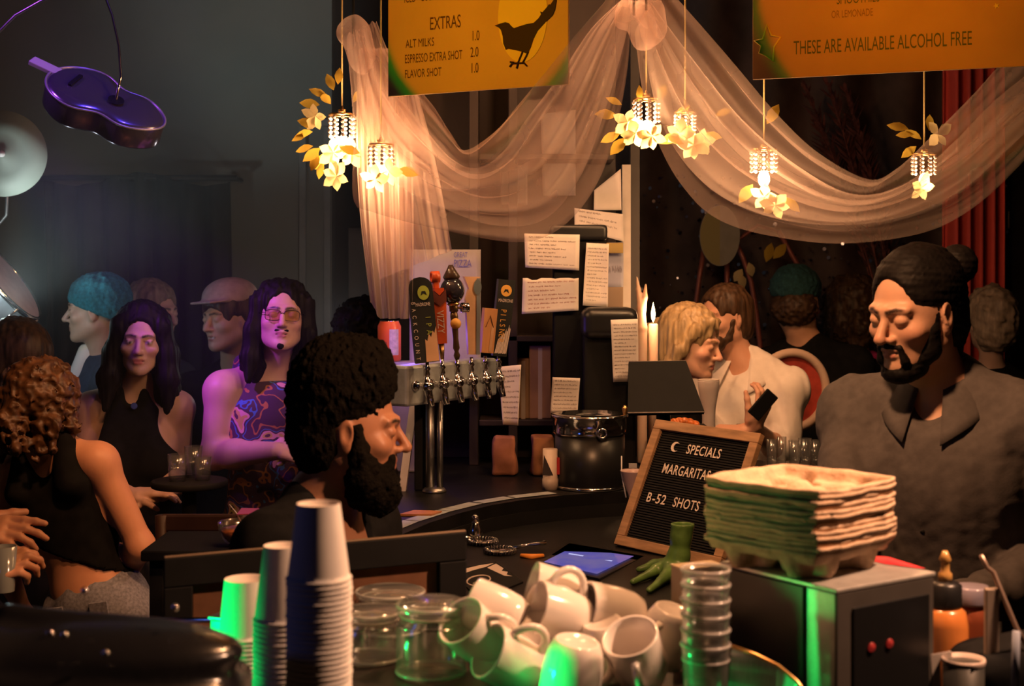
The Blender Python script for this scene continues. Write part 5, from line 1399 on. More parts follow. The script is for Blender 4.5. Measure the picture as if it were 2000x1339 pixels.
# amber drink bowl beside the barista
d = 3.35; c = P(478, 1064, d); r = 52 * PXM(d)
bw = empty('drink_bowl', c, 'wide glass bowl of orange drink behind the barista shoulder', 'bowl')
H = P(0, 1018, d).z - c.z
MB().lathe([(0, 0), (r * .55, 0), (r * .8, H * .25), (r * .98, H * .7), (r, H), (r * .97, H), (r * .93, H * .7), (r * .74, H * .28), (r * .5, H * .08), (0, H * .08)], c, 30, cap=False).build('glass_shell', M_GL, bw)
MB().lathe([(0, H * .1), (r * .5, H * .1), (r * .72, H * .30), (r * .90, H * .70), (0, H * .70)], c, 30, cap=False).build('drink', mat('drink_orange', (.75, .22, .05), .25), bw)
o = MB().prism([(-.03, 0), (.03, 0), (.02, .012), (-.02, .014)], P(488, 1003, 3.33), (1, .2, 0), (0, .3, 1), .012).build('fruit_slice', mat('fruit_violet', (.45, .10, .40), .4)); adopt(o, bw)
MB().tube([P(448, 985, 3.35), P(462, 1002, 3.34), P(470, 1018, 3.34)], .0016, 6).build('stirrer', mat('stirrer_pale', (.5, .45, .45), .4), bw)
st_ = empty('side_table', (c.x, d + .06, 0), 'dark small table behind the barista holding the drink bowl', 'table')
MB().box((c.x - .06, d + .06, c.z - .013), (.34, .26, .025), bev=.004).build('top', M_BLACKM, st_)
for a in (-.20, .08):
    for b2 in (-.03, .15): MB().box((c.x + a, d + b2, (c.z - .026) / 2), (.03, .03, c.z - .027)).build('leg', M_BLACKM, st_)
# glass in the hand at the frame edge
c = P(8, 1110, 3.12); o = MB().lathe([(.022, -.05), (.028, .05), (.026, .05), (.020, -.044), (0, -.044)], c, 20, cap=False).build('held_glass', mat('glass_grey', (.18, .19, .17), .15, coat=.5)); tag(o, 'grey glass held in the hands at the picture edge', 'glass')
# ------------------------------------------------------------------ the people
HAIR_BLACK = mat('hair_black', (.006, .005, .005), rough=.6, spec=.16, var=.4, vscale=80, stretch=(1, 1, .15))
HAIR_AFRO = mat('hair_tight_curl', (.005, .004, .003), rough=.95, spec=.06, bump=1.0, bscale=160)
HAIR_BROWN = mat('hair_brown', (.055, .030, .016), rough=.5, spec=.35, var=.6, vscale=70, stretch=(1, 1, .2))
HAIR_CURL = mat('hair_curly_brown', (.075, .034, .014), rough=.5, var=.7, vscale=45)
HAIR_BLOND = mat('hair_blond', (.36, .25, .13), rough=.45, var=.45, vscale=60, stretch=(1, 1, .2))
HAIR_ASH = mat('hair_ash', (.22, .17, .13), rough=.6, var=.4, vscale=60, stretch=(1, 1, .2))
C_DARK = mat('cloth_dark', (.035, .035, .04), rough=.9, var=.3, vscale=20)
C_NAVY = mat('cloth_navy', (.03, .04, .07), rough=.9, var=.3, vscale=20)
C_GREY = mat('cloth_charcoal_shirt', (.095, .086, .086), rough=.85, var=.12, vscale=60, bump=.1, bscale=200)
C_WHITE = mat('cloth_white_shirt', (.78, .72, .68), rough=.85, var=.05, vscale=30, bump=.08, bscale=120)
C_JEANS = mat('denim_grey', (.20, .21, .26), rough=.9, var=.3, vscale=120)
C_TEAL = mat('knit_teal', (.02, .15, .20), rough=.95, var=.3, vscale=90, bump=.5, bscale=160)
C_TEALG = mat('knit_green_teal', (.02, .075, .085), rough=.95, var=.3, vscale=90, bump=.5, bscale=160)
C_CAP = mat('cap_dusty_pink', (.42, .30, .28), rough=.9, var=.15, vscale=40)
C_FLORAL = ramp_mat('floral_print', [(0, (.05, .02, .05)), (.38, (.38, .15, .05)), (.42, (.06, .025, .06)), (.52, (.05, .16, .42)), (.55, (.06, .03, .05)), (.60, (.60, .30, .32)), (.65, (.50, .36, .10)), (.70, (.08, .03, .05)), (.74, (.25, .05, .12))], 15, rough=.85, kind='noise', detail=1.5, hard=True)

LENS = bpy.data.materials.new('spectacle_lens'); LENS.use_nodes = True
_n = LENS.node_tree; _o = _n.nodes['Material Output']; _t = _n.nodes.new('ShaderNodeBsdfTransparent'); _t.inputs[0].default_value = (.93, .86, .74, 1)
_g = _n.nodes.new('ShaderNodeBsdfGlossy'); _g.inputs['Roughness'].default_value = .08; _m = _n.nodes.new('ShaderNodeMixShader'); _m.inputs[0].default_value = .07
_n.links.new(_t.outputs[0], _m.inputs[1]); _n.links.new(_g.outputs[0], _m.inputs[2]); _n.links.new(_m.outputs[0], _o.inputs[0])
def hair_cap(h, t=.012, front=.055, low=-.05, top=0.0, wide=0.0):
    S = SDF(); k = h.k
    S.ell(h(0, -.022, .042 + top * .5), h.r(.077 + t + wide, .096 + t, .083 + t + top), h.R, .02)
    S.ell(h(0, -.045, -.01 + low * .5), h.r(.070 + t + wide, .068 + t, .075 + t), h.R, .03)
    # leave the face free
    S.ell(h(0, .098, -.035), h.r(.068, .068, front + .065), h.R, .012, '-')
    for q in (-1, 1): S.ell(h(q * .085, .030, -.06), h.r(.032, .055, .075), h.R, .015, '-')
    return S
STRAND = lambda a=.003, f=230, seed=1: wavy(a, f, 8, (1, 1, .12), seed)

def make_person(label, group='people at the bar', loc=None):
    return empty('person', loc, label, 'person', group)
def skin_body(root, S, res, base, tints): return sdf_object('body', S, res, SKIN, root, base=base, tints=tints)

# ---- bearded barista in profile, black tank top (in front, near the cups)
h = Head(P(686, 838, 2.85), yaw=92, pitch=4, roll=0, k=1.0)
b = Body(h, P(632, 1000, 2.88), yaw=66, lean=(.10, 0, 1), sw=.185, arms={
    1: (P(630, 1330, 3.02), P(735, 1330, 2.84)), -1: (P(545, 1320, 2.72), P(700, 1400, 2.74))}, armr=1.08)
root = make_person('bearded man in profile with short afro hair and black top', loc=(b.N.x, b.N.y, 0))
S = head_prims(h, jaw=1.05, nose=1.1, eyes='down'); b.neck(S, .056); b.torso(S); b.arm(S, -1); b.arm(S, 1)
for q in (-1, 1): hand_prims(S, b.arms[q][2], b.arms[q][2] - b.arms[q][1], (0, 0, -1), b.f * .2 - b.r * q, curl=(.5, .5, .5, .5))
skin_body(root, S, .0042, (.30, .135, .075), face_tints(h, lip=(.26, .10, .07), eyes='down', brow=(.01, .008, .006)))
G = SDF(); b.torso(G, .010); b.arm(G, -1, .014, .6); b.arm(G, 1, .014, .6)
G.cone(b.at(0, .0, .16), b.at(0, .075, .0), .095, .075, .02, '-'); G.cone(b.at(.03, .10, .04), b.at(.02, .16, -.10), .07, .03, .02, '-')
sdf_object('t_shirt', G, .006, C_BLACK, root, noise=wavy(.003, 35, seed=8))
G = SDF(); G.ell(h(0, -.030, .085), h.r(.098, .106, .108), h.R, .03); G.ell(h(0, -.055, .0), h.r(.086, .076, .10), h.R, .03)
G.ell(h(0, .020, .112), h.r(.080, .060, .075), h.R, .03)
G.ell(h(0, .112, -.010), h.r(.12, .062, .086), h.R, .010, '-')
for q in (-1, 1): G.ell(h(q * .10, .045, -.055), h.r(.05, .040, .050), h.R, .01, '-'); G.ell(h(q * .088, -.004, -.004), h.r(.022, .022, .034), h.R, .006, '-')
sdf_object('hair', G, .0035, HAIR_AFRO, root, noise=plus(wavy(.0025, 190, 8, seed=2), wavy(.002, 420, 8, seed=3)))
G = SDF()
for q in (-1, 1):
    G.chain([h(q * .072, .018, .012), h(q * .067, .022, -.04), h(q * .052, .030, -.085), h(q * .025, .055, -.115)], [.010, .018, .030, .032], .02)
    G.cone(h(q * .028, .082, -.050), h(q * .030, .080, -.095), .009, .02, .01); G.cone(h(q * .05, .045, -.055), h(q * .035, .06, -.09), .014, .022, .015)
G.ell(h(0, .045, -.122), h.r(.055, .055, .042), h.R, .03); G.ell(h(0, .070, -.128), h.r(.045, .036, .042), h.R, .02)
G.cone(h(-.026, .086, -.048), h(.026, .086, -.048), .007, .007, .01)
G.ell(h(0, .106, -.062), h.r(.020, .020, .012), h.R, .006, '-')
sdf_object('beard', G, .0035, HAIR_AFRO, root, noise=plus(wavy(.002, 200, 8, seed=5), wavy(.0015, 420, 8, seed=6)))
b.trousers(root, C_DARK)

# ---- bartender with hair bun, charcoal shirt, looking down
h = Head(P(1787, 609, 3.02), yaw=-56, pitch=13, roll=2, k=1.05)
b = Body(h, P(1838, 772, 3.08), yaw=-34, lean=(-.03, -.04, 1), sw=.196, girth=1.08, arms={
    -1: (P(1632, 1090, 2.95), P(1590, 1196, 2.72)), 1: (P(2110, 1090, 3.0), P(1850, 1200, 2.75))}, armr=1.1)
root = make_person('bearded man with dark hair bun and charcoal shirt looking down', loc=(b.N.x, b.N.y, 0))
S = head_prims(h, jaw=1.04, nose=1.12, eyes='down', brow=1.1); b.neck(S, .055); b.torso(S); b.arm(S, -1); b.arm(S, 1)
for q in (-1, 1): hand_prims(S, b.arms[q][2], b.arms[q][2] - b.arms[q][1], (0, 0, -1), -b.r * q, curl=(.5, .55, .6, .6))
skin_body(root, S, .0042, (.62, .36, .25), face_tints(h, lip=(.50, .20, .16), eyes='down', brow=(.03, .015, .01), blush=(.62, .30, .21)))
G = SDF(); b.torso(G, .020); b.arm(G, -1, .018, 1.9); b.arm(G, 1, .018, 1.9)
G.cone(b.at(0, .03, .06), b.at(0, .15, -.05), .055, .016, .025, '-')
sh = sdf_object('shirt', G, .0065, C_GREY, root, noise=plus(wavy(.0045, 24, 6, (1, 1, .5), seed=11), wavy(.0032, 62, 6, (1, 1, .4), seed=12), wavy(.0010, 150, 6, seed=14)))
K = MB()
for q in (-1, 1):   # collar wings
    def cw(u, v, q=q):
        a = math.radians(200 - 150 * u) if q > 0 else math.radians(-20 + 150 * u)
        a = math.radians(90 + q * (20 + 150 * (1 - u)))
        rr = .074 + .042 * v
        p = b.at(rr * math.cos(a) * 1.0, rr * math.sin(a) * .95 + .040 * v * u, .062 - .058 * v - .060 * (u ** 2) * (.6 + .9 * v) + .012 * (1 - u))
        return p
    K.grid(cw, 14, 5)
co = K.build('collar', C_GREY, root); co.modifiers.new('thick', 'SOLIDIFY').thickness = .004
for i in range(4): MB().lathe([(.0, .003), (.0055, .003), (.006, 0)], b.at(0, .135 + .004 * i, -.10 - .085 * i), 10, b.R @ Matrix.Rotation(-math.pi / 2, 3, 'X')).build('button', mat('button_dark', (.02, .02, .02), .3), root)
G = hair_cap(h, .008, .072, -.02, .004)
G.ell(h(.0, -.150, .066), h.r(.042, .040, .042), h.R, .006)
G.chain([h(.0, -.09, .03), h(.02, -.085, -.05), h(.03, -.07, -.13)], [.03, .03, .010], .02)
sdf_object('hair', G, .0032, HAIR_BLACK, root, noise=plus(wavy(.0010, 330, 8, (.25, .25, 1), 4), wavy(.0006, 700, 6, seed=5)))
G = SDF()
for q in (-1, 1):
    G.cone(h(q * .063, .014, .014), h(q * .052, .026, -.066), .0125, .0185, .02); G.cone(h(q * .059, .030, -.030), h(q * .046, .042, -.075), .0100, .0150, .02); G.cone(h(q * .052, .030, -.070), h(q * .018, .066, -.104), .0180, .0170, .02)
    G.cone(h(q * .026, .088, -.049), h(q * .030, .082, -.080), .0042, .011, .008); G.cone(h(0, .0965, -.048), h(q * .026, .088, -.051), .0048, .0045, .006)
G.ell(h(0, .076, -.110), h.r(.030, .022, .018), h.R, .015); G.ell(h(0, .048, -.108), h.r(.045, .045, .022), h.R, .02)
sdf_object('beard', G, .0030, HAIR_BLACK, root, noise=wavy(.0007, 520, 8, seed=6))
b.trousers(root, C_DARK)

# ---- long-haired man with glasses, floral tank top
h = Head(P(549, 620, 4.9), yaw=12, pitch=-6, roll=3, k=1.02)
b = Body(h, P(533, 728, 4.97), yaw=30, sw=.185, girth=1.08, arms={
    -1: (P(418, 890, 4.84), P(540, 880, 4.66)), 1: (P(640, 880, 5.02), P(600, 870, 4.74))}, armr=1.12)
root = make_person('long-haired man with glasses wearing a floral tank top', loc=(b.N.x, b.N.y, 0))
S = head_prims(h, jaw=1.12, nose=1.0, eyes='down', ears=False); b.neck(S, .055); b.torso(S); b.arm(S, -1); b.arm(S, 1)
hand_prims(S, b.arms[-1][2], (1, .1, .15), (0, .3, -1), (0, -.6, .8), curl=(.5, .6, .65, .7)); hand_prims(S, b.arms[1][2], (-.8, -.3, .1), (0, .3, -1), (0, -.5, .8), curl=(.5, .6, .6, .6))
skin_body(root, S, .0052, (.60, .37, .28), face_tints(h, lip=(.42, .15, .15), eyes='down', blush=(.60, .33, .26)))
G = SDF(); b.torso(G, .010, shoulders=False)
for q in (-1, 1): G.cone(b.at(q * .092, -.05, .028), b.at(q * .112, -.06, -.13), .032, .06, .03); G.cone(b.at(q * .095, -.03, .030), b.at(q * .112, .06, -.13), .028, .045, .03)
sdf_object('tank_top', G, .008, C_FLORAL, root, noise=wavy(.004, 32, seed=9))
G = hair_cap(h, .010, .062, -.03, .002, .003)
for q in (-1, 1):
    G.chain([h(q * .045, .0, .105), h(q * .080, .015, .05), h(q * .090, .015, -.05), h(q * .098, .01, -.14), h(q * .100, .03, -.215)], [.022, .026, .030, .030, .014], .02)
    G.chain([h(q * .06, -.05, .07), h(q * .075, -.06, -.06), h(q * .08, -.05, -.17), h(q * .075, -.04, -.24)], [.03, .042, .042, .02], .03)
sdf_object('hair', G, .0048, HAIR_BLACK, root, noise=STRAND(.0035, 210, 3))
G = SDF(); G.cone(h(-.020, .0905, -.0500), h(.020, .0905, -.0500), .0046, .0046, .005); sdf_object('moustache', G, .003, HAIR_BLACK, root)
G = SDF(); G.ell(h(0, .085, -.100), h.r(.016, .011, .013), h.R, .01); sdf_object('goatee', G, .003, HAIR_BLACK, root, noise=wavy(.001, 300, seed=2))
K = MB()
for q in (-1, 1):
    cx = q * .031
    pts = [h(cx + .026 * math.copysign(abs(math.cos(a)) ** .5, math.cos(a)), .099 - .25 * (abs(cx + .026 * math.cos(a)) - .02) ** 2 * 20, .000 + .018 * math.copysign(abs(math.sin(a)) ** .6, math.sin(a))) for a in [i * math.pi / 10 for i in range(20)]]
    K.tube(pts, .0014, 6, closed=True); K.tube([h(q * .057, .094, .008), h(q * .075, .05, .010), h(q * .080, -.01, .006)], .0013, 6)
K.tube([h(-.006, .099, .006), h(0, .102, .008), h(.006, .099, .006)], .0014, 6)
gl = K.build('glasses', mat('metal_frame', (.08, .06, .05), .3, 1.0), root)
K = MB()
for q in (-1, 1): K.prism([(.025 * math.copysign(abs(math.cos(a)) ** .5, math.cos(a)), .017 * math.copysign(abs(math.sin(a)) ** .6, math.sin(a))) for a in [i * math.pi / 10 for i in range(20)]], h(q * .031, .0985, 0), h.x, h.z, .001)
K.build('lens', LENS, gl)
MB().tube([b.at(.02, -.03, .05), b.at(.085, .05, .01), b.at(.11, .115, -.10), b.at(.09, .145, -.24), b.at(.05, .15, -.36)], .012, 8).build('bag_strap', mat('strap_ochre', (.35, .20, .05), .7, var=.4, vscale=150), root)
b.trousers(root, C_DARK)

# ---- woman with long black hair, black halter top
h = Head(P(276, 664, 4.85), yaw=10, pitch=4, roll=3, k=.98)
b = Body(h, P(262, 768, 4.92), yaw=8, sw=.155, fem=True, girth=.95, arms={
    -1: (P(176, 935, 4.86), P(262, 968, 4.66)), 1: (P(352, 935, 4.98), P(318, 965, 4.68))}, armr=.9)
root = make_person('woman with long straight black hair in a black halter top facing the camera', loc=(b.N.x, b.N.y, 0))
S = head_prims(h, jaw=.94, nose=.92, fem=True, ears=False); b.neck(S, .044); b.torso(S); b.arm(S, -1); b.arm(S, 1)
hand_prims(S, b.arms[-1][2], (1, -.1, .2), (0, .2, -1), (0, -.6, .8), curl=(.3, .35, .4, .4), k=.92); hand_prims(S, b.arms[1][2], (-.9, -.2, .1), (0, .2, -1), (0, -.6, .8), curl=(.5, .5, .5, .5), k=.92)
skin_body(root, S, .005, (.58, .37, .28), face_tints(h, lip=(.45, .16, .14), blush=(.58, .32, .25)))
G = SDF(); b.torso(G, .008, shoulders=False)
for q in (-1, 1): G.cone(b.at(q * .035, .045, .02), b.at(q * .070, .10, -.19), .014, .05, .02)
for q in (-1, 1): G.ell(b.at(q * .16, .02, -.10), (.075, .12, .10), b.R, .02, '-')
sdf_object('halter_top', G, .007, C_BLACK, root, noise=wavy(.002, 40, seed=19))
MB().lathe([(.010, 0), (.012, .003), (.010, .006)], b.at(0.012, .098, -.035), 10, b.R @ Matrix.Rotation(-math.pi / 2, 3, 'X')).build('pendant', mat('blue_stone', (.05, .09, .45), .2), root)
G = hair_cap(h, .012, .056, -.05, .004, .006)
for q in (-1, 1):
    G.chain([h(q * .02, .03, .118), h(q * .072, .035, .055), h(q * .088, .025, -.04), h(q * .100, .035, -.13), h(q * .105, .06, -.235)], [.016, .026, .034, .038, .014], .02)
    G.chain([h(q * .06, -.05, .07), h(q * .08, -.06, -.06), h(q * .09, -.05, -.20), h(q * .08, -.04, -.30)], [.03, .045, .045, .02], .03)
sdf_object('hair', G, .0048, HAIR_BLACK, root, noise=STRAND(.003, 220, 13))
b.trousers(root, C_DARK)

# ---- man in a teal beanie, profile to the left
h = Head(P(186, 606, 5.5), yaw=-84, pitch=2, k=1.04)
b = Body(h, P(198, 722, 5.56), yaw=-60, sw=.19)
root = make_person('man in a teal knit beanie in profile beside the drums', loc=(b.N.x, b.N.y, 0))
S = head_prims(h, nose=1.05); b.neck(S, .052); b.torso(S)
skin_body(root, S, .006, (.52, .33, .25), face_tints(h))
G = SDF(); G.ell(h(0, -.020, .050), h.r(.094, .117, .096), h.R, .02); G.ell(h(0, -.045, .0), h.r(.088, .085, .08), h.R, .03)
sdf_object('beanie', G, .006, C_TEAL, root, noise=wavy(.003, 150, seed=3), cuts=[(h(0, .085, .030), tuple(-(h.z - h.y * -.45).normalized() if False else -(h.z - h.y * .0 + h.y * -.42).normalized()))])
G = SDF(); b.torso(G, .025); b.arm(G, -1, .02); b.arm(G, 1, .02)
sdf_object('jacket', G, .011, C_NAVY, root, noise=wavy(.006, 30, seed=4))
G = SDF(); G.cone(b.at(0, .045, .065), b.at(0, .11, -.06), .048, .034, .02)
sdf_object('undershirt', G, .007, C_WHITE, root)
b.trousers(root, C_DARK)

# ---- ash-haired person half hidden behind the black-haired woman
h = Head(P(300, 612, 6.05), yaw=62, pitch=3, k=1.08)
b = Body(h, P(292, 718, 6.08), yaw=50, sw=.165)
root = make_person('ash-haired person mostly hidden behind the black-haired woman', loc=(b.N.x, b.N.y, 0))
S = head_prims(h, eyes='down'); b.neck(S, .048); b.torso(S); skin_body(root, S, .006, (.62, .38, .34), face_tints(h, eyes='down'))
G = hair_cap(h, .016, .04); sdf_object('hair', G, .006, HAIR_ASH, root, noise=STRAND(.003, 160, 5))
G = SDF(); b.torso(G, .016); b.arm(G, -1, .015); b.arm(G, 1, .015); sdf_object('sweater', G, .012, C_DARK, root, noise=wavy(.005, 30, seed=6))
b.trousers(root, C_DARK)

# ---- smiling man in a dusty pink cap
h = Head(P(446, 622, 5.55), yaw=-38, pitch=4, roll=-3, k=1.05)
b = Body(h, P(462, 740, 5.62), yaw=-20, sw=.20)
root = make_person('smiling man in a dusty pink cap and dark jacket behind the long-haired man', loc=(b.N.x, b.N.y, 0))
S = head_prims(h, jaw=1.05, eyes='down'); b.neck(S, .054); b.torso(S)
S.cone(h(-.02, .094, -.064), h(.02, .094, -.064), .0035, .0035, .003, '-')
T = face_tints(h, eyes='down'); W = SDF(); W.cone(h(-.016, .089, -.0635), h(.016, .089, -.0635), .004, .004); T.append((W, (.7, .65, .6), .003))
skin_body(root, S, .006, (.58, .36, .28), T)
G = hair_cap(h, .020, .02, -.02); sdf_object('hair', G, .006, HAIR_BROWN, root, noise=STRAND(.004, 150, 7))
G = SDF(); G.ell(h(.0, -.018, .080), h.r(.096, .112, .075), h.R, .01)
G.rbox(h(.02, .10, .070), h.r(.055, .040, .001), h.R, .004, .02)
sdf_object('cap', G, .006, C_CAP, root, cuts=[(h(0, 0, .062), tuple(-h.z))])
G = SDF(); b.torso(G, .022); b.arm(G, -1, .02); b.arm(G, 1, .02); sdf_object('jacket', G, .011, C_BLACK, root, noise=wavy(.006, 28, seed=16))
b.trousers(root, C_DARK)

# ---- woman seen from behind, curly hair, black crop top, jeans
h = Head(P(88, 790, 4.25), yaw=160, pitch=10, k=.98)
b = Body(h, P(104, 882, 4.25), yaw=165, lean=(-.18, 0, 1), sw=.150, fem=True, girth=.92, pelvis=P(190, 1165, 4.27), arms={
    -1: (P(276, 1068, 4.22), P(210, 1130, 4.46)), 1: (P(-10, 1070, 4.36), P(40, 1180, 4.50))}, armr=.98)
root = make_person('woman seen from behind with curly brown hair, black crop top and grey jeans', loc=(b.pel.x, b.pel.y, 0))
S = head_prims(h, fem=True); b.neck(S, .044); b.torso(S); b.arm(S, -1); b.arm(S, 1)
for q in (-1, 1): hand_prims(S, b.arms[q][2], b.arms[q][2] - b.arms[q][1], (0, 0, -1), b.r * -q, k=.9)
skin_body(root, S, .0055, (.60, .30, .18), face_tints(h))
G = SDF(); b.torso(G, .008, shoulders=False)
for q in (-1, 1): G.cone(b.at(q * .065, -.04, .035), b.at(q * .085, -.055, -.10), .032, .055, .03)
sdf_object('crop_top', G, .007, C_BLACK, root, noise=wavy(.003, 36, seed=21), cuts=[(P(175, 1090, 4.25), tuple(Vector((-.30, 0, -1)).normalized()))])
G = SDF(); G.ell(h(0, -.03, .035), h.r(.112, .118, .11), h.R, .03)
for i in range(26):
    a = rnd.uniform(0, 6.28); rr = rnd.uniform(.05, .10); G.chain([h(rr * math.cos(a), -.03 + rr * math.sin(a) * .8, .03), h(rr * 1.25 * math.cos(a + .3), -.05 + rr * math.sin(a), -.06), h(rr * 1.25 * math.cos(a - .1), -.06 + rr * math.sin(a) * .9, -.12 - rnd.uniform(0, .05))], [.03, .026, .010], .015)
sdf_object('hair', G, .0055, HAIR_CURL, root, noise=plus(wavy(.006, 110, 8, seed=22), wavy(.003, 240, 8, seed=23)))
b.trousers(root, C_JEANS, 'jeans')
for dx in (-.075, .075): MB().box(b.pel - b.f * .118 + b.r * dx - b.u * .03, (.062, .006, .075), b.R, bev=.002).build('back_pocket', C_JEANS, root)

# ---- dark-haired person at the frame edge
h = Head(P(38, 716, 4.88), yaw=80, pitch=14, k=1.06)
b = Body(h, P(10, 832, 4.9), yaw=70, sw=.18)
root = make_person('dark-haired person at the edge of the picture bowing their head', loc=(b.N.x, b.N.y, 0))
S = head_prims(h, eyes='down'); b.neck(S, .05); b.torso(S); skin_body(root, S, .006, (.42, .25, .19), face_tints(h, eyes='down'))
G = hair_cap(h, .022, .0, -.03, .01, .006); sdf_object('hair', G, .0055, HAIR_BROWN, root, noise=STRAND(.003, 170, 25))
G = SDF(); b.torso(G, .02); b.arm(G, -1, .02); b.arm(G, 1, .02); sdf_object('jacket', G, .011, C_BLACK, root, noise=wavy(.006, 28, seed=26))
b.trousers(root, C_DARK)

# ---- person beyond the frame edge, whose hands reach in around a glass
h = Head(P(-330, 700, 3.25), yaw=85)
b = Body(h, P(-345, 830, 3.27), yaw=80, sw=.19, arms={1: (P(-260, 1150, 3.42), P(-70, 1035, 3.22)), -1: (P(-300, 1150, 3.05), P(-42, 1150, 3.14))})
root = make_person('person beyond the picture edge whose orange-lit hands reach in', loc=(b.N.x, b.N.y, 0))
S = head_prims(h); b.neck(S); b.torso(S); b.arm(S, -1); b.arm(S, 1)
hand_prims(S, b.arms[1][2], (1, -.1, .05), (0, .55, -.8), (.15, -.45, .9), curl=(.12, .28, .38, .55), thumb=(.75, .1), k=1.05, spread=.10)
hand_prims(S, b.arms[-1][2], (.75, -.1, .65), (.5, .5, -.55), (-.4, .2, .8), curl=(.6, .65, .7, .75), k=1.0)
skin_body(root, S, .0042, (.60, .29, .16), face_tints(h))
G = hair_cap(h, .014); sdf_object('hair', G, .008, HAIR_BROWN, root)
G = SDF(); b.torso(G, .016); b.arm(G, -1, .014, 1.3); b.arm(G, 1, .014, 1.2); sdf_object('shirt', G, .011, C_DARK, root, noise=wavy(.005, 30, seed=36))
b.trousers(root, C_DARK)

# ---- curly head under the hanging tulle
h = Head(P(708, 655, 5.32), yaw=172, pitch=6, k=1.0)
b = Body(h, P(712, 765, 5.32), yaw=170, sw=.17)
root = make_person('dark curly head seen from behind under the hanging tulle', loc=(b.N.x, b.N.y, 0))
S = head_prims(h); b.neck(S); b.torso(S); skin_body(root, S, .007, (.40, .24, .19), face_tints(h))
G = SDF(); G.ell(h(0, -.02, .04), h.r(.105, .125, .105), h.R, .03); G.ell(h(0, -.05, -.04), h.r(.09, .08, .08), h.R, .03)
G.chain([h(-.03, -.03, .12), h(-.08, -.05, .11), h(-.13, -.04, .08)], [.03, .028, .012], .02)
sdf_object('hair', G, .0055, HAIR_BLACK, root, noise=plus(wavy(.007, 90, 8, seed=31), wavy(.003, 230, 8, seed=32)))
G = SDF(); b.torso(G, .02); b.arm(G, -1, .02); b.arm(G, 1, .02); sdf_object('jacket', G, .012, C_DARK, root, noise=wavy(.006, 28, seed=33))
b.trousers(root, C_DARK)

# ---- blonde woman leaning in, profile to the right
h = Head(P(1350, 672, 5.10), yaw=64, pitch=10, roll=4, k=1.03)
b = Body(h, P(1308, 792, 5.14), yaw=50, lean=(.25, 0, 1), sw=.155, fem=True)
root = make_person('blonde woman in profile leaning towards the man in the white shirt', loc=(b.N.x, b.N.y, 0))
S = head_prims(h, jaw=.96, nose=1.0, fem=True, eyes='down'); b.neck(S, .045); b.torso(S); b.arm(S, -1); b.arm(S, 1)
skin_body(root, S, .005, (.64, .36, .25), face_tints(h, lip=(.55, .18, .15), eyes='down', brow=(.25, .14, .07), blush=(.66, .32, .24)))
G = hair_cap(h, .016, .036, -.04, .004, .004)
for q in (-1, 1): G.chain([h(q * .035, .070, .095), h(q * .078, .030, .055), h(q * .086, -.005, -.02), h(q * .080, -.035, -.085), h(q * .075, -.045, -.13)], [.014, .022, .024, .026, .010], .015)
G.chain([h(0, -.10, .02), h(0, -.14, .0), h(.0, -.155, -.06), h(0, -.14, -.13)], [.05, .045, .038, .015], .03)
sdf_object('hair', G, .0048, HAIR_BLOND, root, noise=STRAND(.0032, 210, 41))
G = SDF(); b.torso(G, .012); b.arm(G, -1, .012); b.arm(G, 1, .012); sdf_object('blouse', G, .010, C_BLACK, root, noise=wavy(.005, 28, seed=43))
MB().ball(h(-.081, .0, -.038), .005, 8).build('earring', mat('gold', (.8, .5, .2), .25, 1.0), root)
b.trousers(root, C_DARK)

# ---- man in a white shirt holding a phone
h = Head(P(1414, 622, 5.46), yaw=-58, pitch=4, roll=-4, k=1.02)
b = Body(h, P(1456, 726, 5.46), yaw=-28, lean=(.05, 0, 1), sw=.175, girth=1.05, arms={
    1: (P(1530, 888, 5.34), P(1472, 835, 5.12)), -1: (P(1398, 880, 5.28), P(1452, 842, 5.12))})
root = make_person('man in a white collared shirt holding a phone', loc=(b.N.x, b.N.y, 0))
S = head_prims(h, jaw=1.03, nose=1.05, eyes='down'); b.neck(S, .054); b.torso(S); b.arm(S, -1); b.arm(S, 1)
hand_prims(S, b.arms[1][2], (.35, -.15, .9), (-.5, .7, .3), (-.6, -.6, .2), curl=(.5, .55, .6, .65), thumb=(.4, .3), k=1.05)
hand_prims(S, b.arms[-1][2], (-.85, -.3, .05), (0, .4, -.9), (0, -.5, .8), curl=(.3, .35, .4, .45), k=1.0)
skin_body(root, S, .005, (.62, .34, .23), face_tints(h, eyes='down', brow=(.08, .04, .02)))
G = hair_cap(h, .011, .055, -.03); sdf_object('hair', G, .005, HAIR_BROWN, root, noise=STRAND(.0025, 200, 45))
G = SDF(); G.ell(h(0, .06, -.085), h.r(.055, .045, .04), h.R, .02); G.cone(h(.066, .015, -.01), h(.05, .03, -.07), .012, .02, .015); G.cone(h(-.066, .015, -.01), h(-.05, .03, -.07), .012, .02, .015); G.ell(h(0, .105, -.062), h.r(.03, .02, .014), h.R, .008, '-')
sdf_object('beard', G, .005, HAIR_BROWN, root, noise=wavy(.0015, 300, seed=46))
G = SDF(); b.torso(G, .022); b.arm(G, 1, .022, 1.25); b.arm(G, -1, .021, 1.3)
G.cone(b.at(-.02, .06, .07), b.at(-.05, .17, -.13), .05, .012, .012, '-')
sdf_object('shirt', G, .0065, C_WHITE, root, noise=plus(wavy(.006, 30, 6, (1, 1, .5), seed=47), wavy(.0035, 70, 6, (1, 1, .5), seed=48)))
K = MB()
for q in (-1, 1):
    def cw(u, v, q=q):
        a = math.radians(90 + q * -1 * (30 + 140 * (1 - u))); rr = .074 + .046 * v
        return b.at(rr * math.cos(a), rr * math.sin(a) * .95 + .05 * u * v, .070 - .060 * v - .055 * u * u * (.5 + v))
    K.grid(cw, 14, 5)
co = K.build('collar', C_WHITE, root); co.modifiers.new('thick', 'SOLIDIFY').thickness = .004
A, E, W = b.arms[-1]
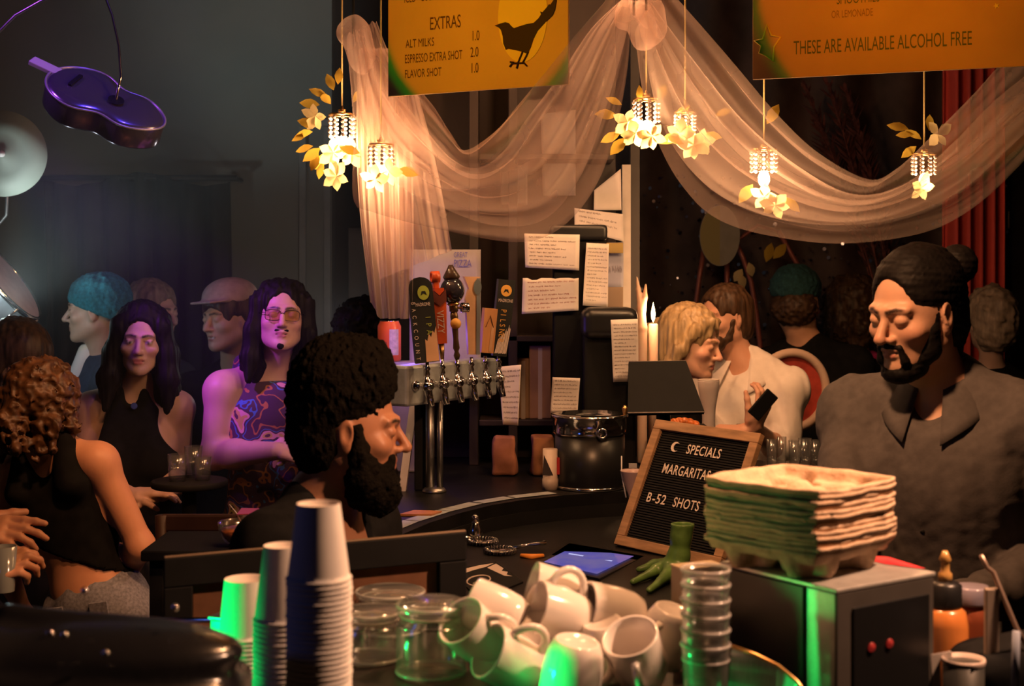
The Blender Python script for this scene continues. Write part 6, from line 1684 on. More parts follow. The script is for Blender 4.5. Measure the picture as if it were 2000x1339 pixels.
MB().tube([E.lerp(W, .62), E.lerp(W, .93)], [.043, .036], 14).build('wrist_cuff', C_BLACK, root)
b.trousers(root, C_NAVY)
ph_c = P(1490, 790, 5.02); phu = nrm(P(1508, 770, 5.02) - P(1472, 812, 5.02)); phr = phu.cross(Vector((.5, -.8, .2))).normalized(); phn = phr.cross(phu)
MB().box(ph_c, (.058, .009, .110), frame_R(phr, phn, phu), bev=.004).build('smartphone', mat('phone_black', (.012, .012, .013), .3)) 
ph = bpy.data.objects['smartphone']; tag(ph, 'black smartphone held by the man in the white shirt', 'phone')

# ---- man in a dark green-teal beanie seen from behind
h = Head(P(1556, 594, 6.22), yaw=148, pitch=6, k=1.16)
b = Body(h, P(1585, 688, 6.22), yaw=160, sw=.20, girth=1.1)
root = make_person('man in a dark teal beanie and black shirt seen from behind', loc=(b.N.x, b.N.y, 0))
S = head_prims(h); b.neck(S, .060); b.torso(S); b.arm(S, -1); b.arm(S, 1)
skin_body(root, S, .006, (.58, .32, .20), face_tints(h))
G = SDF(); G.ell(h(0, -.020, .062), h.r(.094, .114, .090), h.R, .02)
sdf_object('beanie', G, .006, C_TEALG, root, noise=wavy(.003, 150, seed=53), cuts=[(h(0, 0, .030), tuple(-(h.z - h.y * .1).normalized()))])
G = SDF(); G.ell(h(-.01, -.055, -.015), h.r(.090, .075, .075), h.R, .03); sdf_object('hair', G, .006, HAIR_BROWN, root, noise=wavy(.004, 170, seed=54))
G = SDF(); b.torso(G, .016); b.arm(G, -1, .018, .95); b.arm(G, 1, .018, .95)
sdf_object('shirt', G, .009, C_BLACK, root, noise=wavy(.005, 28, seed=55))
b.trousers(root, C_DARK)
# ---- dark-haired woman beyond the bartender, magenta scarf
h = Head(P(1676, 612, 6.5), yaw=100, pitch=5, k=1.1)
b = Body(h, P(1680, 714, 6.53), yaw=110, sw=.16, fem=True)
root = make_person('dark curly-haired woman with magenta scarf between the beanie and the bartender', loc=(b.N.x, b.N.y, 0))
S = head_prims(h, fem=True); b.neck(S); b.torso(S); skin_body(root, S, .007, (.45, .27, .20), face_tints(h))
G = hair_cap(h, .03, .03, -.05, .01, .01); G.chain([h(-.06, -.04, .05), h(-.10, -.03, -.05), h(-.09, -.02, -.18)], [.05, .05, .03], .03); G.chain([h(.06, -.04, .05), h(.10, -.03, -.05), h(.09, -.02, -.18)], [.05, .05, .03], .03)
sdf_object('hair', G, .006, HAIR_BROWN, root, noise=plus(wavy(.006, 90, 8, seed=61), wavy(.003, 230, 8, seed=62)))
G = SDF(); b.torso(G, .02); b.arm(G, -1, .02); b.arm(G, 1, .02); sdf_object('jacket', G, .012, C_BLACK, root, noise=wavy(.006, 28, seed=63))
G = SDF(); G.chain([b.at(-.07, .02, .045), b.at(0, .075, .03), b.at(.07, .02, .045)], [.028, .032, .028], .02); G.chain([b.at(.02, .085, .02), b.at(.04, .13, -.1), b.at(.05, .14, -.22)], [.025, .03, .02], .02)
sdf_object('scarf', G, .007, mat('scarf_magenta', (.35, .02, .14), .85, var=.3), root, noise=wavy(.004, 80, seed=64))
b.trousers(root, C_DARK)
# ---- grey-haired head far behind the bartender
h = Head(P(1932, 628, 5.9), yaw=190, k=1.0)
b = Body(h, P(1935, 745, 5.95), yaw=190, sw=.175)
root = make_person('grey-haired person far behind the bartender beside the red curtain', loc=(b.N.x, b.N.y, 0))
S = head_prims(h); b.neck(S); b.torso(S); skin_body(root, S, .008, (.45, .30, .24), face_tints(h))
G = hair_cap(h, .022, .03, -.04, .006); sdf_object('hair', G, .006, HAIR_ASH, root, noise=wavy(.005, 120, seed=66))
G = SDF(); b.torso(G, .02); b.arm(G, -1, .02); b.arm(G, 1, .02); sdf_object('jacket', G, .012, C_BLACK, root, noise=wavy(.006, 28, seed=67))
b.trousers(root, C_DARK)
# ------------------------------------------------------------------ hanging signs
def hang_sign(name, bl, br, dl, dr_, height, m, label):
    a = P(bl[0], bl[1], dl); c = P(br[0], br[1], dr_); a_z = (a.z + c.z) / 2
    a.z = c.z = a_z
    ux = (c - a); W = ux.length; ux = ux / W; uy = Vector((0, 0, 1)); nn = ux.cross(uy).normalized()
    root = empty(name, (a + c) / 2 + Vector((0, 0, 0)), label, 'sign', 'hanging menu signs')
    MB().box(a + ux * W / 2 + uy * height / 2 - nn * .004, (W, .008, height), frame_R(ux, -nn, uy), bev=.001).build('panel', m, root)
    for t in (.1, .9):
        p = a + ux * W * t + uy * height; MB().tube([p - uy * .01, Vector((p.x, p.y, ZC))], .002, 6).build('hanging_wire', M_STEEL, root)
    return root, a, ux, uy, nn, W
M_SGN1 = mat('sign_orange', (.72, .52, .22), .6, var=.06, vscale=6)
M_SGN2 = mat('sign_rust', (.60, .38, .16), .6, var=.10, vscale=5)
M_SINK = mat('sign_ink', (.10, .045, .02), .7)
M_SINKG = mat('sign_ink_green', (.10, .13, .05), .7)
s1, A, ux, uy, nn, W = hang_sign('menu_sign', (758, 188), (1110, 165), 3.70, 3.46, .62, M_SGN1, 'orange menu sign with black bird on a yellow disc')
def spx(px, py):
    """sign coordinates of a pixel"""
    t = (px - 758) / 352.0; d = 3.70 + (3.46 - 3.70) * t
    return W * ((P(px, 0, d) - P(758, 0, 3.70)).length / (P(1110, 0, 3.46) - P(758, 0, 3.70)).length), (P(px, py, d).z - A.z)
def st(body, px, py, h_px, sx, m=M_SINK, root=s1, sp=spx):
    a, b2 = sp(px, py); text_mesh('lettering', body, A + ux * a + uy * b2, ux, uy, h_px * PXM(3.6), m, root, sx, .0008)
st('EXTRAS', 840, 59, 26, .56); st('ALT MILKS', 793, 94, 17, .60); st('ESPRESSO EXTRA SHOT', 791, 124, 18, .50); st('FLAVOR SHOT', 791, 153, 17, .55)
st('1.0', 922, 80, 20, .55); st('2.0', 920, 112, 20, .55); st('1.0', 920, 143, 20, .55); st('ICED   COLD BREW', 790, 6, 18, .50)
a, b2 = spx(1022, 30)
el = [(.050 * 1.38 * math.cos(t), .118 * math.sin(t)) for t in [i * math.pi / 24 for i in range(48)]]
MB().prism(el, A + ux * a + uy * b2 + nn * .0016, ux, uy, .001).build('yellow_disc', mat('sign_yellow', (.92, .78, .16), .6, var=.04, vscale=8), s1)
# bird outline from the zoomed sign (2000 px wide crop of 380 px)
bz_ = [(1200, 268), (1260, 245), (1310, 232), (1345, 240), (1375, 275), (1400, 293), (1450, 275), (1530, 250), (1600, 238), (1650, 190), (1675, 150), (1665, 120), (1690, 128), (1740, 70), (1755, 45), (1770, 50), (1810, -10), (1830, 5), (1815, 100), (1790, 160), (1720, 230), (1640, 320), (1600, 400), (1570, 490), (1545, 545), (1520, 550), (1480, 535), (1420, 520), (1340, 505), (1315, 515), (1290, 450), (1285, 380), (1265, 310), (1240, 285)]
def bp_(q): 
    a, b2 = spx(740 + q[0] * .19, q[1] * .19); return (a, b2)
MB().prism([bp_(q) for q in bz_][::-1], A + nn * .0030, ux, uy, .001).build('bird_silhouette', mat('bird_black', (.025, .012, .008), .7), s1)
lg = MB()
for pts in ([(1490, 530), (1465, 590), (1440, 650)], [(1545, 535), (1520, 590), (1485, 655)], [(1355, 690), (1380, 655), (1440, 650), (1500, 650), (1530, 680)], [(1400, 645), (1360, 640)], [(1440, 650), (1425, 705)]):
    lg.tube([A + ux * bp_(q)[0] + uy * bp_(q)[1] + nn * .003 for q in pts], .0022, 6)
lg.build('bird_legs', mat('bird_black', (.025, .012, .008), .7), s1)
s2, A, ux, uy, nn, W2 = hang_sign('menu_sign', (1470, 155), (2010, 129), 3.70, 3.46, .62, M_SGN2, 'rust orange sign with outlined star and green hand lettering')
def spx2(px, py):
    t = (px - 1470) / 540.0; d = 3.70 + (3.46 - 3.70) * t
    return W2 * ((P(px, 0, d) - P(1470, 0, 3.70)).length / (P(2010, 0, 3.46) - P(1470, 0, 3.70)).length), (P(px, py, d).z - A.z)
st('THESE ARE AVAILABLE ALCOHOL FREE', 1550, 107, 28, .50, M_SINKG, s2, spx2)
st('SMOOTHIES', 1634, 9, 20, .55, M_SINKG, s2, spx2); st('OR LEMONADE', 1624, 36, 15, .55, mat('sign_ink_faint', (.30, .17, .06), .7), s2, spx2)
star = [(1498, 48), (1507, 70), (1525, 73), (1512, 92), (1510, 120), (1494, 108), (1483, 104), (1487, 90), (1474, 80), (1490, 77)]
sp_ = [A + ux * spx2(*q)[0] + uy * spx2(*q)[1] + nn * .002 for q in star]
MB().tube(sp_, .0028, 6, closed=True).build('star_outline', mat('sign_yellow', (.92, .78, .16), .6, var=.04, vscale=8), s2)
tp = A + ux * spx2(1946, 12)[0] + uy * spx2(1946, 12)[1] + nn * .002
MB().prism([(.008 * (1 if k % 2 else .4) * math.cos(k * math.pi / 5), .008 * (1 if k % 2 else .4) * math.sin(k * math.pi / 5)) for k in range(10)], tp, ux, uy, .001).build('little_star', mat('sign_yellow', (.92, .78, .16), .6, var=.04, vscale=8), s2)

# ------------------------------------------------------------------ tulle swags
def tulle_mat(name, col, dens):
    m = bpy.data.materials.new(name); m.use_nodes = True; nt = m.node_tree
    out = nt.nodes['Material Output']; nt.nodes.remove(nt.nodes['Principled BSDF'])
    df = nt.nodes.new('ShaderNodeBsdfDiffuse'); df.inputs[0].default_value = (*col, 1)
    tl = nt.nodes.new('ShaderNodeBsdfTranslucent'); tl.inputs[0].default_value = (*col, 1)
    tr = nt.nodes.new('ShaderNodeBsdfTransparent')
    m1 = nt.nodes.new('ShaderNodeMixShader'); m1.inputs[0].default_value = .55
    nt.links.new(df.outputs[0], m1.inputs[1]); nt.links.new(tl.outputs[0], m1.inputs[2])
    m2 = nt.nodes.new('ShaderNodeMixShader')
    n = nt.nodes.new('ShaderNodeTexNoise'); n.inputs['Scale'].default_value = 5.0; tc_ = nt.nodes.new('ShaderNodeTexCoord'); nt.links.new(tc_.outputs['Object'], n.inputs['Vector'])
    r = nt.nodes.new('ShaderNodeMapRange'); r.inputs[3].default_value = dens * .75; r.inputs[4].default_value = dens * 1.25
    nt.links.new(n.outputs['Fac'], r.inputs[0]); nt.links.new(r.outputs[0], m2.inputs[0])
    nt.links.new(tr.outputs[0], m2.inputs[1]); nt.links.new(m1.outputs[0], m2.inputs[2]); nt.links.new(m2.outputs[0], out.inputs[0])
    return m
M_TUL = tulle_mat('tulle_peach', (.88, .68, .60), .30)
def resample(pts, n):
    pts = [Vector((a, b2, c)) for a, b2, c in pts]
    # Catmull-Rom through the points, evenly by arc length
    dense = []
    for i in range(len(pts) - 1):
        p0, p1, p2, p3 = pts[max(i - 1, 0)], pts[i], pts[i + 1], pts[min(i + 2, len(pts) - 1)]
        for k in range(16):
            t = k / 16; dense.append(.5 * ((2 * p1) + (p2 - p0) * t + (2 * p0 - 5 * p1 + 4 * p2 - p3) * t * t + (3 * p1 - p0 - 3 * p2 + p3) * t ** 3))
    dense.append(pts[-1]); L = [0]
    for a, b2 in zip(dense[:-1], dense[1:]): L.append(L[-1] + (b2 - a).length)
    out_ = []; j = 0
    for i in range(n + 1):
        s_ = L[-1] * i / n
        while j < len(L) - 2 and L[j + 1] < s_: j += 1
        t = (s_ - L[j]) / max(L[j + 1] - L[j], 1e-9); out_.append(dense[j].lerp(dense[j + 1], t))
    return out_
def swag(lower, upper, nfold, amp, seed, nu=90, nv=46, billow=.05, gather=True):
    """cloth between two edge lines given as (px, py, depth); folds run along the length"""
    lo_ = [P(*q) for q in resample(lower, nu)]; up = [P(*q) for q in resample(upper, nu)]
    g = random.Random(seed); ph = [g.uniform(0, 6.28) for _ in range(6)]
    def fn(u, v):
        i = min(int(round(u * nu)), nu); a, b2 = lo_[i], up[i]
        w = v + .045 * math.sin(v * 7 + ph[0] + 2.2 * u) * math.sin(math.pi * v) + .03 * math.sin(v * 13 + ph[1] - 3 * u) * math.sin(math.pi * v)
        p = a.lerp(b2, w)
        open_ = math.sin(math.pi * min(max(u, 0), 1)) if gather else 1
        dz = amp * (math.sin(nfold * 6.28 * v + ph[2] + .8 * math.sin(4 * u + ph[3])) + .6 * math.sin(nfold * 10.3 * v + ph[4] - 1.5 * u)) * (.35 + .65 * open_)
        dz += billow * open_ * math.sin(math.pi * v)
        return p + Vector((0, -dz, .25 * dz))
    return MB().grid(fn, nu, nv)
tu = empty('tulle_swag', P(1000, 460, 3.75), 'sheer peach tulle swagged between the two menu signs, one end hanging', 'tulle')
# left to centre swag: two crossing layers
swag([(676, 70, 3.8), (690, 250, 3.72), (689, 385, 3.66), (730, 412, 3.62), (850, 443, 3.60), (1000, 470, 3.60), (1082, 452, 3.62), (1150, 385, 3.58), (1195, 285, 3.50), (1225, 140, 3.46), (1232, 20, 3.56)],
     [(735, 40, 3.86), (770, 120, 3.84), (840, 195, 3.82), (880, 255, 3.80), (912, 292, 3.80), (960, 260, 3.80), (1010, 200, 3.58), (1062, 138, 3.40), (1125, 62, 3.40), (1180, 0, 3.48), (1215, -40, 3.6)], 4, .022, 1).build('front_drape', M_TUL, tu)
swag([(690, 60, 3.9), (705, 230, 3.86), (760, 345, 3.84), (850, 400, 3.82), (960, 440, 3.82), (1060, 430, 3.82), (1130, 350, 3.84), (1180, 220, 3.88), (1225, 60, 3.9), (1235, 0, 3.9)],
     [(700, 40, 3.94), (760, 160, 3.92), (820, 240, 3.92), (880, 310, 3.92), (930, 330, 3.92), (980, 300, 3.92), (1030, 230, 3.92), (1090, 150, 3.94), (1150, 60, 3.94), (1200, 10, 3.94)], 3, .028, 2).build('rear_drape', M_TUL, tu)
# hanging tail
def tail(u, v, seed=0, x0=0, lo_end=None):
    top = P(700 + 90 * u, 95, 3.92)
    bot = P(722 + 82 * u, 600 + (22 if u > .25 else -10 + 120 * u), 3.95) if seed == 0 else P(742 + 140 * u, 545 - 56 * u, 4.0)
    p = top.lerp(bot, v) if v > 0 else top
    f = .03 * (.3 + .7 * v) * math.sin(u * 21 + 1.2 * math.sin(3 * v + seed) + seed) + .012 * math.sin(u * 47 + seed * 2 + v)
    spread = P(690 + 110 * u, 300, 3.92) - P(705 + 85 * u, 300, 3.92)
    return p + Vector((spread.x * math.sin(math.pi * v), f, 0))
M_TULT = tulle_mat('tulle_tail', (.90, .70, .62), .46)
MB().grid(lambda u, v: tail(u, v, 0), 80, 50).build('hanging_tail', M_TULT, tu)
MB().grid(lambda u, v: tail(u, v, 1), 80, 50).build('hanging_tail', M_TULT, tu)
tr_ = empty('tulle_swag', P(1640, 470, 3.75), 'sheer peach tulle swagged from the centre knot towards the far sign corner', 'tulle')
swag([(1240, 60, 3.8), (1262, 200, 3.74), (1300, 300, 3.70), (1345, 370, 3.66), (1400, 420, 3.62), (1490, 452, 3.60), (1640, 471, 3.60), (1800, 452, 3.58), (1900, 405, 3.56), (1990, 325, 3.54), (2090, 210, 3.52)],
     [(1300, -30, 3.88), (1380, 60, 3.86), (1440, 130, 3.84), (1520, 225, 3.82), (1600, 300, 3.80), (1695, 350, 3.78), (1750, 330, 3.76), (1820, 265, 3.74), (1900, 185, 3.72), (1970, 110, 3.70), (2080, 20, 3.68)], 4, .024, 5, nu=110).build('front_drape', M_TUL, tr_)
swag([(1250, 40, 3.9), (1290, 230, 3.86), (1370, 350, 3.84), (1480, 415, 3.82), (1620, 440, 3.82), (1760, 425, 3.82), (1880, 370, 3.80), (1980, 280, 3.78), (2090, 180, 3.76)],
     [(1270, 0, 3.94), (1370, 130, 3.92), (1460, 240, 3.92), (1560, 330, 3.92), (1660, 385, 3.92), (1760, 365, 3.92), (1860, 280, 3.90), (1950, 190, 3.88), (2080, 90, 3.86)], 3, .03, 6, nu=100).build('rear_drape', M_TUL, tr_)
# gathered knots with the cords that hold them
for k, (px, py, lb, par) in enumerate(((690, 66, 0, tu), (1238, 30, 0, tu), (1262, 20, 0, tr_))):
    S = SDF(); c = P(px, py, 3.9); S.ell(c, (.05, .04, .045), None, .02); S.ell(c + Vector((.02, -.01, -.05)), (.04, .035, .05), None, .03)
    sdf_object('gathered_knot', S, .007, M_TUL, par, noise=wavy(.008, 60, 8, (1, 1, .3), seed=95 + k))
    MB().tube([c, Vector((c.x, c.y, ZC))], .004, 6).build('hanging_cord', M_BLACKM, par)

# ------------------------------------------------------------------ flower lamps
def thin_mat(name, col, mix=.5):
    m = bpy.data.materials.new(name); m.use_nodes = True; nt = m.node_tree; nt.nodes.remove(nt.nodes['Principled BSDF'])
    n = nt.nodes.new('ShaderNodeTexNoise'); n.inputs['Scale'].default_value = 30; r = nt.nodes.new('ShaderNodeMix'); r.data_type = 'RGBA'
    r.inputs[6].default_value = (*[q * .7 for q in col], 1); r.inputs[7].default_value = (*[min(q * 1.25, .95) for q in col], 1); nt.links.new(n.outputs['Fac'], r.inputs[0])
    a = nt.nodes.new('ShaderNodeBsdfDiffuse'); b2 = nt.nodes.new('ShaderNodeBsdfTranslucent'); x = nt.nodes.new('ShaderNodeMixShader'); x.inputs[0].default_value = mix
    for q in (a, b2): nt.links.new(r.outputs[2], q.inputs[0])
    nt.links.new(a.outputs[0], x.inputs[1]); nt.links.new(b2.outputs[0], x.inputs[2]); nt.links.new(x.outputs[0], nt.nodes['Material Output'].inputs[0])
    return m
M_LEAF = thin_mat('leaf_gold', (.55, .38, .06), .45)
M_PETAL = thin_mat('petal_cream', (.85, .66, .36), .5)
M_BEAD = mat('bead_glass', (.85, .78, .78), .12, spec=.8, coat=.6)
M_BULB = mat('bulb_glow', (1, .8, .5), .4, emit=(1.0, .66, .30), estr=110)
def leaf_mesh(L, Wd, name, m):
    prof = [(0, 0), (.25, .7), (.5, 1), (.75, .72), (1, 0)]
    vs = []; fs = []
    for i, (t, w) in enumerate(prof):
        z = -.18 * L * t * t
        for s_ in (-1, 0, 1): vs.append((s_ * w * Wd / 2, t * L, z + (.12 * Wd * w if s_ == 0 else 0)))
    for i in range(len(prof) - 1):
        for j in (0, 1): fs.append((i * 3 + j, i * 3 + j + 1, i * 3 + j + 4, i * 3 + j + 3))
    return raw_mesh(name, vs, np.array(fs), [m])
LEAF, PETAL = leaf_mesh(.062, .032, 'leaf', M_LEAF), leaf_mesh(.045, .030, 'petal', M_PETAL)
def orient(o, loc, d, up_):
    d = nrm(d); up_ = Vector(up_); z = (up_ - d * up_.dot(d)); z = z.normalized() if z.length > 1e-4 else d.orthogonal().normalized()
    x = d.cross(z); m = frame_R(x, d, z).to_4x4(); m.translation = loc; o.matrix_local = m
def flower_lamp(px, py, d, label, leaves, flowers, seed, power, cord_top=None, bead_n=9, k=1.0):
    c = P(px, py, d); g = random.Random(seed)
    root = empty('flower_lamp', c, label, 'lamp', 'flower trimmed bead lamps')
    MB().tube([c + Vector((0, 0, .075 * k)), Vector((c.x, c.y, ZC))], .0025, 6).build('cord', mat('cord_gold', (.45, .33, .12), .5), root)
    MB().tube([c + Vector((.036 * k * math.cos(a), .036 * k * math.sin(a), .055 * k)) for a in [i * math.pi / 8 for i in range(16)]], .003, 6, closed=True).lathe([(.012, .070 * k), (.010, .055 * k), (.003, .080 * k)], c, 12).build('ring_frame', mat('brass', (.75, .45, .18), .3, 1.0), root)
    for i in range(bead_n):
        a = 2 * math.pi * i / bead_n; s_ = MB()
        for j in range(5): s_.ball(c + Vector((.036 * k * math.cos(a), .036 * k * math.sin(a), (.045 - .0125 * j) * k)), .0058 * k, 8)
        s_.build('bead_string', M_BEAD, root)
    MB().ball(c + Vector((0, 0, -.028 * k)), (.017 * k, .017 * k, .024 * k), 14).build('bulb', M_BULB, root)
    l = lamp('flower_lamp_light', 'POINT', c + Vector((0, -.0, -.03 * k)), (1.0, .52, .24), power, .03); adopt(l, root); l.location = c + Vector((0, 0, -.03 * k))
    for (dx, dy, dz, ang) in leaves:
        o = link_mesh('leaf', LEAF, root, local=True); a = math.radians(ang)
        orient(o, Vector((dx, dy, dz)), (math.cos(a), g.uniform(-.5, .3), math.sin(a)), (g.uniform(-.4, .4), -1, g.uniform(.2, .8))); o.scale = [g.uniform(.75, 1.15)] * 3
    for (dx, dy, dz, n_) in flowers:
        ax = nrm((g.uniform(-.5, .5), -1, g.uniform(-.7, .1))); e1 = ax.orthogonal().normalized(); e2 = ax.cross(e1)
        for i in range(n_):
            a = 2 * math.pi * i / n_ + g.uniform(-.2, .2); o = link_mesh('petal', PETAL, root, local=True)
            orient(o, Vector((dx, dy, dz)), (e1 * math.cos(a) + e2 * math.sin(a)) + ax * .35, ax); o.scale = [g.uniform(.8, 1.15)] * 3
    return root
s_ = PXM(3.98)
def LV(lst, px, py): return [((a - px) * s_, g_, (py - b2) * s_, an) for a, b2, g_, an in lst]
flower_lamp(668, 262, 3.98, 'flower lamp with gold leaves beside the hanging tulle tail',
    LV([(640, 190, 0, 150), (625, 205, 0, 170), (650, 175, .02, 110), (660, 165, 0, 80), (612, 258, -.01, 185), (600, 262, 0, 200), (620, 245, 0, 165), (628, 290, -.02, 215), (622, 300, 0, 245), (640, 300, -.01, 225), (632, 318, -.02, 255), (612, 285, 0, 190), (648, 205, -.02, 130), (690, 200, .0, 60), (700, 240, .02, 30)], 668, 262),
    LV([(618, 228, -.02, 5), (660, 345, -.03, 6), (655, 300, -.04, 6), (690, 300, -.04, 5), (735, 265, -.02, 5), (740, 320, -.04, 6)], 668, 262), 11, 9.0)
flower_lamp(744, 318, 3.84, 'flower lamp glowing behind the tulle beside the hanging tail',
    LV([(705, 300, 0, 160), (775, 330, 0, -10)], 744, 318), LV([(735, 350, -.02, 5), (760, 335, -.02, 5)], 744, 318), 16, 11.0, k=.9)
flower_lamp(1262, 232, 3.98, 'flower lamp at the centre knot of the tulle',
    LV([(1215, 205, 0, 150), (1205, 225, 0, 175), (1212, 260, -.01, 200), (1222, 270, -.02, 225), (1300, 265, -.01, -20), (1320, 250, 0, 10), (1250, 200, 0, 90), (1285, 195, 0, 60), (1320, 225, .02, 40)], 1262, 232),
    LV([(1240, 262, -.03, 6), (1270, 268, -.04, 6), (1225, 240, -.02, 5), (1325, 262, -.02, 5)], 1262, 232), 12, 8.0)
flower_lamp(1338, 250, 4.0, 'small flower lamp beside the centre lamp behind the tulle',
    LV([(1330, 262, 0, 200), (1375, 262, 0, -10), (1400, 225, .02, 30)], 1338, 250), LV([(1352, 285, -.03, 6), (1368, 278, -.02, 5)], 1338, 250), 13, 4.0, k=.8)
flower_lamp(1492, 330, 4.02, 'flower lamp glowing through the far tulle swag',
    LV([(1470, 360, 0, 230), (1530, 385, 0, -40), (1500, 240, .02, 60)], 1492, 330), LV([(1490, 385, -.02, 5), (1510, 402, -.03, 6)], 1492, 330), 14, 13.0)
flower_lamp(1805, 335, 4.0, 'flower lamp hanging on a gold cord below the rust sign',
    LV([(1785, 262, 0, 175), (1775, 252, 0, 160), (1800, 272, .0, 140), (1790, 285, 0, 215), (1815, 255, 0, 80)], 1805, 335), LV([(1795, 368, -.02, 5), (1832, 262, 0, 4)], 1805, 335), 15, 2.5, k=.9)

# ------------------------------------------------------------------ instruments over the crowd
M_GTR = mat('guitar_lacquer', (.20, .18, .24), .22, .75, coat=.6)
gc = P(205, 210, 4.55)
gt = empty('hanging_guitar', gc, 'glossy guitar-shaped body lit violet, hanging from a bent rod', 'guitar')
ga = nrm(P(300, 255, 4.55) - P(110, 165, 4.55)); gl_ = ga.length
gn = nrm(Vector((.20, -.55, .80))); gn = (gn - ga * gn.dot(ga)).normalized(); gb = gn.cross(ga)
def outline(k=1.0):
    o = []
    for i in range(72):
        t = 2 * math.pi * i / 72; x = math.cos(t)
        w = .098 * (1 + .16 * x * -1) * (1 - .30 * math.exp(-((x - .10) / .30) ** 2))
        o.append((x * .200 * k, w * math.sin(t) * 1.32 * k))
    return o
ol = outline()
def ring(off, k): return [gc + ga * a * k + gb * b2 * k + gn * off for a, b2 in ol]
gm_ = MB(); n_ = len(ol)
rings = [ring(.034, .0), ring(.044, .55), ring(.040, .90), ring(.034, .985), ring(.028, 1.0), ring(-.040, 1.0), ring(-.046, .985), ring(-.050, .6), ring(-.050, 0)]
vs = [p for r_ in rings for p in r_]
gm_.add(vs, [(j * n_ + i, j * n_ + (i + 1) % n_, (j + 1) * n_ + (i + 1) % n_, (j + 1) * n_ + i) for j in range(len(rings) - 1) for i in range(n_)], 0, True)
gm_.build('body', M_GTR, gt)
MB().tube(ring(.033, 1.005), .004, 6, closed=True).build('edge_binding', mat('binding', (.5, .45, .5), .3, .5), gt)
MB().lathe([(0, 0), (.022, 0), (.026, .002)], gc + ga * .03 + gn * .0445, 24, gn.to_track_quat('Z', 'Y').to_matrix()).build('sound_hole', M_BLACK, gt)
MB().box(gc - ga * .115 + gn * .047, (.014, .075, .010), frame_R(ga, gb, gn), bev=.002).build('bridge', M_BLACK, gt)
p0 = gc - ga * .20 + gn * .030; MB().box(p0 - ga * .03 + gb * .02, (.10, .040, .016), frame_R(ga, gb, gn), bev=.003).build('neck_stub', mat('neck_pale', (.55, .52, .48), .4), gt)
rodp = [P(190, -90, 4.55), P(200, -20, 4.55), P(219, 30, 4.55), P(232, 90, 4.55), P(236, 150, 4.55), gc + ga * .03 + gn * .045]
MB().tube(rodp + [], .0045, 8).tube([P(190, -90, 4.55), Vector((P(190, 0, 4.55).x, 4.55, ZC))], .0045, 8).build('bent_rod', M_CHROME, gt)
o = MB().tube([P(-60, 120, 4.5), P(-10, 70, 4.5), P(30, 30, 4.5), P(80, 2, 4.5), P(140, -25, 4.5), P(190, -60, 4.5), Vector((P(190, 0, 4.5).x, 4.5, ZC))], .005, 8).build('hanging_hoop', mat('hoop_steel', (.35, .34, .32), .35, 1.0)); tag(o, 'thin curved metal arm arching over the guitar', 'metal arm')
# pale cymbal facing the room
cc_ = P(5, 300, 5.28); r_ = 84 * PXM(5.28); nc = nrm((.18, -1, -.12)); Rc = nc.to_track_quat('Z', 'Y').to_matrix()
cy = empty('cymbal', cc_, 'pale round cymbal at the picture edge facing the room', 'cymbal')
MB().lathe([(0, .016), (.018, .015), (.026, .008), (r_ * .5, .004), (r_, 0), (r_, -.0015), (r_ * .5, .002), (0, .010)], cc_, 48, Rc, cap=False).build('disc', mat('cymbal_pale', (.17, .19, .165), .6, .0, var=.1, vscale=8), cy)
MB().lathe([(.012, .013), (.012, .022), (0, .024)], cc_, 18, Rc).build('felt', mat('felt_pale', (.55, .50, .50), .9), cy)
MB().tube([cc_ - nc * .005, cc_ - nc * .03 + Vector((.015, 0, -.1)), P(12, 420, 5.31), P(-30, 470, 5.33), P(-90, 600, 5.36), Vector((P(-110, 0, 5.36).x, 5.36, 0))], .007, 8).build('stand', M_STEEL, cy)
# tilted drum below
dc = P(14, 545, 5.4); nd = nrm((.80, .04, .60)); Rd = nd.to_track_quat('Z', 'Y').to_matrix(); rd = .185
dm = empty('drum', dc, 'tilted drum with pale skin and chrome hoops at the picture edge', 'drum')
MB().lathe([(rd, -.11), (rd, -.004)], dc, 40, Rd, cap=False).build('shell', mat('shell_grey', (.20, .22, .25), .25, .3, coat=.5), dm)
MB().lathe([(0, .002), (rd * .97, .0), (rd, -.004)], dc, 40, Rd, cap=False).build('skin', mat('drum_skin', (.62, .55, .47), .6, var=.08), dm)
for off in (-.002, -.108): MB().lathe([(rd * 1.0, -.010), (rd * 1.05, -.010), (rd * 1.05, .006), (rd * 1.0, .008), (rd * 1.0, -.010)], dc + nd * off, 40, Rd, cap=False).build('hoop', M_CHROME, dm)
for k in range(8):
    a = 2 * math.pi * k / 8; e = Rd @ Vector((math.cos(a), math.sin(a), 0)); MB().tube([dc + e * rd * 1.05, dc + e * rd * 1.05 - nd * .108], .004, 8).build('tension_rod', M_CHROME, dm)
MB().tube([dc - nd * .06, Vector((dc.x - .06, dc.y + .05, .7)), Vector((dc.x - .1, dc.y + .05, 0))], .012, 8).build('stand', M_STEEL, dm)
# white stage lamp low at the frame edge
sl = P(-16, 640, 5.08)
sg = empty('stage_lamp', sl, 'white-glowing stage lamp at the picture edge behind the crowd', 'stage lamp')
nl = nrm((.75, -.35, .45)); Rl = nl.to_track_quat('Z', 'Y').to_matrix()
MB().lathe([(.04, -.15), (.06, -.13), (.062, 0), (.056, 0), (.054, -.02)], sl, 24, Rl, cap=False).build('housing', M_BLACKM, sg)
MB().lathe([(0, -.018), (.053, -.018)], sl, 24, Rl, cap=False).build('lens', mat('lens_glow', (.8, .9, 1), .3, emit=(.80, .92, 1.0), estr=14), sg)
MB().tube([sl - nl * .1, Vector((sl.x - .06, sl.y, .8)), Vector((sl.x - .06, sl.y, 0))], .012, 8).build('stand', M_BLACKM, sg)

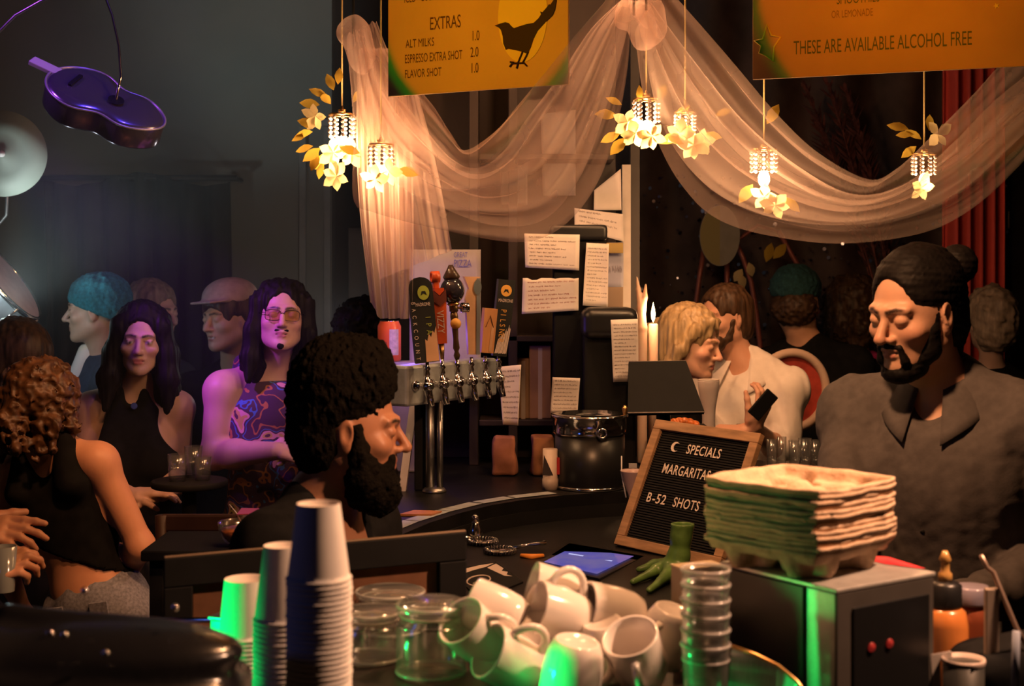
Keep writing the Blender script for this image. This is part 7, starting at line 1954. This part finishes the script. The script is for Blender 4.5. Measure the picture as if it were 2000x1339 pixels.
# ------------------------------------------------------------------ back of the room, right half
M_RCUR = mat('curtain_red', (.62, .08, .07), .85, var=.25, vscale=10, stretch=(1, 1, .1), bump=.1)
def rc(u, v): 
    x = P(1850, 0, 6.5).x + (P(1962, 0, 6.5).x - P(1850, 0, 6.5).x) * (u + .03 * math.sin(v * 4) * (u - .3))
    return Vector((x, 6.55 + .045 * math.sin(u * 29) + .015 * math.sin(u * 61 + v * 2), 3.2 - 3.19 * v))
o = MB().grid(rc, 90, 16).build('red_curtain', M_RCUR); o.modifiers.new('t', 'SOLIDIFY').thickness = .006
tag(o, 'red pleated curtain hanging behind the bartender', 'curtain')
rr2 = MB().tube([Vector((P(1835, 0, 6.5).x, 6.55, 3.22)), Vector((P(1980, 0, 6.5).x, 6.55, 3.22))], .016)
for px in (1838, 1976): rr2.tube([Vector((P(px, 0, 6.5).x, 6.55, 3.22)), Vector((P(px, 0, 6.5).x, 6.55, ZC))], .01)
tag(rr2.build('red_curtain_rod', mat('rod_black', (.02, .02, .02), .5)), 'short rail carrying the red curtain', 'curtain rod')
o = MB().tube([P(1970, 412, 6.6), P(1970, 446, 6.6)], .004, 6).build('light_tube', mat('tube_pale', (.6, .5, .45), .4)); adopt(o, bpy.data.objects['red_curtain'])
# dark plumes
M_PLU = mat('plume_rust', (.10, .032, .030), .9, var=.6, vscale=30)
PLM = leaf_mesh(.10, .018, 'plume_barb', M_PLU)
pv = P(1790, 900, 6.55)
vase = empty('plume_vase', (pv.x, pv.y, 0), 'tall dark vase of rusty feather plumes behind the tulle', 'vase')
MB().lathe([(.09, 0), (.12, .2), (.13, .5), (.08, .85), (.10, .95), (.085, .95), (.06, .85), (0, .6)], (pv.x, pv.y, 0), 24).build('pot', M_BLACKM, vase)
g = random.Random(9)
for k, (px, py) in enumerate(((1570, 165), (1612, 150), (1650, 170), (1676, 240), (1690, 290), (1592, 230), (1700, 320), (1640, 230))):
    top = P(px, py, 6.45 + g.uniform(-.1, .1)); base = Vector((pv.x + g.uniform(-.04, .04), pv.y + g.uniform(-.04, .04), .75))
    pts = [base.lerp(top, t) + Vector(((top.x - base.x) * (t * t - t) * .6, 0, 0)) for t in [i / 8 for i in range(9)]]
    stm = MB().tube(pts, [.006] * 5 + [.005, .004, .003, .002], 6)
    # feather barbs, joined into the plume they belong to
    for i in range(64):
        t = .60 + .40 * i / 64; j = min(int(t * 8), 7); f = t * 8 - j; c = pts[j].lerp(pts[j + 1], f); tg = (pts[j + 1] - pts[j]).normalized()
        a = g.uniform(0, 6.28); e = tg.orthogonal().normalized(); e = Matrix.Rotation(a, 3, tg) @ e; L_ = .10 * math.sin(math.pi * (t - .58) / .46) + .02
        dv = (tg * .75 + e * .65).normalized(); sd_ = dv.cross(e).normalized() * .006
        stm.add([c - sd_, c + sd_, c + dv * L_ * .6 + sd_ * 1.4, c + dv * L_, c + dv * L_ * .6 - sd_ * 1.4], [(0, 1, 2, 3, 4)])
    stm.build('plume', M_PLU, vase)
# arched reddish rods with the oval disc (a lamp stand hung with ornaments)
M_ROD = mat('rod_copper_red', (.22, .07, .06), .4, .3)
orn = empty('arched_rod_stand', (P(1405, 0, 6.38).x, 6.40, 0), 'stand of arched reddish rods behind the couple', 'stand')
for pts in ([(1436, 470), (1452, 505), (1467, 550), (1477, 610), (1484, 670), (1490, 760)], [(1420, 500), (1420, 560), (1421, 640)], [(1376, 480), (1366, 540), (1357, 610), (1350, 700)], [(1520, 450), (1545, 495), (1563, 525), (1580, 600)]):
    e = P(pts[-1][0], pts[-1][1], 6.38); MB().tube([P(a, b2, 6.38) for a, b2 in pts] + [Vector((e.x, 6.41, .02))], .012, 8).build('rod', M_ROD, orn)
MB().tube([P(1376, 482, 6.38), P(1405, 455, 6.38), P(1436, 472, 6.38), P(1480, 440, 6.38), P(1520, 452, 6.38)], .010, 8).build('cross_rod', M_ROD, orn)
MB().box((P(1440, 0, 6.38).x, 6.41, .012), (.60, .16, .024), bev=.004).build('base', M_BLACKM, orn)
dsk = P(1406, 460, 6.30); el = [(.090 * math.cos(t), .136 * math.sin(t)) for t in [i * math.pi / 20 for i in range(40)]]
MB().prism(el, dsk, (1, 0, 0), (0, 0, 1), .012).build('oval_disc', mat('disc_grey_green', (.20, .19, .17), .7, var=.1), orn)
MB().prism([(a * .98, b2 * .98) for a, b2 in el if a < .004] , dsk + Vector((0, -.0015, 0)), (1, 0, 0), (0, 0, 1), .001).build('olive_half', mat('disc_olive', (.22, .19, .08), .7), orn)
for k, (px, py, L_, c) in enumerate(((1450, 525, .07, 'petal'), (1462, 512, .06, 'petal'), (1444, 535, .06, 'petal'), (1510, 505, .06, 'leaf'), (1496, 512, .07, 'leaf'))):
    o = link_mesh(c, PETAL if c == 'petal' else LEAF, orn, local=True); a = g.uniform(-2.4, -.6) if k < 3 else g.uniform(.3, 1.3)
    orient(o, P(px, py, 6.32) - Vector(orn.location), (math.cos(a), 0, math.sin(a)), (.2, -1, .3)); o.scale = (1.5, 1.5, 1.5)
# candle stand: pale twisted candle and lit candle
cn = P(1253, 640, 4.72); cb = empty('twisted_candle', Vector((cn.x, 4.74, Z_LED)), 'pale forked twisted candle beside the pale post', 'candle')
zc = lambda py: P(0, py, 4.74).z; xc = lambda px: P(px, 0, 4.74).x
S = SDF(); S.chain([(xc(1254), 4.74, Z_LED + .002), (xc(1254), 4.74, zc(640)), (xc(1252), 4.74, zc(600)), (xc(1247), 4.74, zc(565)), (xc(1244), 4.74, zc(540))], [.017, .017, .014, .008, .003], .006)
S.chain([(xc(1254), 4.74, zc(605)), (xc(1259), 4.735, zc(580)), (xc(1261), 4.735, zc(556))], [.014, .009, .004], .006)
sdf_object('wax', S, .004, mat('wax_peach', (.80, .55, .42), .5, sss=.3), cb, cuts=[((0, 0, Z_LED + .001), (0, 0, -1))])
c2_ = empty('lit_candle', Vector((xc(1277), 4.76, Z_LED)), 'lit candle with bright flame left of the blonde woman', 'candle')
MB().lathe([(.016, Z_LED + .001), (.016, zc(634)), (.012, zc(632)), (0, zc(633))], (xc(1277), 4.76, 0), 18).build('wax', mat('wax_peach', (.80, .55, .42), .5, sss=.3), c2_)
MB().lathe([(0, zc(630)), (.006, zc(622)), (.0075, zc(612)), (.004, zc(600)), (0, zc(590))], (xc(1277), 4.76, 0), 14).build('flame', mat('flame', (1, .7, .3), .5, emit=(1.0, .60, .25), estr=22), c2_)
l = lamp('candle_light', 'POINT', (xc(1277), 4.72, zc(605)), (1, .50, .22), 1.6, .02)
# red oval sign leaning behind the white shirt
rs_ = P(1546, 762, 5.62); el = [(72 * PXM(5.6) * math.cos(t), 74 * PXM(5.6) * math.sin(t)) for t in [i * math.pi / 24 for i in range(48)]]
ro = empty('red_round_seat_back', (rs_.x, 5.62, 0), 'round red chair back with pale piping behind the white shirt', 'chair')
MB().prism(el, rs_, (.98, .2, 0), (0, 0, 1), .03).build('backrest', mat('red_upholstery', (.36, .045, .03), .7, var=.35, vscale=18), ro)
MB().tube([rs_ + Vector((a * .98, a * .2 - .004, b2)) for a, b2 in el], .018, 8, closed=True).build('piping', mat('piping_pale', (.60, .45, .36), .6), ro)
zb_ = rs_.z - 74 * PXM(5.6)
MB().box((rs_.x, 5.80, .46), (.36, .34, .05), bev=.015).build('seat', mat('red_upholstery', (.36, .045, .03), .7, var=.35, vscale=18), ro)
for a in (-.14, .14):
    MB().tube([(rs_.x + a, 5.64, zb_ + .06), (rs_.x + a, 5.66, .46), (rs_.x + a, 5.66, 0)], .012, 8).build('rear_leg', M_BLACKM, ro)
    MB().tube([(rs_.x + a, 5.94, .44), (rs_.x + a, 5.94, 0)], .012, 8).build('front_leg', M_BLACKM, ro)

# ------------------------------------------------------------------ small things among the crowd
tz_ = 1.155; tcx = P(374, 0, 4.5).x
ht = empty('high_table', (tcx, 4.47, 0), 'small dark high table between the halter woman and the long-haired man', 'table')
MB().lathe([(.115, tz_ - .022), (.12, tz_ - .018), (.12, tz_ - .003), (.117, tz_)], (tcx, 4.47, 0), 28).build('top', M_BLACKM, ht)
MB().lathe([(.16, 0), (.16, .012), (.025, .03), (.022, tz_ - .022)], (tcx, 4.47, 0), 20).build('pedestal', M_BLACKM, ht)
for k, (dx, dy, r_, h_, lb) in enumerate(((-.03, -.03, .032, .085, 'clear short glass on the high table, nearest the halter woman'), (.045, -.01, .028, .075, 'clear small glass on the high table by the floral top'), (.0, .06, .030, .10, 'clear tall glass at the back of the high table'))):
    o = MB().lathe([(0, .004), (r_ * .82, .004), (r_ * .85, 0), (r_, h_), (r_ * .93, h_), (r_ * .78, .012), (0, .012)], (tcx + dx, 4.47 + dy, tz_ + .0005), 20, cap=False).build('tumbler', M_GL); tag(o, lb, 'glass')
bs_x = P(418, 0, 3.78).x; bsy = 3.80; M_STOOL = mat('stool_brown', (.05, .022, .012), .5, var=.3, vscale=14, stretch=(1, 1, .2))
sto = empty('bar_stool', (bs_x, bsy, 0), 'brown wooden bar stool with slatted back in the dark behind the monitor', 'bar stool')
ztp = P(0, 985, bsy).z
for a in (-.10, .10):
    MB().tube([(bs_x + a, bsy - .12, 0), (bs_x + a, bsy - .14, .72), (bs_x + a * 1.05, bsy - .17, ztp)], .016, 8).build('rear_leg', M_STOOL, sto)
    MB().tube([(bs_x + a, bsy + .14, 0), (bs_x + a * .9, bsy + .12, .72)], .016, 8).build('front_leg', M_STOOL, sto)
MB().box((bs_x, bsy - .005, .735), (.32, .31, .035), bev=.01).build('seat', M_STOOL, sto)
for zz_ in (ztp - .02, ztp - .12): MB().box((bs_x, bsy - .165 if zz_ > ztp - .05 else bsy - .158, zz_), (.21, .018, .045), bev=.006).build('back_slat', M_STOOL, sto)
MB().tube([(bs_x - .12, bsy + .13, .28), (bs_x + .12, bsy + .13, .28)], .010, 8).build('foot_rail', M_STOOL, sto)

# ------------------------------------------------------------------ thin haze over the crowd
mh = bpy.data.materials.new('haze'); mh.use_nodes = True; nt = mh.node_tree; nt.nodes.remove(nt.nodes['Principled BSDF'])
vsn = nt.nodes.new('ShaderNodeVolumeScatter'); vsn.inputs['Color'].default_value = (.9, .95, 1, 1); vsn.inputs['Density'].default_value = .036; vsn.inputs['Anisotropy'].default_value = .2
nt.links.new(vsn.outputs[0], nt.nodes['Material Output'].inputs['Volume'])
hz = MB().box((-2.0, 5.4, 1.7), (2.9, 2.2, 3.3)).build('haze', mh); hz['kind'] = 'stuff'; hz['label'] = 'thin grey-blue haze hanging over the crowd'; hz['category'] = 'haze'
